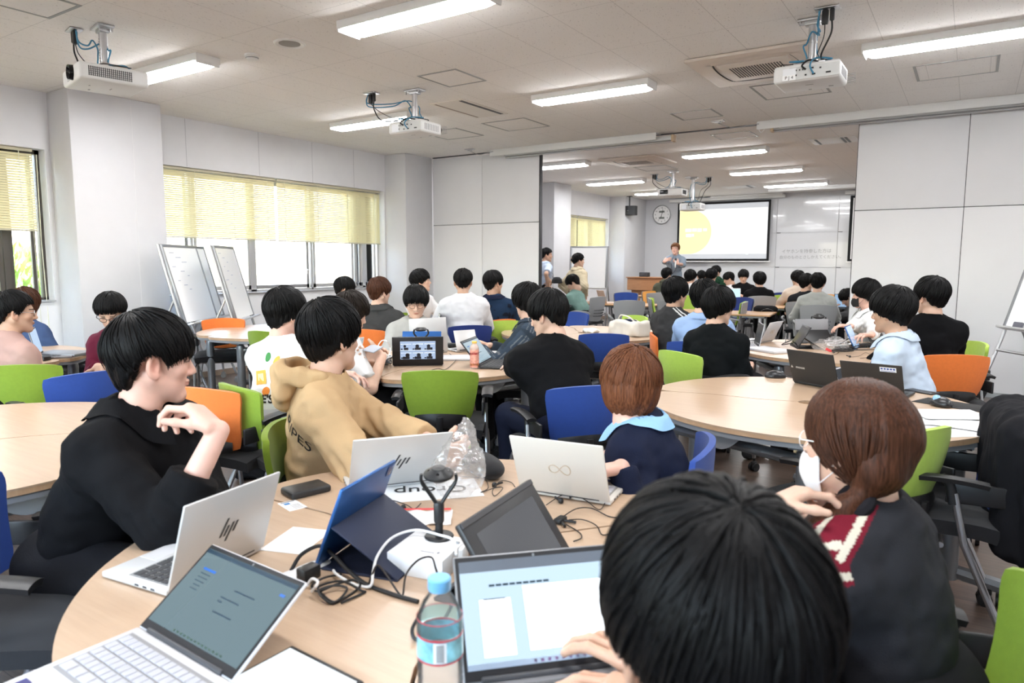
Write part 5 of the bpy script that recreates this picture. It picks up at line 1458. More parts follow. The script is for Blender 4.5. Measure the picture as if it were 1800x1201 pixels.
p = person('person with brown ponytail, white mask and dark jacket with maroon stripe, hand at chin', (1503, 763, 1.42), 165, 158, pitch=3, lean=.10, q=0, top=('jacket', (.03, .031, .036)), hair=('pulled', 'brown'), skin='light', mask='white', hextra=tail, shw=.160, lift=1.05, resc=.0042, nd=.14, tie=(-.064, -.052, -.086), strands=tail_strands,
           glasses=('white', 'thin'), collar='stand', pat=banded((.024, .025, .030), -1, (-.8, -.1, .6), [(-34, 34, (.16, .012, .025)), (-27, -17, (.62, .58, .48)), (12, 23, (.62, .58, .48))]),
           arml=dict(wp=(1352, 890, 1.36), fc=(.80, .30, -.1), nc=(.30, -.85, .1), curl=(.42, .46, .5, .52), thumb=.4, sc=.84, polec=(-.2, -1, .2)), armr=dict(wp=(1412, 925, 1.42), fc=(.5, .6, .1), nc=(.5, -.6, .3), curl=(.7, .7, .7, .7), sc=.9, polec=(-.2, -1, -.4)), sleeve=(1.7, 1.8))
hM, hc_ = p['M'], p['hc']
tb = MB(); tb.tube([tuple(hc_+hM@np.array([-.074+.020*math.cos(a), -.044+.026*math.sin(a), -.100+.020*math.cos(a)])) for a in np.linspace(0, 2*PI, 15)], .013, 8); tb.build('hair_tie', cloth_mat('scrunchie', (.014, .013, .016)), p['P'])
eb = MB(); eb.lathe([(0, -.003), (.003, 0), (0, .003)], 8, Matrix.Translation(Vector(hc_+hM@np.array([-.084, -.004, -.036])))); eb.build('earring', METAL, p['P'])
o = seat_for(p, 'green', 196, 'green chair at the bottom right corner, behind the ponytail woman', back=.03); o.location.y -= .13
p = person('person with copper brown bob in navy cardigan and pale blue collar, turned away', (1106, 672, 2.36), 192, 128, pitch=8, roll=5, lean=.15, q=1, top=('long', (.011, .015, .036)), hair=('bob', 'copper'), skin='pink', collar='shirt', shw=.155, lift=.95, nd=.122,
           arml=dict(wp=(1092, 822, 2.12), fc=(-.9, -.1, .3), nc=(0, -1, 0)), armr=dict(wp=(1075, 800, 2.35), fc=(-.9, -.2, .1), nc=(0, -1, 0)))
PEOPLE['cardi'] = p
for c in COL.objects:
    if c.parent == p['P'] and c.name.startswith('collar'): c.material_slots[0].link = 'OBJECT'; c.material_slots[0].material = cloth_mat('collar_blue', (.30, .52, .80))
seat_for(p, 'blue', 196, 'blue chair behind the navy cardigan, beside the right table', back=-.14)
# ---- middle table
def printed(i):
    y = -.45; c = i['ch']
    F = lambda x, z, r=0: frame_m((x, y, c[2]+z), (1, 0, 0), (0, 0, 1), (0, -1, 0)) @ Matrix.Rotation(R(r), 4, 'Z')
    circ = lambda r, sx=1: [(sx*r*math.cos(a), r*math.sin(a)) for a in np.linspace(0, 2*PI, 17)[:-1]]
    sq = lambda r: [(-r, -r), (r, -r), (r, r), (-r, r)]
    decal_poly(i, 'print_square', sq(.036), F(-.03, -.02, 10), mat('print_orange', (.75, .36, .06), .8), .6); decal_poly(i, 'print_square', sq(.020), F(-.03, -.02, 10), mat('print_cream', (.8, .62, .3), .8), .6, .003)
    decal_poly(i, 'print_dot', circ(.026), F(.065, -.02), mat('print_red', (.45, .03, .04), .8), .6); decal_poly(i, 'print_dot', circ(.012), F(.065, -.015), mat('print_pale', (.8, .75, .7), .8), .6, .003)
    decal_poly(i, 'print_dot', circ(.024, .7), F(.0, .085), mat('print_green', (.05, .22, .06), .8), .6); decal_poly(i, 'print_dot', circ(.026, .55), F(.055, .07, -30), MATS['print_orange'], .6); decal_poly(i, 'print_dot', circ(.022), F(.02, -.085), mat('print_flame', (.8, .25, .04), .8), .6)
    decal(i, 'lettering', "HERE'S", .058, F(-.02, -.125), mat('print_black', (.02, .018, .016), .8), .6, bold=.0022)
p = person('person in white t-shirt with colourful back print, hand on the middle table', (503, 546, 3.7), 100, 84, pitch=6, lean=.12, q=1, top=('tee', WT), hair=('full', 'black'), skin='pink', ghost=printed, lift=.8,
           armr=dict(wp=(592, 655, 3.62), fc=(.95, -.1, -.1), nc=(0, -1, .1), curl=(.3, .3, .35, .4)), pants=(.35, .35, .36))
o = seat_for(p, 'green', 80, 'green chair under the boy in printed white t-shirt', back=.06); o.location.x += .16
p = person('person facing us in pale grey sweatshirt and glasses, behind a silver laptop', (731, 529, 5.65), 316, 312, pitch=13, lean=.16, q=1, top=('long', (.36, .36, .34)), hair=('mop', 'black'), glasses=('black', 'thin'), skin='light', lift=1.15)
seat_for(p, 'blue', 316, 'blue chair under the boy facing us in grey sweatshirt')
p = person('person in black t-shirt leaning on the middle table, glasses, seen from behind', (962, 549, 3.75), 150, 178, pitch=14, lean=.22, q=1, top=('loose', BK), hair=('mop', 'black'), glasses=('silver', 'thin'), skin='light', lift=1.05, bulk=1.10,
           arml=dict(wp=(915, 640, 4.75), fc=(-.1, .1, -.9), nc=(0, -1, 0), pole=(-1, .1, -.35)), armr=dict(w=(.05, .50, .76)), pants=(.010, .013, .028))
seat_for(p, 'blue', 140, 'blue chair with its back to us, under the boy in black t-shirt', back=.03)
p = person('person in dark denim jacket with white stitching, right of the peach drink', (926, 528, 5.1), 195, 150, pitch=3, lean=.10, q=2, top=('jacket', (.03, .04, .055)), hair=('full', 'black'), collar='shirt', lift=1.1,
           pat=banded((.026, .036, .050), -1, (-.7, -.6, .4), [(-40, 40, (.036, .052, .075)), (-24, -20, (.15, .16, .17)), (-8, -4, (.15, .16, .17)), (12, 16, (.15, .16, .17))]))
seat_for(p, 'blue', 195, 'blue chair under the denim jacket')
p = person('person with dark brown hair in white top holding a phone, behind the hoodie boy', (617, 548, 4.35), 60, 75, pitch=14, lean=.16, side=-.10, q=2, top=('tee', WT), hair=('full', 'dark'), lift=.9, shw=.155, arml=dict(w=(-.06, .28, .775)), armr=dict(wp=(672, 627, 4.2), fc=(-.95, .05, 0), nc=(0, .3, .9), curl=(.5, .5, .55, .6)))
seat_for(p, 'lime', 20, 'lime chair sliver between the hoodie boy and the grey sweatshirt', back=-.03)
# ---- far left table
p = person('person in maroon sweater and black glasses looking down, before the pillar', (195, 545, 4.85), 285, 318, pitch=30, lean=.10, q=1, top=('long', (.115, .013, .030)), hair=('curly', 'black'), glasses=('black', 'thick'), skin='light', lift=1.2, pants=(.012, .016, .03),
           armr=dict(wp=(172, 645, 4.6), fc=(.3, -.8, .3), nc=(.3, 0, -.8), curl=(.6, .6, .6, .6)), arml=dict(wp=(186, 645, 4.6), fc=(-.3, -.7, .3), nc=(-.3, 0, -.8), curl=(.6, .6, .6, .6)))
seat_for(p, 'lime', 285, 'lime chair under the maroon sweater')
p = person('person in dusty pink t-shirt with wire glasses at the left picture edge', (26, 545, 4.15), 95, 76, pitch=2, lean=.22, q=1, top=('tee', (.42, .27, .235)), hair=('short', 'black'), glasses=('silver', 'thin'), skin='mid', collar=None, arml=dict(w=(-.12, .26, .77)), armr=dict(w=(.06, .28, .77)))
p = person('person in blue sweatshirt with long brown hair, half hidden at the left window', (46, 532, 5.7), 110, 120, pitch=4, lean=.08, q=2, top=('long', (.045, .075, .16)), hair=('bob', 'brown'), shw=.155, arml=dict(w=(-.1, .25, .64)), armr=dict(w=(.1, .25, .64)))
seat_for(p, 'lime', 40, 'lime chair under the girl in blue sweatshirt')
# ---- rear left table
p = person('person in black top with white mask at the window, rear left table', (606, 506, 7.8), 30, 62, pitch=14, lean=.12, q=2, top=('tee', (.02, .022, .026)), hair=('mop', 'black'), mask='white')
seat_for(p, 'lime', 30, 'lime chair under the masked boy at the window')
p = person('person in charcoal shirt with brown hair, seen from behind at the rear left table', (668, 511, 6.4), 112, 84, pitch=4, lean=.10, q=2, top=('shirt', (.045, .045, .045)), hair=('mop', 'brown'), collar='shirt')
seat_for(p, 'orange', 108, 'orange chair under the charcoal shirt, rear left table')
p = person('person in white t-shirt in profile before the pillar edge, head tipped back', (740, 492, 7.9), 5, 42, pitch=-6, lean=.05, q=2, top=('tee', WT), hair=('full', 'black'), lift=.8)
seat_for(p, 'green', 5, 'green chair under the boy in profile by the pillar')
p = person('person in white t-shirt with cropped hair, back to us before the grey partition', (814, 493, 6.8), 140, 124, pitch=3, lean=.10, q=2, top=('loose', (.62, .62, .64)), hair=('short', 'black'), skin='mid', bulk=1.1)
seat_for(p, 'navy', 138, 'dark blue chair under the boy in white t-shirt with cropped hair')
p = person('person in navy patterned shirt, back to us at the grey partition', (868, 496, 7.3), 128, 78, pitch=4, roll=-4, lean=.08, q=2, top=('tee', NV), hair=('mop', 'black'), skin='mid', collar='shirt', pat=lambda V, i: np.where((vnoise(V[:, 0]*26, V[:, 1]*26, V[:, 2]*22) > .52)[:, None], (.010, .012, .022), (.014, .030, .066)))
seat_for(p, 'lime', 150, 'lime green chair beside the navy patterned shirt', back=-.02)
# ---- right rear table
p = person('person in dark grey track jacket with white sleeve stripes', (1188, 513, 5.8), 62, 66, pitch=2, lean=.06, q=1, top=('jacket', (.045, .045, .047)), hair=('full', 'black'), collar='stand', skin='mid', lift=.8, pants=(.03, .06, .14),
           pat=banded((.036, .036, .038), 1, (.9, -.55, .25), [(-17, -9, (.65, .65, .65)), (2, 10, (.65, .65, .65))]), resc=.006, armr=dict(w=(.10, .30, .62), pole=(.3, -.3, -1)), arml=dict(w=(-.06, .32, .62)))
seat_for(p, 'orange', 20, 'orange chair edge behind the striped track jacket', back=-.12)
p = person('person in light blue shirt behind the black sweater, back turned', (1240, 520, 5.45), 95, 62, pitch=4, lean=.08, q=2, top=('shirt', (.30, .42, .66)), hair=('full', 'black'), collar='shirt')
seat_for(p, 'blue', 95, 'blue chair under the light blue shirt')
p = person('person in black sweater with parted hair, left side of the right rear table', (1264, 537, 4.8), 78, 58, pitch=6, lean=.10, q=1, top=('long', (.005, .006, .007)), hair=('full', 'black'), lift=1.0, collar='stand', armr=dict(w=(.12, .30, .66), pole=(.25, -.3, -1)), arml=dict(w=(-.10, .32, .66)))
seat_for(p, 'lime', 62, 'lime green chair under the black sweater, left of the right rear table', back=.05)
p = person('person in white shirt with black mask and glasses, at the right rear table', (1521, 515, 6.25), 205, 172, pitch=3, lean=.12, q=1, top=('shirt', (.68, .68, .68)), hair=('full', 'black'), collar='shirt', mask='black', glasses=('silver', 'thin'), skin='pink',
           armr=dict(wp=(1475, 588, 5.6), fc=(-.9, .1, 0), nc=(0, -1, 0)), arml=dict(wp=(1530, 600, 5.45), fc=(-.9, 0, .2), nc=(0, -1, 0)))
seat_for(p, 'blue', 205, 'blue chair under the masked boy in white shirt')
p = person('person in pale blue shirt with rolled sleeves and lanyard, at the right rear table', (1567, 543, 3.95), 172, 160, pitch=4, lean=.16, q=1, top=('shirt', (.47, .55, .66)), hair=('full', 'black'), collar='shirt', glasses=('silver', 'thin'), skin='mid', lift=1.0, sleeve=(1.35, 1.4), bulk=1.06, wrinkle=1.3,
           arml=dict(wp=(1512, 650, 3.98), fc=(-.9, 0, -.3), nc=(0, -1, 0)), armr=dict(wp=(1560, 642, 4.15), fc=(-.8, 0, -.4), nc=(0, -1, 0)), pants=(.02, .022, .03))
nb = p['nb']; ly = MB(); ly.tube(spline([tuple(nb+np.array([-.075, -.03, .0])), tuple(nb+np.array([-.078, .06, -.05])), tuple(nb+np.array([-.03, .14, -.20])), tuple(nb+np.array([0, .15, -.28]))], 6), .005, 6, None, True, .4)
ly.tube(spline([tuple(nb+np.array([.075, -.03, .0])), tuple(nb+np.array([.075, .06, -.05])), tuple(nb+np.array([.03, .14, -.20])), tuple(nb+np.array([0, .15, -.28]))], 6), .005, 6, None, True, .4); ly.build('lanyard', mat('lanyard_blue', (.01, .03, .15), .7), p['P'])
ep = MB(); ep.lathe([(0, -.008), (.010, -.004), (.010, .006), (0, .010)], 12, Matrix.Translation(Vector(p['hc']+p['M']@np.array([-.088, -.004, -.010])))); ep.build('earphone', BLACKP, p['P'])
pass
p = person('person in black mock neck top, back to us at the right partition', (1636, 518, 4.75), 118, 136, pitch=2, lean=.06, q=1, top=('long', (.005, .005, .006)), hair=('mop', 'black'), collar='stand', lift=1.1, bulk=1.08)
chair_px('orange', 1686, 625, 116, 'orange chair with its back to us, under the black mock neck top'); chair_px('lime', 1724, 602, 205, 'lime green chair seen edge on behind the orange chair, before the right partition')
# ---- far room
def capheld(i):
    pass
p = person('person standing in light blue shirt with lanyard and black trousers, at the partition post', (961, 447, 12.6), 50, 42, pitch=2, lean=.04, q=2, top=('tee', (.50, .58, .72)), hair=('short', 'black'), stand=True, skin='mid', collar='shirt', pants=(.0055, .0055, .0065),
           armr=dict(wp=(964, 505, 12.3), fc=(.7, -.5, .2), nc=(-.5, -.2, .7)), arml=dict(wp=(972, 502, 12.25), fc=(-.5, -.7, .2), nc=(.3, 0, -.9)))
nb = p['nb']; ly = MB()
for s in (-1, 1): ly.tube(spline([tuple(nb+np.array([s*.07, -.03, .0])), tuple(nb+np.array([s*.075, .07, -.05])), tuple(nb+np.array([s*.02, .15, -.26])), tuple(nb+np.array([0, .155, -.36]))], 6), .006, 6, None, True, .4)
ly.build('lanyard', MATS['lanyard_blue'], p['P'])
cp = thing('cap', 'black round cap held by the standing man at the partition', 'hat', atd(979, 497, 12.15), R(20)); MB().lathe([(0, .10), (.05, .095), (.085, .06), (.10, 0), (.09, -.01), (0, -.01)], 20).build('crown_cloth', BLKF, cp); MB().grid(lambda u, v: ((u-.5)*.17, .08+.075*v*(1-(2*u-1)**2*.6), -.004-.012*v), 10, 4, None, .004).build('brim', BLKF, cp)
def bun(S): S.ell((0, -.115, .01), (.035, .030, .04), None, .02)
p = person('person standing in beige jacket with hair clipped up, before the far portable board', (1017, 457, 12.0), 62, 52, pitch=2, lean=.03, q=2, top=('jacket', (.56, .48, .34)), hair=('pulled', 'black'), hextra=bun, stand=True, skin='light', collar='shirt', pants=(.10, .09, .08), shw=.16, lift=1.3)
MB().tube([tuple(p['hc']+p['M']@np.array([x, -.135, .05-.09*v])) for x, v in ((-.01, 0), (0, .5), (.01, 1))], .008, 6).build('hair_clip', mat('clip_tan', (.45, .33, .2), .4), p['P'])
p = person('person in teal sweatshirt bent over a phone, behind the grey chair', (1007, 496, 11.2), 178, 192, pitch=32, lean=.22, q=2, top=('long', (.19, .31, .28)), hair=('mop', 'black'), glasses=('silver', 'thin'), armr=dict(w=(.05, .36, .72), f=(-.3, .8, .3), n=(0, 0, 1)), arml=dict(w=(-.08, .36, .72), f=(.3, .8, .3), n=(0, 0, 1)))
seat_for(p, 'greypad', 175, 'grey shell chair under the boy in teal sweatshirt', True)
p = person('person presenting in grey-blue shirt, standing with a microphone and raised hand', (1187, 437, 15.4), 283, 276, pitch=-4, lean=.03, q=2, top=('shirt', (.22, .27, .33)), hair=('short', 'auburn'), stand=True, skin='pink', hw=.95, collar='shirt', sleeve=(1.25, 1.25), pants=(.045, .05, .035), lift=1.9,
           armr=dict(wp=(1166, 460, 14.95), fc=(.75, .35, .1), nc=(.1, -.5, -.8), curl=(.15, .15, .2, .25), polec=(-.7, -.7, 0)), arml=dict(wp=(1192, 464, 14.95), fc=(-.5, .6, .1), nc=(-.4, .2, -.8), curl=(.7, .7, .7, .7), polec=(.7, -.7, .1)))
nb = p['nb']; ly = MB()
for s in (-1, 1): ly.tube(spline([tuple(nb+np.array([s*.07, -.03, .0])), tuple(nb+np.array([s*.075, .07, -.05])), tuple(nb+np.array([s*.05, .15, -.26])), tuple(nb+np.array([.03, .155, -.40]))], 6), .006, 6, None, True, .4)
ly.build('lanyard', mat('lanyard_grey', (.03, .04, .07), .7), p['P'])
mp_ = atd(1187.5, 460, 14.86); mc = thing('microphone', 'silver and black microphone held by the presenter', 'microphone', mp_, 0)
MT = frame_m((0, 0, 0), (1, 0, 0), (0, .9, -.3), (-.1, .3, .9))
MB().lathe([(.012, -.13), (.016, 0), (.018, .02)], 14, MT).build('handle', METAL, mc); MB().lathe([(.018, .02), (.027, .035), (.027, .055), (.018, .075), (0, .08)], 16, MT).build('grille_head', DARKG, mc)
FAR = [('person in olive hoodie, back to us in front of the lectern', (1172, 482, 13.2), 115, 82, ('hoodie', (.085, .09, .065)), 'mop', 'greypad', dict(hd=1)),
       ('person in white top behind the striped jacket boy, below the presenter', (1214, 486, 12.6), 105, 76, ('tee', WT), 'full', 'greypad', {}),
       ('person in black shirt, back to us, small head right of the presenter', (1233, 485, 14.4), 112, 110, ('tee', (.02, .02, .024)), 'short', 'greypad', {}),
       ('person in dark top, head turned right, between white top and dark green', (1251, 484, 12.9), 100, 74, ('tee', (.03, .03, .035)), 'full', 'greypad', {}),
       ('person in dark green hoodie, back to us near the projection screen', (1259, 477, 14.6), 95, 66, ('hoodie', (.020, .065, .035)), 'mop', 'greypad', dict(hd=1)),
       ('person in white shirt in profile looking down, below the projection screen', (1281, 489, 14.0), 200, 192, ('shirt', (.65, .65, .66)), 'mop', 'greypad', dict(pitch=22)),
       ('person in black t-shirt facing us and looking down, below the projection screen', (1307, 485, 13.8), 287, 286, ('tee', (.0055, .0055, .0065)), 'mop', 'navy', dict(pitch=16, lift=1.2)),
       ('person in black sweater, back to us on the chair with the backpack', (1335, 491, 11.6), 112, 118, ('long', (.0055, .0055, .0065)), 'full', 'greypad', {}),
       ('person in cream jacket, back to us in front of the white panels', (1402, 489, 11.4), 128, 136, ('jacket', (.60, .50, .42)), 'full', 'amber', {}),
       ('person in black top between cream jacket and pale grey sweater', (1418, 496, 9.9), 95, 66, ('tee', (.014, .015, .018)), 'mop', 'amber', {}),
       ('person in pale grey sweater, back to us left of the masked boy', (1437, 496, 9.2), 104, 98, ('long', (.42, .43, .41)), 'mop', 'greypad', dict(bulk=1.06)),
       ('person in charcoal and white jacket bent low at the partition edge', (1490, 522, 10.4), 190, 190, ('jacket', (.05, .05, .052)), 'mop', 'greypad', dict(pitch=40, lean=.3))]
for lb, hd, to, lk, tp, hs, cc, kw in FAR:
    kw = dict(kw); hd_ = kw.pop('hd', 0); p = person(lb, hd, to, lk, top=tp, hair=(hs, 'black'), q=2 if hd[2] < 10.5 else 3, lean=kw.pop('lean', .10), pitch=kw.pop('pitch', 4), **kw)
    if hd_: hood(p, tp[1], .012)
    seat_for(p, cc, to, 'grey shell chair under the '+lb.split(',')[0].replace('person in ', '')[:40], True, .02)
# ================================================================== things on the tables
SILVER = mat('laptop_silver', (.62, .62, .615), .38, .35); SILVERW = mat('laptop_white', (.64, .64, .66), .4); LBLACK = mat('laptop_black', (.022, .022, .022), .45, noise=.1, nscale=500); LGREY = mat('laptop_grey', (.26, .26, .27), .4, .3); ROSE = mat('laptop_rose', (.62, .48, .40), .4, .2)
KEYD = mat('keys_dark', (.05, .052, .056), .5); KEYW = mat('keys_white', (.46, .46, .50), .5)
def scr(name, col, s): return mat('screen_'+name, (.02, .02, .022), .12, emit=col, estr=s)
SCR = dict(dim=scr('dim', (.10, .155, .175), .34), bright=scr('bright', (.62, .82, 1), .24), dark=mat('screen_dark', (.02, .021, .023), .12), blue=scr('blue', (.28, .42, .60), .25), grey=scr('grey', (.32, .42, .48), .28), pad=scr('pad', (.85, .92, .96), .32), cyan=scr('cyan', (.55, .78, .86), .28))
BLUEM = mat('tablet_blue', (.025, .11, .34), .35, .5); NAVYM = mat('folio_navy', (.018, .024, .052), .6, bump=.1, bscale=900); BLKT = mat('tablet_black', (.016, .016, .018), .4); STK = mat('sticker_navy', (.03, .03, .16), .5); STKR = mat('sticker_red', (.10, .02, .03), .5)
INKB = mat('print_ink', (.015, .015, .016), .6); INKG = mat('screen_text', (.01, .03, .05), .5); INKL = mat('logo_dark', (.06, .06, .065), .3, .6); INKT = mat('logo_tan', (.50, .40, .30), .5); INKW = mat('logo_pale', (.55, .53, .5), .5); INKBL = mat('screen_accent', (.02, .10, .35), .5)
def lid_solve(pA, pB, pT, z0=TH+.014, pT2=None, asp=.66, w0=.30):
    """real hinge ends and lid vector of an open lid, fitted to where its corners show"""
    A, B = onz(*pA, z0), onz(*pB, z0); pT2 = pT2 or (pT[0]+pB[0]-pA[0], pT[1]+pB[1]-pA[1])
    def pr(P): v = P-CAM; d = v.dot(FWD); return (900+FPX*v.dot(RGT)/d, 600.5-FPX*v.dot(UPV)/d)
    def pts(q):
        h = Vector((math.cos(q[0]), math.sin(q[0]), 0)); n = Vector((-h.y, h.x, 0)); u = n*(q[2]*math.sin(q[3]))+Vector((0, 0, q[2]*math.cos(q[3])))
        return h, n, u
    sc = max(math.hypot(pB[0]-pA[0], pB[1]-pA[1]), math.hypot(pT[0]-pA[0], pT[1]-pA[1]))
    def res(q):
        h, n, u = pts(q); o = []
        for P, t_ in ((A+h*q[1], pB), (A+u, pT), (A+h*q[1]+u, pT2)): p = pr(P); o += [(p[0]-t_[0])/sc*12, (p[1]-t_[1])/sc*12]
        return np.array(o+[(q[2]/q[1]-asp)*3.0, (q[1]-w0)*6.0, (abs(q[3])-.25)*.35])
    best = None
    for ph0 in (math.atan2(B.y-A.y, B.x-A.x),):
        for le in (-.4, .4):
            q = np.array([ph0, w0, w0*asp, le])
            for it in range(60):
                r = res(q); J = np.stack([(res(q+np.eye(4)[k]*1e-5)-r)/1e-5 for k in range(4)], 1)
                st = np.linalg.lstsq(J.T @ J+np.eye(4)*.02, -J.T @ r, rcond=None)[0]; q = q+np.clip(st, -.15, .15); q[1] = max(q[1], .1); q[2] = max(q[2], .08)
            e = (res(q)**2).sum()
            if best is None or e < best[0]: best = (e, q)
    e, q = best; h, n, u = pts(q); B = A+h*q[1]
    return A, B, h, n, q[1], q[2]*math.sin(q[3]), q[2]*math.cos(q[3])
def laptop(label, pA, pB, pT, shell, keys=KEYD, screen='dark', logo=None, depth=None, user=None, group=None, stickers=None, content=None, maxh=None, T2=None, w0=.29, back=None):
    A, B, h, n, w, a, b = lid_solve(pA, pB, pT, TH+.014, T2, .68, w0); L = math.hypot(a, b)
    us = user if user is not None else (-1 if a > 0 else 1)            # side of n the user sits on
    if back is not None: us = -1 if (n.dot(CAM-A) > 0) == back else 1
    if maxh and L > maxh: a *= maxh/L; b *= maxh/L; L = maxh
    dp = depth or min(max(L*1.02, .17), .235)
    u = n*us; mid = (A+B)/2
    # local frame: origin mid hinge on the table, Y towards the user
    t = thing('laptop', label, 'laptop', (mid.x, mid.y, TH), math.atan2(u.y, u.x)-PI/2, group)
    ca, cb = -a*us*-1, b
    ca = (n*a).dot(u)                                                  # lid lean along +Y (negative: away from the user)
    MB().box((0, dp/2, .009), (w, dp, .013), .004).build('base', shell, t)
    kwell = MB().box((0, dp*.37, .0153), (w*.89, dp*.58, .0012)).build('keyboard_well', mat('well_'+shell.name, tuple(c*.45 for c in shell.node_tree.nodes['Principled BSDF'].inputs['Base Color'].default_value[:3]), .6), t, 0)  # darker sheet: shade between the keys put into the colour
    k = MB(); rows = 5; kw = w*.86
    for r_ in range(rows):
        nk = 14 if r_ < 4 else 8
        for c in range(nk):
            ww = kw/nk*.86
            if r_ == 4 and c in (3, 4): ww = kw/nk*1.0
            k.box((-kw/2+kw/nk*(c+.5), dp*.13+dp*.105*r_+dp*.03, .0165), (ww, dp*.088, .003), .001, None, 1)
    k.build('keyboard', keys, t, 0)
    MB().box((0, dp*.83, .0158), (w*.32, dp*.26, .0008)).build('touchpad', mat('touchpad', (.55, .55, .56), .3) if shell is not LBLACK else DARKG, t, 0)
    if stickers is not None:
        s = MB()
        for q in range(2): s.box((w*.40-q*.034, dp*.87, .0162), (.022, .020, .0006))
        s.build('sticker', stickers, t, 0)
    p_ = MB()
    for q in range(3): p_.box((-w/2, dp*(.2+.12*q), .009), (.0012, .012, .0045)); p_.box((w/2, dp*(.2+.12*q), .009), (.0012, .012, .0045))
    p_.build('port', DARKG, t, 0)
    y = Vector((0, ca, cb)).normalized(); x = Vector((1, 0, 0)); zf = x.cross(y)      # zf faces the user when the lid is open
    if zf.y < 0: zf = -zf
    xx = y.cross(zf); M = frame_m((0, 0, .014), xx, y, zf)
    ld = MB().box((0, L/2, -.0035), (w, L, .0065), .003, M).build('lid', shell, t)
    MB().box((0, .004, -.001), (w*.8, .010, .012), .004, M).build('hinge', DARKG, t)
    bz = MB().box((0, L/2, .0004), (w-.006, L-.006, .001), 0, M).build('bezel', BLKT if screen != 'w' else shell, ld, 0)
    sc = MB().box((0, L/2+.004, .0012), (w-.018, L-.030, .0008), 0, M).build('display', SCR[screen], ld, 0)
    MB().lathe([(.0, .0014), (.0025, .0014)], 10, M @ Matrix.Translation((0, L-.008, 0))).build('webcam', GREYP, ld, 0)
    if content:
        for nm, m_, rects in content(w-.018, L-.030):
            c = MB()
            for (x0, y0, dx, dy) in rects: c.box((x0, L/2+.004+y0, .0019), (dx, dy, .0004), 0, M)
            c.build(nm, m_, sc, 0)
    Mb = frame_m((0, 0, .014), -xx, y, -zf) @ Matrix.Translation((0, L/2, .0075))
    if logo: logo(ld, Mb, L, w)
    return t
def slant_logo(ld, M, L, w):
    """four slanted strokes, two of them long"""
    m = MB(); s = L*.055
    for x, y0, y1 in ((-1.5, -1.3, 2.4), (-.5, -1.3, 1.0), (.5, -1.0, 1.3), (1.5, -2.4, 1.3)):
        if x == -1.5: y0, y1 = -1.3, 2.6
        if x == .5: y0, y1 = -2.6, 1.3
        if x == -.5: y0, y1 = -1.3, .9
        if x == 1.5: y0, y1 = -.9, 1.3
        m.prism([((x*1.0+y0*.34)*s, y0*s), ((x*1.0+.42+y0*.34)*s, y0*s), ((x*1.0+.42+y1*.34)*s, y1*s), ((x*1.0+y1*.34)*s, y1*s)], -.0004, .0004, M)
    m.build('logo', INKL, ld, 0)
def loop_logo(ld, M, L, w):
    m = MB(); s = .016
    m.tube([M @ Vector((s*1.55*math.cos(q)/(1+math.sin(q)**2)*1.3+.12*s, (s*1.9+.25*s*math.cos(q))*math.sin(q)*math.cos(q)/(1+math.sin(q)**2)*1.4, 0)) for q in np.linspace(0, 2*PI, 49)], .0016, 6); m.build('logo', INKT, ld)
def word_logo(s_, size, dx=0, dy=0, m_=None, mark=False):
    def f(ld, M, L, w):
        text('logo', s_, size, M @ Matrix.Translation((dx*w, dy*L, .0003)), m_ or INKW, ld)
        if mark: q = MB(); x0 = dx*w-size*2.5; q.prism([(x0-.007, dy*L-.006), (x0+.007, dy*L-.006), (x0, dy*L+.009)], -.0002, .0004, M); q.build('logo', INKW, ld, 0)
    return f
def doc_dim(w, h):
    r = random.Random(4); a = [('window_bar', INKG, [(0, h*.47, w, h*.05)])]; ln = []
    for y, x0, n_ in ((.17, .02, 6), (.05, -.05, 4), (.0, -.05, 1), (-.12, -.02, 5)):
        x = x0*w
        for i in range(n_): dx = r.uniform(.03, .06)*w; ln.append((x+dx/2, y*h, dx*.9, h*.018)); x += dx
    a.append(('text_lines', INKG, ln)); a.append(('side_list', INKG, [(-w*.34, h*(.2-.05*i), w*r.uniform(.06, .12), h*.010) for i in range(5)]))
    a.append(('highlight', INKBL, [(-w*.33, h*.26, w*.14, h*.03), (w*.43, h*.33, w*.05, h*.03)])); a.append(('task_bar', mat('task_dark', (.02, .05, .03), .5), [(-w*.2+w*.04*i, -h*.47, w*.018, h*.022) for i in range(14)])); return a
def doc_bright(w, h):
    r = random.Random(9); a = [('window_bar', mat('bar_dark', (.10, .115, .14), .5), [(0, h*.445, w, h*.11)])]
    a.append(('text_lines', INKG, [(-w*.30+.012*i, h*.25, .010, h*.022) for i in range(9)]+[(-w*.33, h*.12, .018, h*.014), (-w*.27, h*.12, .026, h*.014)]+[(-w*.30, h*(-.02-.045*i), w*r.uniform(.08, .13), h*.008) for i in range(8)]))
    a.append(('task_bar', mat('bar_mid', (.30, .36, .45), .5), [(0, -h*.475, w, h*.05)])); a.append(('icon', mat('icon_mix', (.25, .12, .3), .5), [(-w*.08+w*.045*i, -h*.475, w*.018, h*.028) for i in range(10)]))
    a.append(('panel', mat('panel_white', (.8, .85, .9), .5, emit=(.95, .98, 1), estr=.45), [(-w*.29, -h*.14, w*.2, h*.52), (w*.18, -h*.08, w*.56, h*.6)])); return a
LG = 'laptops open on the tables'
laptop('silver laptop in front of the black shirted man, lid back with slanted dark logo', (292, 1040), (460, 962), (322, 888), SILVER, KEYD, 'grey', slant_logo, group=LG, stickers=STKR, depth=.205, T2=(490, 828), back=True)
laptop('white laptop with dim document screen and white keys, bottom left', (243, 1102), (407, 1203), (373, 960), SILVERW, KEYW, 'dim', None, group=LG, stickers=STK, content=doc_dim, depth=.225, user=None, T2=(540, 1020), back=False)
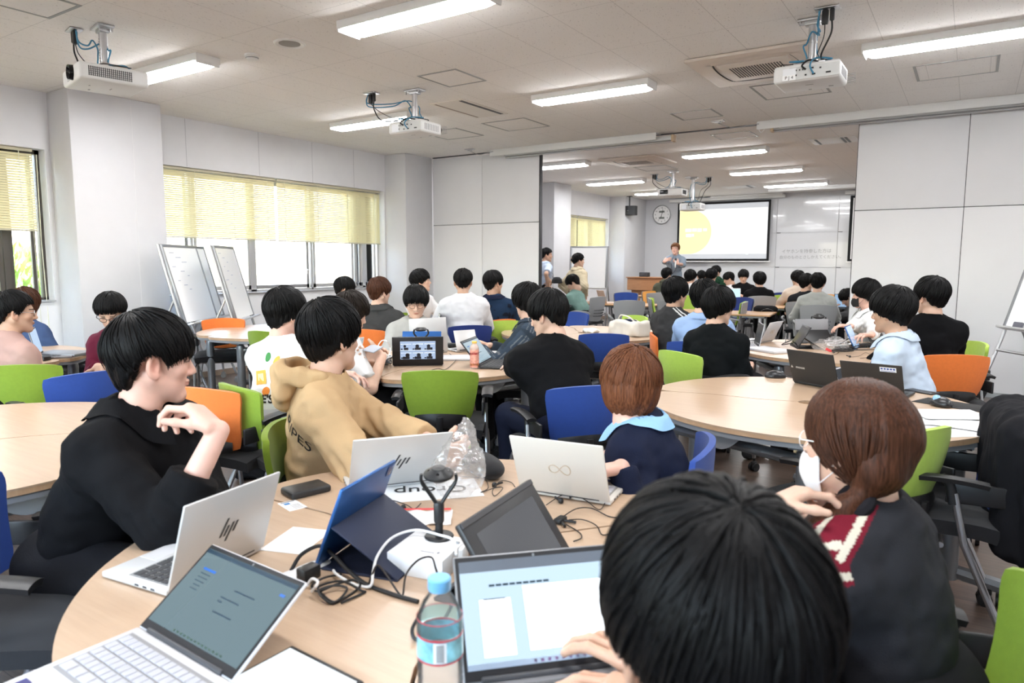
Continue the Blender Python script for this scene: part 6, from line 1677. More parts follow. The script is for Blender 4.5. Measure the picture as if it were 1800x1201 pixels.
laptop('grey laptop with bright page on its screen, before the nearest head', (815, 1206), (1112, 1174), (793, 985), LGREY, KEYD, 'bright', None, group=LG, content=doc_bright, T2=(1068, 950), back=False)
laptop('silver laptop before the beige hoodie, lid back with slanted dark logo', (612, 858), (776, 845), (622, 772), SILVER, KEYD, 'grey', slant_logo, group=LG, stickers=STK, T2=(798, 758), back=True)
laptop('pale laptop with tan double loop mark, before the navy cardigan', (915, 858), (1074, 881), (896, 763), mat('laptop_pale', (.66, .63, .58), .4, .2), KEYW, 'grey', loop_logo, group=LG, stickers=STK, T2=(1060, 784), back=True)
laptop('black laptop with small pale lettering on its lid, right table', (1395, 669), (1476, 684), (1383, 613), LBLACK, KEYD, 'dark', word_logo('mouse', .022, -.26, -.02, None, True), group=LG, T2=(1466, 624), back=True)
def sticker_lid(ld, M, L, w):
    MB().box((w*.28, L*.36, .0004), (.075, .028, .0006), 0, M).build('sticker', mat('asset_label', (.75, .78, .82), .5), ld, 0); q = MB()
    for i in range(5): q.box((w*.28-.028+.014*i, L*.36+.004, .0009), (.010, .010, .0004), 0, M)
    q.box((w*.28, L*.36-.009, .0009), (.066, .003, .0004), 0, M); q.build('sticker_print', mat('label_blue', (.05, .10, .35), .5), ld, 0)
laptop('black laptop with white asset sticker on its lid, right table', (1484, 686), (1591, 698), (1476, 632), LBLACK, KEYD, 'dark', sticker_lid, group=LG, T2=(1586, 644), back=True)
laptop('silver laptop in front of the boy in grey sweatshirt', (722, 622), (787, 618), (718, 561), SILVER, KEYD, 'grey', slant_logo, group=LG, T2=(783, 557), back=True)
laptop('dark laptop with lit grey screen beside the peach drink', (842, 645), (864, 628), (807, 599), LBLACK, KEYD, 'grey', None, group=LG, content=doc_dim, depth=.21, T2=(839, 592), back=False)
laptop('silver laptop with lid back to us behind the peach drink', (803, 617), (841, 613), (797, 577), SILVER, KEYD, 'grey', None, group=LG, T2=(833, 584), back=True)
laptop('silver laptop with ring mark on the right rear table, leaning lid', (1335, 602), (1357, 598), (1352, 567), SILVERW, KEYD, 'dark', loop_logo, group=LG, maxh=.24, T2=(1378, 564), back=True)
laptop('white laptop with dark screen at the left of the right rear table', (1325, 603), (1333, 612), (1333, 568), SILVERW, KEYW, 'dark', None, group=LG, maxh=.24, T2=(1344, 569), back=False)
laptop('black laptop beside the blue shirt sleeve, right rear table', (1533, 609), (1557, 607), (1520, 588), LBLACK, KEYD, 'dark', None, group=LG, T2=(1552, 586), back=True)
laptop('grey laptop before the man in pink at far left', (66, 629), (78, 620), (51, 580), LGREY, KEYD, 'blue', None, group=LG, maxh=.24, T2=(60, 575), back=False)
p = atd(1061, 508, 11.9)
def far_laptop(label, px, py, D, A, shell, screen, logo=None, tz=.716):
    p = atd(px, py, D); t = thing('laptop', label, 'laptop', (p.x, p.y, tz), R(A), LG)
    MB().box((0, .11, .009), (.33, .22, .014), .004).build('base', shell, t); M = frame_m((0, 0, .014), (1, 0, 0), (0, -.3, .95), (0, .95, .3))
    l = MB().box((0, .11, -.0035), (.33, .22, .007), .003, M).build('lid', shell, t); MB().box((0, .112, .0006), (.31, .195, .001), 0, M).build('display', SCR[screen], l, 0)
    if logo: logo(l, frame_m((0, 0, .014), (-1, 0, 0), (0, -.3, .95), (0, -.95, -.3)) @ Matrix.Translation((0, .11, .0075)), .22, .33)
far_laptop('rose laptop on the far table left of the perforated grey chair', 1061, 519, 11.9, 318, ROSE, 'grey', loop_logo)
far_laptop('laptop with pale cyan screen on the far table before the black sweater', 1286, 508, 12.9, 200, SILVERW, 'cyan'); far_laptop('laptop with blue screen on the far table beside the pale grey sweater', 1487, 532, 10.6, 190, LBLACK, 'blue')
# closed laptops and flat slabs
def slab(name, label, cat, cx, cy, w, d, th, rz, m, z=TH, group=None, bev=.004):
    t = thing(name, label, cat, (cx, cy, z), rz, group); MB().box((0, 0, th/2), (w, d, th), bev).build('body' if name != 'paper' else 'sheet', m, t); return t
q = onz(812, 631, TH); t = slab('closed_laptop', 'white closed laptop lying between the video monitor and the peach drink', 'laptop', q.x, q.y, .32, .22, .016, R(38), SILVERW); MB().box((0, 0, .0005), (.30, .20, .003)).build('underside', DARKG, t, 0)
q = onz(1352, 617, TH); t = slab('closed_laptop', 'white closed laptop at the near edge of the right rear table', 'laptop', q.x, q.y, .33, .22, .018, R(-32), SILVERW); MB().box((0, 0, .001), (.32, .21, .004)).build('underside', GREYP, t, 0)
q = onz(868, 619, TH); t = slab('closed_laptop', 'thin white closed laptop at the denim jacket', 'laptop', q.x, q.y, .30, .20, .012, R(10), SILVERW); MB().box((0, 0, .001), (.29, .19, .003)).build('underside', GREYP, t, 0)
q = onz(112, 624, TH); t = slab('closed_laptop', 'dark grey closed laptop in its sleeve at far left', 'laptop', q.x, q.y, .34, .24, .022, R(30), LGREY); MB().tube([(-.17, .09, .012), (.17, .09, .012)], .003, 6).build('zip', BLACKP, t)
q = onz(72, 634, TH); slab('charger_case', 'small black case at the near edge of the far left table', 'case', q.x, q.y, .11, .07, .03, R(25), BLACKP, bev=.008)
q = onz(468, 1240, TH); t = thing('tablet', 'tablet with white page and black rim, cut by the bottom picture edge', 'tablet', (q.x-.005, q.y+.0, TH), R(-2)); MB().box((0, 0, .005), (.185, .245, .008), .004).build('casing', BLKT, t); MB().box((0, 0, .0095), (.17, .225, .0008)).build('display', SCR['pad'], t, 0)
# upright tablets and portable monitors
def upright(name, label, cat, pA, pB, pT, shell, th=.009, face='dark', front=None, rim=.012, kick=.13, foliom=None, back_only=False, pic=None, group=None, zoff=.004, maxh=None, chin=0, T2=None, w0=.25, asp=.72, rimy=None):
    A, B, h, n, w, a, b = lid_solve(pA, pB, pT, TH+zoff, T2, asp, w0); L = math.hypot(a, b); mid = (A+B)/2
    if maxh and L > maxh: a *= maxh/L; b *= maxh/L; L = maxh
    tocam = (CAM-mid); sgn = 1 if n.dot(tocam) > 0 else -1
    v = n*sgn                                             # horizontal normal on our side
    t = thing(name, label, cat, (mid.x, mid.y, TH), math.atan2(v.y, v.x)-PI/2, group)
    ca = (n*a).dot(v); y = Vector((0, ca, b)).normalized(); x = Vector((-1, 0, 0)); zf = x.cross(y)
    if zf.y < 0: x = -x; zf = x.cross(y)
    M = frame_m((0, 0, zoff), x, y, zf)
    c = MB().box((0, L/2, -th/2), (w, L, th), min(.004, th*.4), M).build('casing', shell, t)
    fm_ = M if not back_only else M @ Matrix.Rotation(PI, 4, 'Y') @ Matrix.Translation((0, 0, th))
    rimy = rim if rimy is None else rimy; d = MB().box((0, L/2+chin, .0005), (w-2*rim, L-2*rimy-2*chin, .001), 0, fm_).build('display', SCR[face] if isinstance(face, str) else face, c, 0)
    if pic: pic(d, M, w-2*rim, L-2*rimy-2*chin, L/2+chin)
    k = MB(); sg = -1 if not back_only else 1
    hh = L*.52; q0 = Vector((0, ca*.52, b*.52+zoff)); 
    if kick:
        q1 = Vector((0, q0.y+sg*kick, .004)); nn = (q1-q0); 
        kk = frame_m(tuple((q0+q1)/2), (1, 0, 0), nn, Vector((1, 0, 0)).cross(nn)); k.box((0, 0, 0), (w*.96, nn.length, .004), .001, kk)
        k.box((0, (q1.y)/2, .002), (w*.96, abs(q1.y), .004), .001); k.build('folio_stand', foliom or NAVYM, t)
    return t, M, L, w, c
t, M, L, w, c = upright('tablet', 'blue tablet on navy folio stand, its back to us, beside the white paper', 'tablet', (556, 1000), (654, 932), (603, 864), BLUEM, .009, 'dim', kick=.16, back_only=True, foliom=NAVYM, T2=(698, 808))
MB().box((w*.40 if True else 0, L*.90, .0008), (.026, .026, .002), .009, M).build('camera_bump', mat('bump_navy', (.05, .08, .2), .2), c); 
t, M, L, w, c = upright('portable_monitor', 'black portable monitor tilted back with a dim picture, centre of the front table', 'monitor', (900, 1092), (1013, 982), (807, 927), BLKT, .014, mat('screen_faint', (.03, .031, .034), .12, emit=(.10, .105, .115), estr=.18), rim=.035, kick=.12, foliom=BLACKP, maxh=.25, T2=(931, 836), w0=.31, asp=.68)
MB().box((0, L*.965, .001), (w*.98, .012, .004), .001, M).build('top_strip', DARKG, c, 0)
def call_pic(d, M, w, h, yc):
    r = random.Random(2); a = MB(); b = MB(); e = MB()
    for i in range(3):
        for j in range(2):
            x = -w/2+w*(i+.5)/3; y = yc-h/2+h*(j+.5)/2; a.box((x, y+h*.10, .0014), (w*.30, h*.012, .0004), 0, M); s = r.uniform(.8, 1.3)
            b.lathe([(0, .0004), (.011*s, .0004), (.011*s, -.0004)], 12, M @ Matrix.Translation((x-.01+.02*r.random(), y-h*.02, .0016))); b.box((x, y-h*.17, .0015), (.035*s, h*.14, .0004), .0, M); e.box((x-.028, y-h*.18, .0015), (.012, h*.07, .0004), 0, M)
    a.box((0, yc, .0014), (w, .0015, .0004), 0, M); a.build('ceiling_lines', mat('call_white', (.6, .65, .7), .5, emit=(.7, .78, .9), estr=.3), d, 0); b.build('call_pattern', mat('call_dark', (.012, .016, .028), .5), d, 0); e.build('call_shapes', MATS['call_dark'], d, 0)
upright('portable_monitor', 'black portable monitor showing six video call tiles, on the middle table', 'monitor', (690, 643), (780, 641), (689, 593), BLKT, .014, mat('screen_call', (.02, .02, .022), .15, emit=(.36, .47, .66), estr=.26), rim=.052, rimy=.028, kick=.10, foliom=BLACKP, pic=call_pic, chin=.008, T2=(779, 593), w0=.30, asp=.6)
upright('tablet', 'blue tablet behind the video monitor, with a camera clipped above', 'tablet', (706, 630), (776, 629), (709, 582), BLUEM, .009, 'dim', kick=.10, back_only=True, T2=(775, 581))
upright('tablet', 'white framed tablet with grey screen beside the printed t-shirt sleeve', 'tablet', (596, 639), (632, 636), (604, 596), SILVERW, .008, 'grey', kick=.10, maxh=.26, T2=(641, 594))
upright('tablet', 'black tablet on a folding stand, right rear table', 'tablet', (1388, 606), (1401, 613), (1411, 570), BLKT, .008, 'dark', kick=.14, foliom=BLACKP, maxh=.27, T2=(1426, 576))
upright('portable_monitor', 'grey monitor seen from behind, right rear table, behind the black camera stand', 'monitor', (1398, 601), (1456, 600), (1398, 561), LGREY, .012, 'dark', kick=.10, back_only=True, foliom=BLACKP, T2=(1456, 561), w0=.32)
upright('tablet', 'blue edged tablet with pale blue screen, before the masked boy', 'tablet', (1503, 615), (1514, 610), (1487, 574), BLUEM, .008, 'blue', rim=.008, kick=.12, foliom=BLACKP, maxh=.26, T2=(1493, 570))
upright('tablet', 'small white framed tablet leaning before the two black laptops', 'tablet', (1477, 684), (1518, 670), (1468, 649), SILVERW, .008, 'dark', rim=.006, kick=.08, foliom=SILVERW, maxh=.2, T2=(1508, 637))
# conference cameras on stands
def cam_stand(label, x, y, z, rz, s=1.0):
    t = thing('camera_stand', label, 'camera', (x, y, z), rz); t.scale = (s, s, s)
    MB().lathe([(0, 0), (.046, 0), (.049, .004), (.046, .008), (.012, .011), (.012, .02)], 32).build('foot', BLACKP, t)
    MB().tube([(0, 0, .012), (0, 0, .055)], .013, 12).box((0, 0, .085), (.034, .03, .075), .010).build('stem', BLACKP, t)
    f = MB()
    for q in (-1, 1): f.tube(spline([(q*.008, 0, .115), (q*.030, 0, .150), (q*.056, 0, .190), (q*.056, 0, .215)], 6), [.011]*12+[.009]*7, 10, None, True, .6)
    f.build('fork', BLACKP, t)
    MH = Matrix.Translation((0, 0, .212)) @ Matrix.Rotation(R(8), 4, 'X')
    hd = MB().lathe([(0, -.020), (.022, -.020), (.048, -.004), (.050, .004), (.046, .010), (.026, .020), (.022, .026), (0, .028)], 32, MH).build('camera_head', BLACKP, t)
    l = MB()
    for a in range(4): l.lathe([(0, .004), (.006, .002), (.009, -.004)], 12, MH @ Matrix.Rotation(a*PI/2, 4, 'Z') @ Matrix.Translation((.034, 0, .013)) @ Matrix.Rotation(R(60), 4, 'Y'))
    l.build('lens', MATS['lens_black'], hd); return t
q = onz(772, 945, TH+.046)
cam_stand('black meeting camera on a forked stand, on the white box', q.x, q.y, TH+.047, R(35), .70); CS = q
q = onz(1437, 599, TH); cam_stand('black meeting camera on a stand, right rear table, before the grey monitor', q.x, q.y, TH, R(10))
t = thing('web_camera', 'small black camera clipped on the blue tablet behind the video monitor', 'camera', atd(740, 579, 4.80), R(30)); MB().lathe([(0, .012), (.03, .012), (.045, 0), (.03, -.012), (0, -.014)], 20).build('head', BLACKP, t)
f = MB().tube(spline([(-.045, 0, 0), (-.05, 0, -.03), (-.02, 0, -.06), (.02, 0, -.06), (.05, 0, -.03), (.045, 0, 0)], 5), .006, 8).build('fork', BLACKP, t)
# white box under the camera
t = thing('carton', 'white carton under the black meeting camera', 'box', (-.984, 1.155, TH), R(12.5)); MB().box((0, 0, .0235), (.136, .135, .047), .002).build('box', mat('carton_white', (.80, .80, .80), .6), t)
text('lettering', 'Meeting', .022, Matrix.Translation((.01, -.055, .0523)) @ Matrix.Rotation(R(8), 4, 'Z'), mat('print_grey', (.25, .25, .27), .6), t) if 0 else None
q = MB(); q.box((.015, -.035, .0472), (.034, .004, .0006)); q.box((.040, -.031, .0472), (.006, .009, .0006)); q.build('print_mark', mat('print_grey', (.25, .25, .27), .6), t, 0)
q = onz(803, 990, TH); t = thing('charger', 'white plug charger right of the carton', 'charger', (q.x, q.y, TH), R(20)); MB().box((0, 0, .022), (.045, .045, .044), .006).build('casing', WHITEP, t); MB().box((0, 0, .047), (.014, .008, .008), .002).build('plug', GREYP, t)
# water bottle
def bottle(label, x, y, h, r, capm, bodym, liquid=None, labels=(), neck=.30, cap_h=.018, group=None):
    t = thing('bottle', label, 'bottle', (x, y, TH), 0); pr = [(0, .004), (r*.75, .0), (r*.96, .008), (r, .02)]
    for i in range(7): z = .03+i*(h*.34/7); pr += [(r, z), (r*.955, z+h*.018), (r, z+h*.036)]
    pr += [(r*.98, h*.45), (r, h*.47), (r, h*.73), (r*.95, h*.78), (r*.72, h*.855), (r*.45, h*.905), (.0125, h*.925), (.0125, h*.95)]
    MB().lathe(pr, 40).build('body', bodym, t, 60)
    if liquid: MB().lathe([(0, .006), (r*.72, .004), (r*.93, .012)]+[(r*.94, z) for z in np.linspace(.02, h*.50, 6)]+[(0, h*.50)], 32).build('liquid', liquid, t, 60)
    MB().lathe([(.0155, h*.925), (.0165, h*.935), (.0165, h-.002), (.015, h), (0, h)], 28).build('cap', capm, t, 30)
    for nm, z0, z1, m_ in labels: MB().lathe([(r*1.004, z0*h), (r*1.012, z0*h), (r*1.012, z1*h), (r*1.004, z1*h)], 40, None, False).build(nm, m_, t, 60)
    return t
def clear_mat(name, tint, milk=.10):
    m = bpy.data.materials.new(name); m.use_nodes = True; nt = m.node_tree; nt.nodes.clear(); L_ = nt.links.new
    o = nt.nodes.new('ShaderNodeOutputMaterial'); a = nt.nodes.new('ShaderNodeBsdfTransparent'); g = nt.nodes.new('ShaderNodeBsdfGlossy'); d = nt.nodes.new('ShaderNodeBsdfTranslucent'); x = nt.nodes.new('ShaderNodeMixShader'); y = nt.nodes.new('ShaderNodeMixShader'); f = nt.nodes.new('ShaderNodeLayerWeight')
    f.inputs['Blend'].default_value = .12; a.inputs['Color'].default_value = (*tint, 1); g.inputs['Roughness'].default_value = .08; d.inputs['Color'].default_value = (.95, .95, .95, 1); y.inputs[0].default_value = milk
    L_(a.outputs[0], y.inputs[1]); L_(d.outputs[0], y.inputs[2]); L_(f.outputs['Fresnel'], x.inputs[0]); L_(y.outputs[0], x.inputs[1]); L_(g.outputs[0], x.inputs[2]); L_(x.outputs[0], o.inputs[0]); MATS[name] = m; return m
PET = clear_mat('clear_plastic', (.97, .975, .98), .13)
q = onz(775, 1293, TH); 
bt = bottle('clear water bottle with pale blue cap and red ringed label', q.x, q.y, .240, .0325, mat('cap_blue', (.16, .42, .70), .4), PET, clear_mat('water', (.95, .96, .965), .10),
       (('label_film', .535, .665, mat('label_aqua', (.22, .50, .58), .25, noise=.6, nscale=40)), ('label_ring', .525, .537, mat('label_red', (.48, .02, .04), .35)), ('label_ring', .665, .678, MATS['label_red']), ('label_ring', .765, .771, MATS['label_red']), ('clear_label', .68, .764, clear_mat('label_clear', (.45, .80, .86)))))
rr_ = .0325*1.021; b_ = MB(); dv = Vector((-q.x, -q.y, 0)); a0 = math.atan2(dv.y, dv.x)
for k in range(9):
    b_.grid(lambda u, v: ((rr_+.0002)*math.cos(a0-.17+.34*u), (rr_+.0002)*math.sin(a0-.17+.34*u), .1315+.0029*k+.0016*v), 8, 1)
b_.build('barcode', INKB, bt, 0); rr_ -= .00012; bw_ = MB(); bw_.grid(lambda u, v: (rr_*math.cos(a0-.28+.56*u), rr_*math.sin(a0-.28+.56*u), .1295+.029*v), 10, 1); bw_.build('barcode_field', mat('label_white2', (.82, .84, .85), .5), bt, 0)
q = onz(834, 648, TH); bottle('peach drink bottle with yellow cap on the middle table', q.x, q.y, .178, .029, mat('cap_yellow', (.80, .55, .12), .4), mat('peach_plastic', (.85, .66, .58), .12, trans=.35),  None,
       (('label_film', .06, .70, mat('label_peach', (.78, .36, .28), .35, noise=.45, nscale=55)), ('label_print', .52, .60, mat('label_redtext', (.55, .06, .08), .4, noise=.6, nscale=120)), ('label_print', .12, .2, mat('label_orange', (.75, .28, .10), .4, noise=.6, nscale=90))))
q = atd(645, 531, 6.6); bottle('small green tea bottle at the window, rear left table', q.x, q.y, .20, .032, mat('cap_green', (.30, .50, .08), .4), mat('tea_green', (.35, .52, .08), .2, trans=.3), None, (('label_film', .2, .6, mat('label_lime', (.55, .68, .12), .4, noise=.4, nscale=60)),))
# phone, power bank, cards, papers
q = onz(527, 868, TH); t = thing('power_bank', 'thick black power bank at the edge of the front table', 'power bank', (q.x+.01, q.y+.015, TH), R(-14)); MB().box((0, 0, .011), (.082, .125, .022), .008, None, 3).build('casing', mat('bank_black', (.022, .022, .023), .4), t); MB().box((0, -.0626, .011), (.03, .001, .006)).build('port', DARKG, t, 0)
q = onz(514, 889, TH); t = thing('card', 'small white card with blue print beside the power bank', 'card', (q.x, q.y, TH), R(75)); MB().box((0, 0, .0006), (.052, .080, .0012)).build('sheet', WHITEP, t, 0)
m = MB(); m.box((-.008, .018, .0014), (.016, .014, .0005)); m.build('blue_mark', mat('mark_blue', (.05, .2, .45), .5), t, 0); m = MB()
for i in range(4): m.box((.006, .0-.010*i, .0014), (.026, .003, .0005))
m.box((0, .033, .0014), (.04, .006, .0005)); m.build('print_lines', mat('print_grey', (.25, .25, .27), .6), t, 0)
PAPER = mat('paper', (.80, .80, .80), .7)
def paper(label, px, py, w, d, rz, z=TH, dz=0, bend=.002, curl=0.0):
    q = onz(px, py, z); t = thing('paper', label, 'paper', (q.x, q.y, z+dz), R(rz)); MB().grid(lambda u, v: ((u-.5)*w, (v-.5)*d, .001+bend*math.sin(PI*u)*math.sin(PI*v)+curl*max(0, u-.7)**2), 10, 8, None, .0006).build('sheet', PAPER, t, 60); return t
paper('white slip of paper left of the blue tablet, with nothing readable on it', 522, 950, .11, .15, 20)
paper('white slip of paper under the thick black cable, beside the keyboard laptop', 545, 1000, .05, .12, -8, bend=.012)
t = paper('white sheet with upside down GROUP lettering, behind the blue tablet', 738, 864, .36, .17, 47, dz=.0)
text('lettering', 'Group 1', .082, Matrix.Translation((.0, .0, .0045)) @ Matrix.Rotation(R(176), 4, 'Z'), INKB, t)
for i, (px, py, rz, dz, cl, lb) in enumerate(((1690, 757, 38, .0, .1, 'lowest white printed sheet of the loose papers on the right table'), (1662, 741, 24, .004, .02, 'white sheet in the middle of the loose papers on the right table'), (1715, 752, -12, .007, .12, 'white sheet hanging over the edge of the right table'), (1668, 733, 30, .012, .02, 'topmost white sheet of the loose papers, beside the trackball'))):
    paper(lb, px, py, .297, .21, rz, dz=dz, curl=-.0 if i != 2 else .05)
# bags, pouch, wrapper
def plastic_bag(label, x, y, z, sx, sy, sz, m, seed, rz=0):
    t = thing('plastic_bag', label, 'bag', (x, y, z), rz); S = SDF(); S.ell((0, 0, sz*.42), (sx, sy, sz*.5), None, .02); S.ell((sx*.3, sy*.2, sz*.75), (sx*.45, sy*.5, sz*.45), None, .03)
    S.add(lambda X, Y, Z: .022*np.abs(vnoise(X*20+seed, Y*20, Z*14))+.014*np.abs(vnoise(X*46, Y*46+seed, Z*40))+.006*np.abs(vnoise(X*90, Y*90, Z*80+seed))-.010, (-1, -1, -1), (1, 1, 1), 0, 'd'); S.rbox((0, 0, -.5), (2, 2, .5), .0, None, .002, 's')
    V, F = S.mesh(.0035); np_obj('film', V, F, m, t); return t
BAGM = bpy.data.materials.new('film_clear'); BAGM.use_nodes = True; _n = BAGM.node_tree; _n.nodes.clear(); _L = _n.links.new
_o = _n.nodes.new('ShaderNodeOutputMaterial'); _a = _n.nodes.new('ShaderNodeBsdfTransparent'); _b = _n.nodes.new('ShaderNodeBsdfTranslucent'); _d = _n.nodes.new('ShaderNodeBsdfGlossy'); _x = _n.nodes.new('ShaderNodeMixShader'); _y = _n.nodes.new('ShaderNodeMixShader')
_a.inputs['Color'].default_value = (.97, .97, .97, 1); _d.inputs['Roughness'].default_value = .18; _x.inputs[0].default_value = .22; _y.inputs[0].default_value = .13; _L(_a.outputs[0], _x.inputs[1]); _L(_b.outputs[0], _x.inputs[2]); _L(_x.outputs[0], _y.inputs[1]); _L(_d.outputs[0], _y.inputs[2]); _L(_y.outputs[0], _o.inputs[0]); _b.inputs['Color'].default_value = (.9, .9, .9, 1)
q = onz(765, 880, TH); t = plastic_bag('crumpled translucent plastic bag standing behind the meeting camera', q.x+.03, q.y+.07, TH,   .075, .055, .19, BAGM, 3, R(30))
q = onz(1455, 617, TH); t = plastic_bag('crumpled clear plastic bag with red print on the right rear table', q.x, q.y+.06, TH, .14, .10, .09, BAGM, 8); MB().box((.01, -.115, .018), (.05, .004, .02), .001, Matrix.Rotation(R(25), 4, 'Y')).build('red_print', mat('print_red2', (.7, .05, .06), .5), t)
q = onz(738, 912, TH); t = thing('packet', 'flat white packet with a red edge, behind the carton', 'packet', (q.x, q.y, TH), R(35)); MB().grid(lambda u, v: ((u-.5)*.17, (v-.5)*.10, .004+.012*math.sin(PI*u)*math.sin(PI*v)+.003*math.sin(u*19+v*7)), 16, 10, None, .003).build('film', mat('packet_white', (.82, .80, .79), .4), t); MB().box((0, .045, .010), (.16, .008, .002)).build('red_edge', MATS['print_red2'], t)
q = onz(848, 832, TH); t = thing('pouch', 'black soft pouch with a lime tag, at the rim of the front table', 'pouch', (q.x, q.y, TH), R(-28)); S = SDF(); S.ell((0, 0, .030), (.115, .055, .034), None, .02); S.cone((-.07, 0, .03), (.07, 0, .026), .032, .024, .02); S.rbox((0, 0, -.5), (2, 2, .5), .0, None, .004, 's'); V, F = S.mesh(.005); np_obj('cloth', V, F, BLKF, t)
MB().box((-.105, 0, .06), (.004, .014, .03), .001).build('tag', COLS['lime'], t)
q = onz(1106, 590, TH); t = thing('tote_bag', 'cream cloth bag lying on the empty white topped table', 'bag', (q.x, q.y, TH), R(-20)); S = SDF(); S.rbox((0, 0, .07), (.19, .10, .075), .03, None, .02); S.add(lambda X, Y, Z: .016*vnoise(X*14, Y*14, Z*14)+.03*np.clip(Z-.09, 0, 1)*vnoise(X*25, Y*9, 0*Z), (-1, -1, -1), (1, 1, 1), 0, 'd'); S.ell((0, 0, .17), (.13, .06, .06), None, .02, 's'); V, F = S.mesh(.008); np_obj('cloth', V, F, cloth_mat('canvas', (.66, .62, .56)), t)
MB().lathe([(.09, .10), (.085, .145), (.05, .155), (0, .15)], 18, Matrix.Scale(.6, 4, (0, 1, 0))).build('dark_contents', cloth_mat('navycloth', (.012, .016, .04)), t); MB().tube(spline([(-.12, -.03, .12), (-.06, -.06, .19), (.05, -.06, .18), (.12, -.03, .12)], 6), .007, 6).build('handle', MATS[[k for k in MATS if k == 'cloth_canvas'][0]], t)
q = onz(1064, 592, TH); slab('tablet', 'small dark tablet beside the cream cloth bag', 'tablet', q.x, q.y, .24, .17, .012, R(20), LGREY); q = onz(1040, 585, TH); t = thing('cloth', 'crumpled white cloth left of the cream bag', 'cloth', (q.x, q.y, TH), 0); S = SDF(); S.ell((0, 0, .02), (.09, .06, .03)); S.add(lambda X, Y, Z: .014*vnoise(X*30, Y*30, Z*30), (-1, -1, -1), (1, 1, 1), 0, 'd'); S.rbox((0, 0, -.5), (2, 2, .5), 0, None, .002, 's'); V, F = S.mesh(.007); np_obj('fabric', V, F, cloth_mat('whitecloth', (.72, .70, .66)), t)
# mice, mat, phone
def mouse(label, px, py, rz, ball=False):
    q = onz(px, py, TH); t = thing('computer_mouse', label, 'mouse', (q.x, q.y, TH), R(rz)); S = SDF(); S.ell((0, 0, .008), (.036, .062, .034), None, .01); S.ell((-.012, -.005, .010), (.038, .045, .026), None, .02); S.rbox((0, 0, -.5), (2, 2, .5), 0, None, .003, 's'); V, F = S.mesh(.004); np_obj('shell', V, F, mat('mouse_black', (.018, .018, .02), .3), t)
    if ball: MB().lathe([(.019*math.sin(x), .020-.019*math.cos(x)) for x in np.linspace(0, PI, 12)], 20, Matrix.Translation((-.024, .0, .012))).build('track_ball', mat('ball_blue', (.25, .45, .70), .1), t)
    else: MB().box((0, .035, .033), (.006, .022, .010), .004).build('wheel', GREYP, t); MB().tube(spline([(-.03, -.02, .022), (-.034, .015, .026), (-.024, .045, .020)], 5), .002, 6).build('silver_line', METAL, t); MB().tube(spline([(0, .06, .006), (.03, .10, .003), (-.02, .13, .003), (-.06, .09, .003)], 6), .002, 5).build('cord', BLACKC, t)
mouse('black wired mouse left of the black laptop on the right table', 1363, 664, -60)
q = onz(1682, 713, TH); t = slab('mouse_mat', 'black mat under the trackball on the right table', 'mat', q.x, q.y, .34, .17, .003, R(-22), mat('mat_black', (.014, .014, .014), .8), bev=.001); mouse('black trackball mouse with a blue ball on the black mat', 1655, 714, 30, True)
t.children[0].name = 'pad'
for o in COL.objects:
    if o.get('label') == 'black trackball mouse with a blue ball on the black mat': o.location.z += .004
q = onz(1620, 690, TH); slab('phone', 'black phone at the far rim of the right table', 'phone', q.x, q.y, .075, .15, .008, R(60), BLKT)
q = atd(655, 613, 4.13); t = thing('phone', 'pale grey phone held by the person in white behind the hoodie boy', 'phone', q, R(-20)); MB().box((0, 0, 0), (.15, .07, .008), .003, Matrix.Rotation(R(25), 4, 'X')).build('casing', mat('phone_pale', (.45, .48, .54), .35), t)
q = atd(998, 541, 10.95); t = thing('phone', 'black phone held by the boy in teal', 'phone', q, R(-20)); MB().box((0, 0, 0), (.08, .14, .009), .003, Matrix.Rotation(R(35), 4, 'X')).build('casing', BLKT, t)
# cables and earphones
def cable(name, label, pts, r, m, plug=None, cat='cable'):
    """pts: (px,py,height above the table)"""
    P = [onz(a, b, TH+r+c) for a, b, c in pts]; t = thing(name, label, cat, (P[0].x, P[0].y, TH)); o = Vector((P[0].x, P[0].y, TH))
    MB().tube([p-o for p in spline(P, 8)], r, 7).build('cord', m, t); return t, o
cable('cable', 'thick black cable arching from the keyboard laptop to the water bottle', [(512, 1003, .0), (530, 975, .02), (562, 960, .035), (585, 975, .03), (612, 1003, .012), (645, 1028, 0), (690, 1045, 0), (735, 1058, 0)], .0045, BLACKC)
cable('cable', 'white cable curving from the folio stand over the carton', [(586, 1003, .01), (592, 1010, .01), (615, 1024, .002), (640, 1032, 0), (653, 1028, .01), (656, 1005, .03), (665, 975, .05), (690, 945, .058), (730, 932, .06), (770, 940, .058), (797, 950, .055), (802, 975, .055)], .003, WHITEC)
cable('cable', 'tangled thin black cable beside the folio stand', [(600, 1010, .004), (570, 1016, .01), (548, 1030, .004), (560, 1040, .008), (590, 1028, .012), (622, 1020, .006), (632, 1032, .002), (600, 1055, 0), (580, 1060, .002), (560, 1040, .010), (585, 1030, .012), (610, 1035, .004), (590, 1058, .004), (570, 1048, .003), (560, 1032, .010), (600, 1022, .014), (634, 1038, .003), (640, 1042, 0), (600, 1060, .002)], .0025, BLACKC)
cable('cable', 'thin brown black cable zigzagging between carton and bottle', [(648, 1028, .004), (655, 1008, .03), (664, 994, .045), (680, 1012, .03), (700, 1042, .004), (708, 1046, .002), (714, 1010, .03), (735, 985, .05), (758, 980, .055), (766, 1000, .05), (772, 1020, .02)], .0022, mat('cable_brown', (.02, .014, .012), .5))
cable('cable', 'black cable loop left of the water bottle', [(745, 1065, 0), (735, 1085, .01), (725, 1105, .015), (728, 1122, .004), (742, 1128, 0)], .0035, BLACKC)
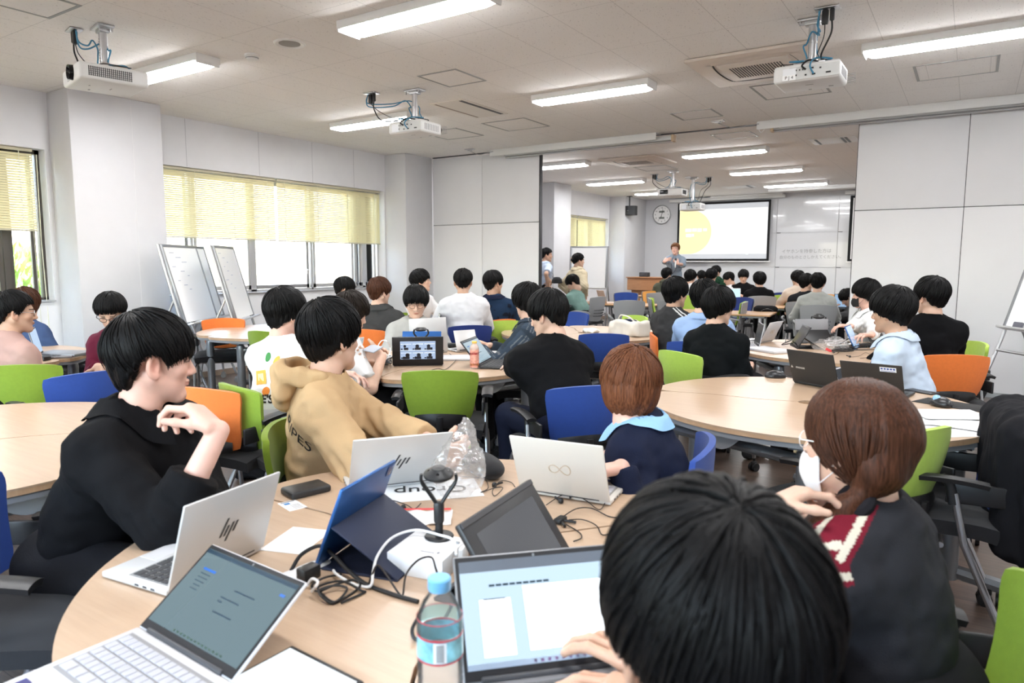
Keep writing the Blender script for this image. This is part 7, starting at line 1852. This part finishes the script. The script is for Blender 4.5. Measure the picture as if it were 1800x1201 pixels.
t, o = cable('plug_adapter', 'black plug adapter with white lead at the corner of the keyboard laptop', [(548, 1040, .01), (556, 1030, .03), (558, 1022, .02), (548, 1018, .02), (540, 1030, .004)], .003, WHITEC, cat='charger'); q = onz(543, 1024, TH); MB().box(tuple(Vector((q.x, q.y, TH+.022))-o), (.03, .045, .03), .005, ).build('casing', BLACKP, t)
def earphones(label, pts, buds):
    t, o = cable('earphones', label, pts, .0013, BLACKC, cat='earphones'); m = MB()
    for px, py, dx, dy in buds:
        p_ = onz(px, py, TH+.008)-o; d = Vector((dx, dy, .1)).normalized(); m.lathe([(0, -.008), (.007, -.005), (.008, .002), (.005, .008), (0, .009)], 14, Matrix.Translation(p_)); m.tube([p_, p_+d*.028], .0035, 8)
    m.build('earbud', BLACKP, t)
earphones('black earphones on the sheet behind the meeting camera', [(700, 897, .002), (690, 900, 0), (668, 880, .004), (690, 880, .003), (715, 888, .003), (728, 895, .004), (740, 885, .004)], [(709, 893, -.6, -.3)])
earphones('black earphones coiled before the pouch', [(812, 838, 0), (850, 842, .004), (858, 858, .003), (845, 866, 0), (870, 858, .006), (884, 858, .008), (870, 872, .002), (866, 862, .006), (880, 846, .012), (898, 848, .004), (905, 856, 0)], [(869, 853, .3, .5)])
earphones('black earphones in front of the pale double loop laptop', [(960, 888, .002), (985, 872, .012), (1005, 868, .018), (1030, 880, .008), (1053, 896, .004), (1065, 882, .006), (1080, 862, .008), (1110, 856, .008)], [(986, 881, -.7, .3), (1003, 872, .3, -.6)])
t, o = cable('cable', 'thin black cable with splitter right of the tilted monitor', [(985, 912, .004), (1012, 895, .01), (1040, 894, .006), (1070, 908, .002), (1090, 910, 0)], .0016, BLACKC); q = onz(985, 914, TH+.008)-o; MB().box(tuple(q), (.022, .04, .014), .004).tube([q, q+Vector((.04, .012, -.002))], .004, 8).tube([q, q+Vector((.03, -.03, -.002))], .004, 8).build('splitter', BLACKP, t)
cable('cable', 'thin black cable trailing below the splitter', [(995, 922, .002), (1018, 936, .002), (1022, 946, .004), (1008, 952, .002)], .0016, BLACKC); cable('cable', 'thin black cable running from splitter to the nearest head', [(1000, 914, .004), (1025, 914, .006), (1048, 924, .004), (1058, 940, .004), (1072, 938, 0)], .0016, BLACKC)
def tangle(label, cx, cy, sx, sy, n, r, m, seed, zt=.05):
    rn = random.Random(seed); P = [onz(cx+rn.uniform(-sx, sx), cy+rn.uniform(-sy, sy), TH+r+rn.uniform(0, zt)) for _ in range(n)]; o = Vector((P[0].x, P[0].y, TH)); t = thing('cable', label, 'cable', o); MB().tube([p-o for p in spline(P, 6)], r, 6).build('cord', m, t)
tangle('heap of black cables on the middle table left of the video monitor', 672, 633, 18, 9, 34, .004, BLACKC, 4); tangle('white cables in the heap left of the video monitor', 676, 631, 18, 9, 20, .004, WHITEC, 7)
cable('cable', 'white cable arching above the cable heap on the middle table', [(664, 628, 0), (662, 615, .05), (670, 600, .10), (680, 600, .11), (686, 612, .05), (684, 628, 0)], .004, WHITEC)
earphones('black earphones coiled on the near left of the middle table', [(630, 657, .002), (645, 662, .002), (652, 655, .008), (648, 644, .01), (656, 643, .012), (660, 652, .008), (664, 640, .01), (668, 648, .004), (650, 650, .004)], [(628, 656, .5, .5)])
cable('cable', 'thin cable in front of the video monitor, over the table rim', [(755, 652, .002), (770, 648, .004), (782, 650, .003), (795, 640, .004), (802, 630, .006), (790, 622, .004)], .002, BLACKC)
q = onz(790, 612, TH); slab('charger', 'black charger block behind the white closed laptop', 'charger', q.x, q.y, .11, .07, .04, R(20), BLACKP, bev=.01)
tangle('tangled black cables on the right rear table around the plastic bag', 1500, 612, 40, 8, 26, .003, BLACKC, 12, .04); tangle('white cables on the right rear table behind the plastic bag', 1475, 602, 30, 6, 16, .004, WHITEC, 13, .05); tangle('thin black cable at the ring mark laptop on the right rear table', 1385, 600, 16, 6, 10, .003, BLACKC, 15, .04)
earphones('black earphones at the near rim of the right rear table', [(1495, 628, .002), (1510, 626, .004), (1522, 620, .006), (1530, 627, .002), (1512, 630, .002)], [(1494, 627, -.5, .2)])
# rear left table: tablet and monitor between the boys
q = atd(703, 541, 6.35); t = thing('tablet', 'black tablet back to us on the rear left table, by the charcoal shirt', 'tablet', (q.x, q.y, TH), R(-40)); M = frame_m((0, 0, .0), (1, 0, 0), (0, .3, .95), (0, -.95, .3)); MB().box((0, .10, 0), (.27, .20, .01), .003, M).build('casing', BLKT, t); MB().box((0, .06, .05), (.2, .004, .12), .001, Matrix.Rotation(R(-30), 4, 'X')).build('stand', BLACKP, t)
q = atd(762, 542, 6.55); t = thing('portable_monitor', 'dark tablet with video tiles before the boy in profile', 'tablet', (q.x, q.y, TH), R(-48)); MB().box((0, .10, 0), (.30, .21, .01), .003, M).build('casing', BLKT, t); MB().box((0, .10, -.0055), (.27, .17, .001), 0, M).box((0, .10, .0055), (.27, .17, .001), 0, M).build('display', mat('screen_tiles', (.02, .02, .02), .2, emit=(.12, .15, .17), estr=.3, noise=.6, nscale=40), t, 0)
# ---- coat on a chair, bags and leads under the tables
ck = chair_px('navy', 1792, 748, 186, 'chair hidden under the black coat at the right picture edge', .815)
cw = ck.matrix_world; t = thing('coat', 'black coat draped over the chair back at the right picture edge', 'coat', ck.location, ck.rotation_euler.z)
S = SDF(); S.rbox((0, -.262, .62), (.25, .085, .255), .06, None, .03); S.cone((-.22, -.30, .80), (-.30, -.32, .30), .07, .05, .05); S.cone((.22, -.30, .80), (.29, -.32, .32), .07, .05, .05); S.cone((-.18, -.27, .84), (.18, -.27, .84), .05, .05, .04); S.add(lambda X, Y, Z: .016*vnoise(X*20, Y*8, Z*5)+.005*vnoise(X*45, Y*45, Z*18), (-1, -1, -1), (1, 1, 2), 0, 'd'); V, F = S.mesh(.008); np_obj('cloth', V, F, cloth_mat('coat_black', (.010, .010, .012)), t)
def backpack(label, p, rz, m, s=1.0):
    t = thing('backpack', label, 'bag', p, rz); S = SDF(); S.rbox((0, 0, .20*s), (.15*s, .09*s, .20*s), .06*s, None, .03); S.rbox((0, -.09*s, .14*s), (.12*s, .045*s, .12*s), .035*s, None, .02); S.add(lambda X, Y, Z: .012*vnoise(X*13, Y*13, Z*13), (-1, -1, -1), (1, 1, 2), 0, 'd'); V, F = S.mesh(.009); np_obj('body', V, F, m, t)
    k = MB()
    for q_ in (-1, 1): k.tube(spline([(q_*.07*s, .08*s, .38*s), (q_*.085*s, .14*s, .30*s), (q_*.09*s, .13*s, .12*s), (q_*.09*s, .09*s, .04*s)], 6), .018*s, 6, None, True, .35)
    k.build('shoulder_strap', m, t); z = MB(); z.tube(spline([(-.11*s, -.10*s, .10*s), (-.10*s, -.115*s, .30*s), (0, -.11*s, .36*s), (.10*s, -.115*s, .30*s), (.11*s, -.10*s, .10*s)], 6), .004*s, 5); z.build('zip', DARKG, t); return t
BPK = cloth_mat('pack_black', (.010, .010, .011)); q = onz(452, 838, 0); backpack('black backpack under the green chair behind the beige hoodie', (q.x, q.y, 0), R(30), BPK, .9)
q = onz(1372, 800, 0); bk2 = backpack('black bag on the floor under the right table, with a toy hanging on it', (q.x, q.y+.15, 0), R(10), BPK, .75)
q = atd(1346, 538, 10.0); backpack('black backpack hanging on a far grey chair', (q.x, q.y, .38), R(25), BPK, 1.05)
q = onz(1401, 816, .12); t = thing('toy_chick', 'small cream toy chick with orange feet hanging under the right table', 'toy', (q.x, q.y, 0), R(200)); DK = mat('plush_cream', (.62, .52, .30), .9, noise=.2, nscale=300, bump=.4, bscale=500, sheen=.3)
z0 = q.z+.03; MB().lathe([(.030*math.sin(x), z0-.032*math.cos(x)) for x in np.linspace(0, PI, 12)], 20).build('body', DK, t, 60); MB().lathe([(.026*math.sin(x), z0+.050-.024*math.cos(x)) for x in np.linspace(0, PI, 12)], 20).build('head', DK, t, 60)
m = MB()
for s_ in (-1, 1): m.lathe([(.012*math.sin(x), -.008*math.cos(x)) for x in np.linspace(0, PI, 8)], 12, Matrix.Translation((s_*.014, .016, z0-.036)))
m.build('foot', mat('plush_orange', (.70, .28, .04), .8), t, 60); MB().lathe([(0, .012), (.008, 0), (0, -.004)], 10, Matrix.Translation((0, .026, z0+.047)) @ Matrix.Rotation(-PI/2, 4, 'X')).build('beak', MATS['plush_orange'], t); m = MB()
for s_ in (-1, 1): m.lathe([(.0035*math.sin(x), -.0035*math.cos(x)) for x in np.linspace(0, PI, 6)], 8, Matrix.Translation((s_*.011, .022, z0+.056)))
m.build('eye', BLACKP, t); MB().tube([(0, 0, z0+.074), (0, 0, z0+.12)], .0015, 5).build('cord', METAL, t)
q = onz(412, 758, 0); t = thing('power_strip', 'white power strip on the floor beyond the raised hand', 'power strip', (q.x, q.y, 0), R(38)); MB().box((0, 0, .02), (.34, .06, .04), .008).build('casing', WHITEP, t); m = MB()
for i in range(5): m.box((-.12+.06*i-.006, 0, .041), (.003, .012, .002)); m.box((-.12+.06*i+.006, 0, .041), (.003, .012, .002))
m.build('slot', DARKG, t, 0); MB().box((.03, 0, .055), (.035, .03, .03), .006).build('plug', WHITEP, t)
def floor_cable(label, pts, m):
    P = [onz(a, b, .006) for a, b in pts]; o = Vector((P[0].x, P[0].y, 0)); t = thing('cable', label, 'cable', o); MB().tube([p-o for p in spline(P, 8)], .005, 6).build('cord', m, t)
floor_cable('white extension lead snaking on the floor to the power strip', [(435, 700), (405, 706), (398, 716), (420, 722), (412, 732), (398, 740), (415, 746)], WHITEC); floor_cable('white lead curling on the floor below the power strip', [(425, 762), (432, 770), (398, 772), (428, 778), (420, 786), (395, 788), (360, 790)], WHITEC)
# ================================================================== light and camera
W = bpy.data.worlds.new('world'); SC.world = W; W.use_nodes = True
bg = W.node_tree.nodes['Background']
sk = W.node_tree.nodes.new('ShaderNodeTexSky'); sk.sky_type = 'NISHITA'; sk.sun_elevation = R(52); sk.sun_rotation = R(100); sk.sun_disc = False; sk.air_density = 1.2; sk.dust_density = 3.0
W.node_tree.links.new(sk.outputs[0], bg.inputs['Color']); bg.inputs['Strength'].default_value = 1.3
sun = bpy.data.lights.new('sun', 'SUN'); sun.energy = 8.0; sun.angle = R(3); sun.color = (1, .96, .88)
so = bpy.data.objects.new('sun', sun); COL.objects.link(so); so.rotation_euler = Vector((.24, .10, -.96)).to_track_quat('-Z', 'Y').to_euler()
cam = bpy.data.cameras.new('camera'); co = bpy.data.objects.new('camera', cam); COL.objects.link(co)
cam.sensor_fit = 'HORIZONTAL'; cam.sensor_width = 36; cam.lens = 36*FPX/1800; cam.clip_start = .05; cam.clip_end = 200
co.matrix_world = frame_m(CAM, RGT, UPV, -FWD)
cam.dof.use_dof = True; cam.dof.focus_distance = 4.2; cam.dof.aperture_fstop = 5.0
SC.camera = co
SC.cycles.use_denoising = True
SC.cycles.max_bounces = 8; SC.cycles.transparent_max_bounces = 16
SC.cycles.sample_clamp_indirect = 6
vs = SC.view_settings; vs.view_transform = 'Standard'; vs.look = 'None'; vs.exposure = 2.2; vs.gamma = 1.0; vs.use_curve_mapping = False
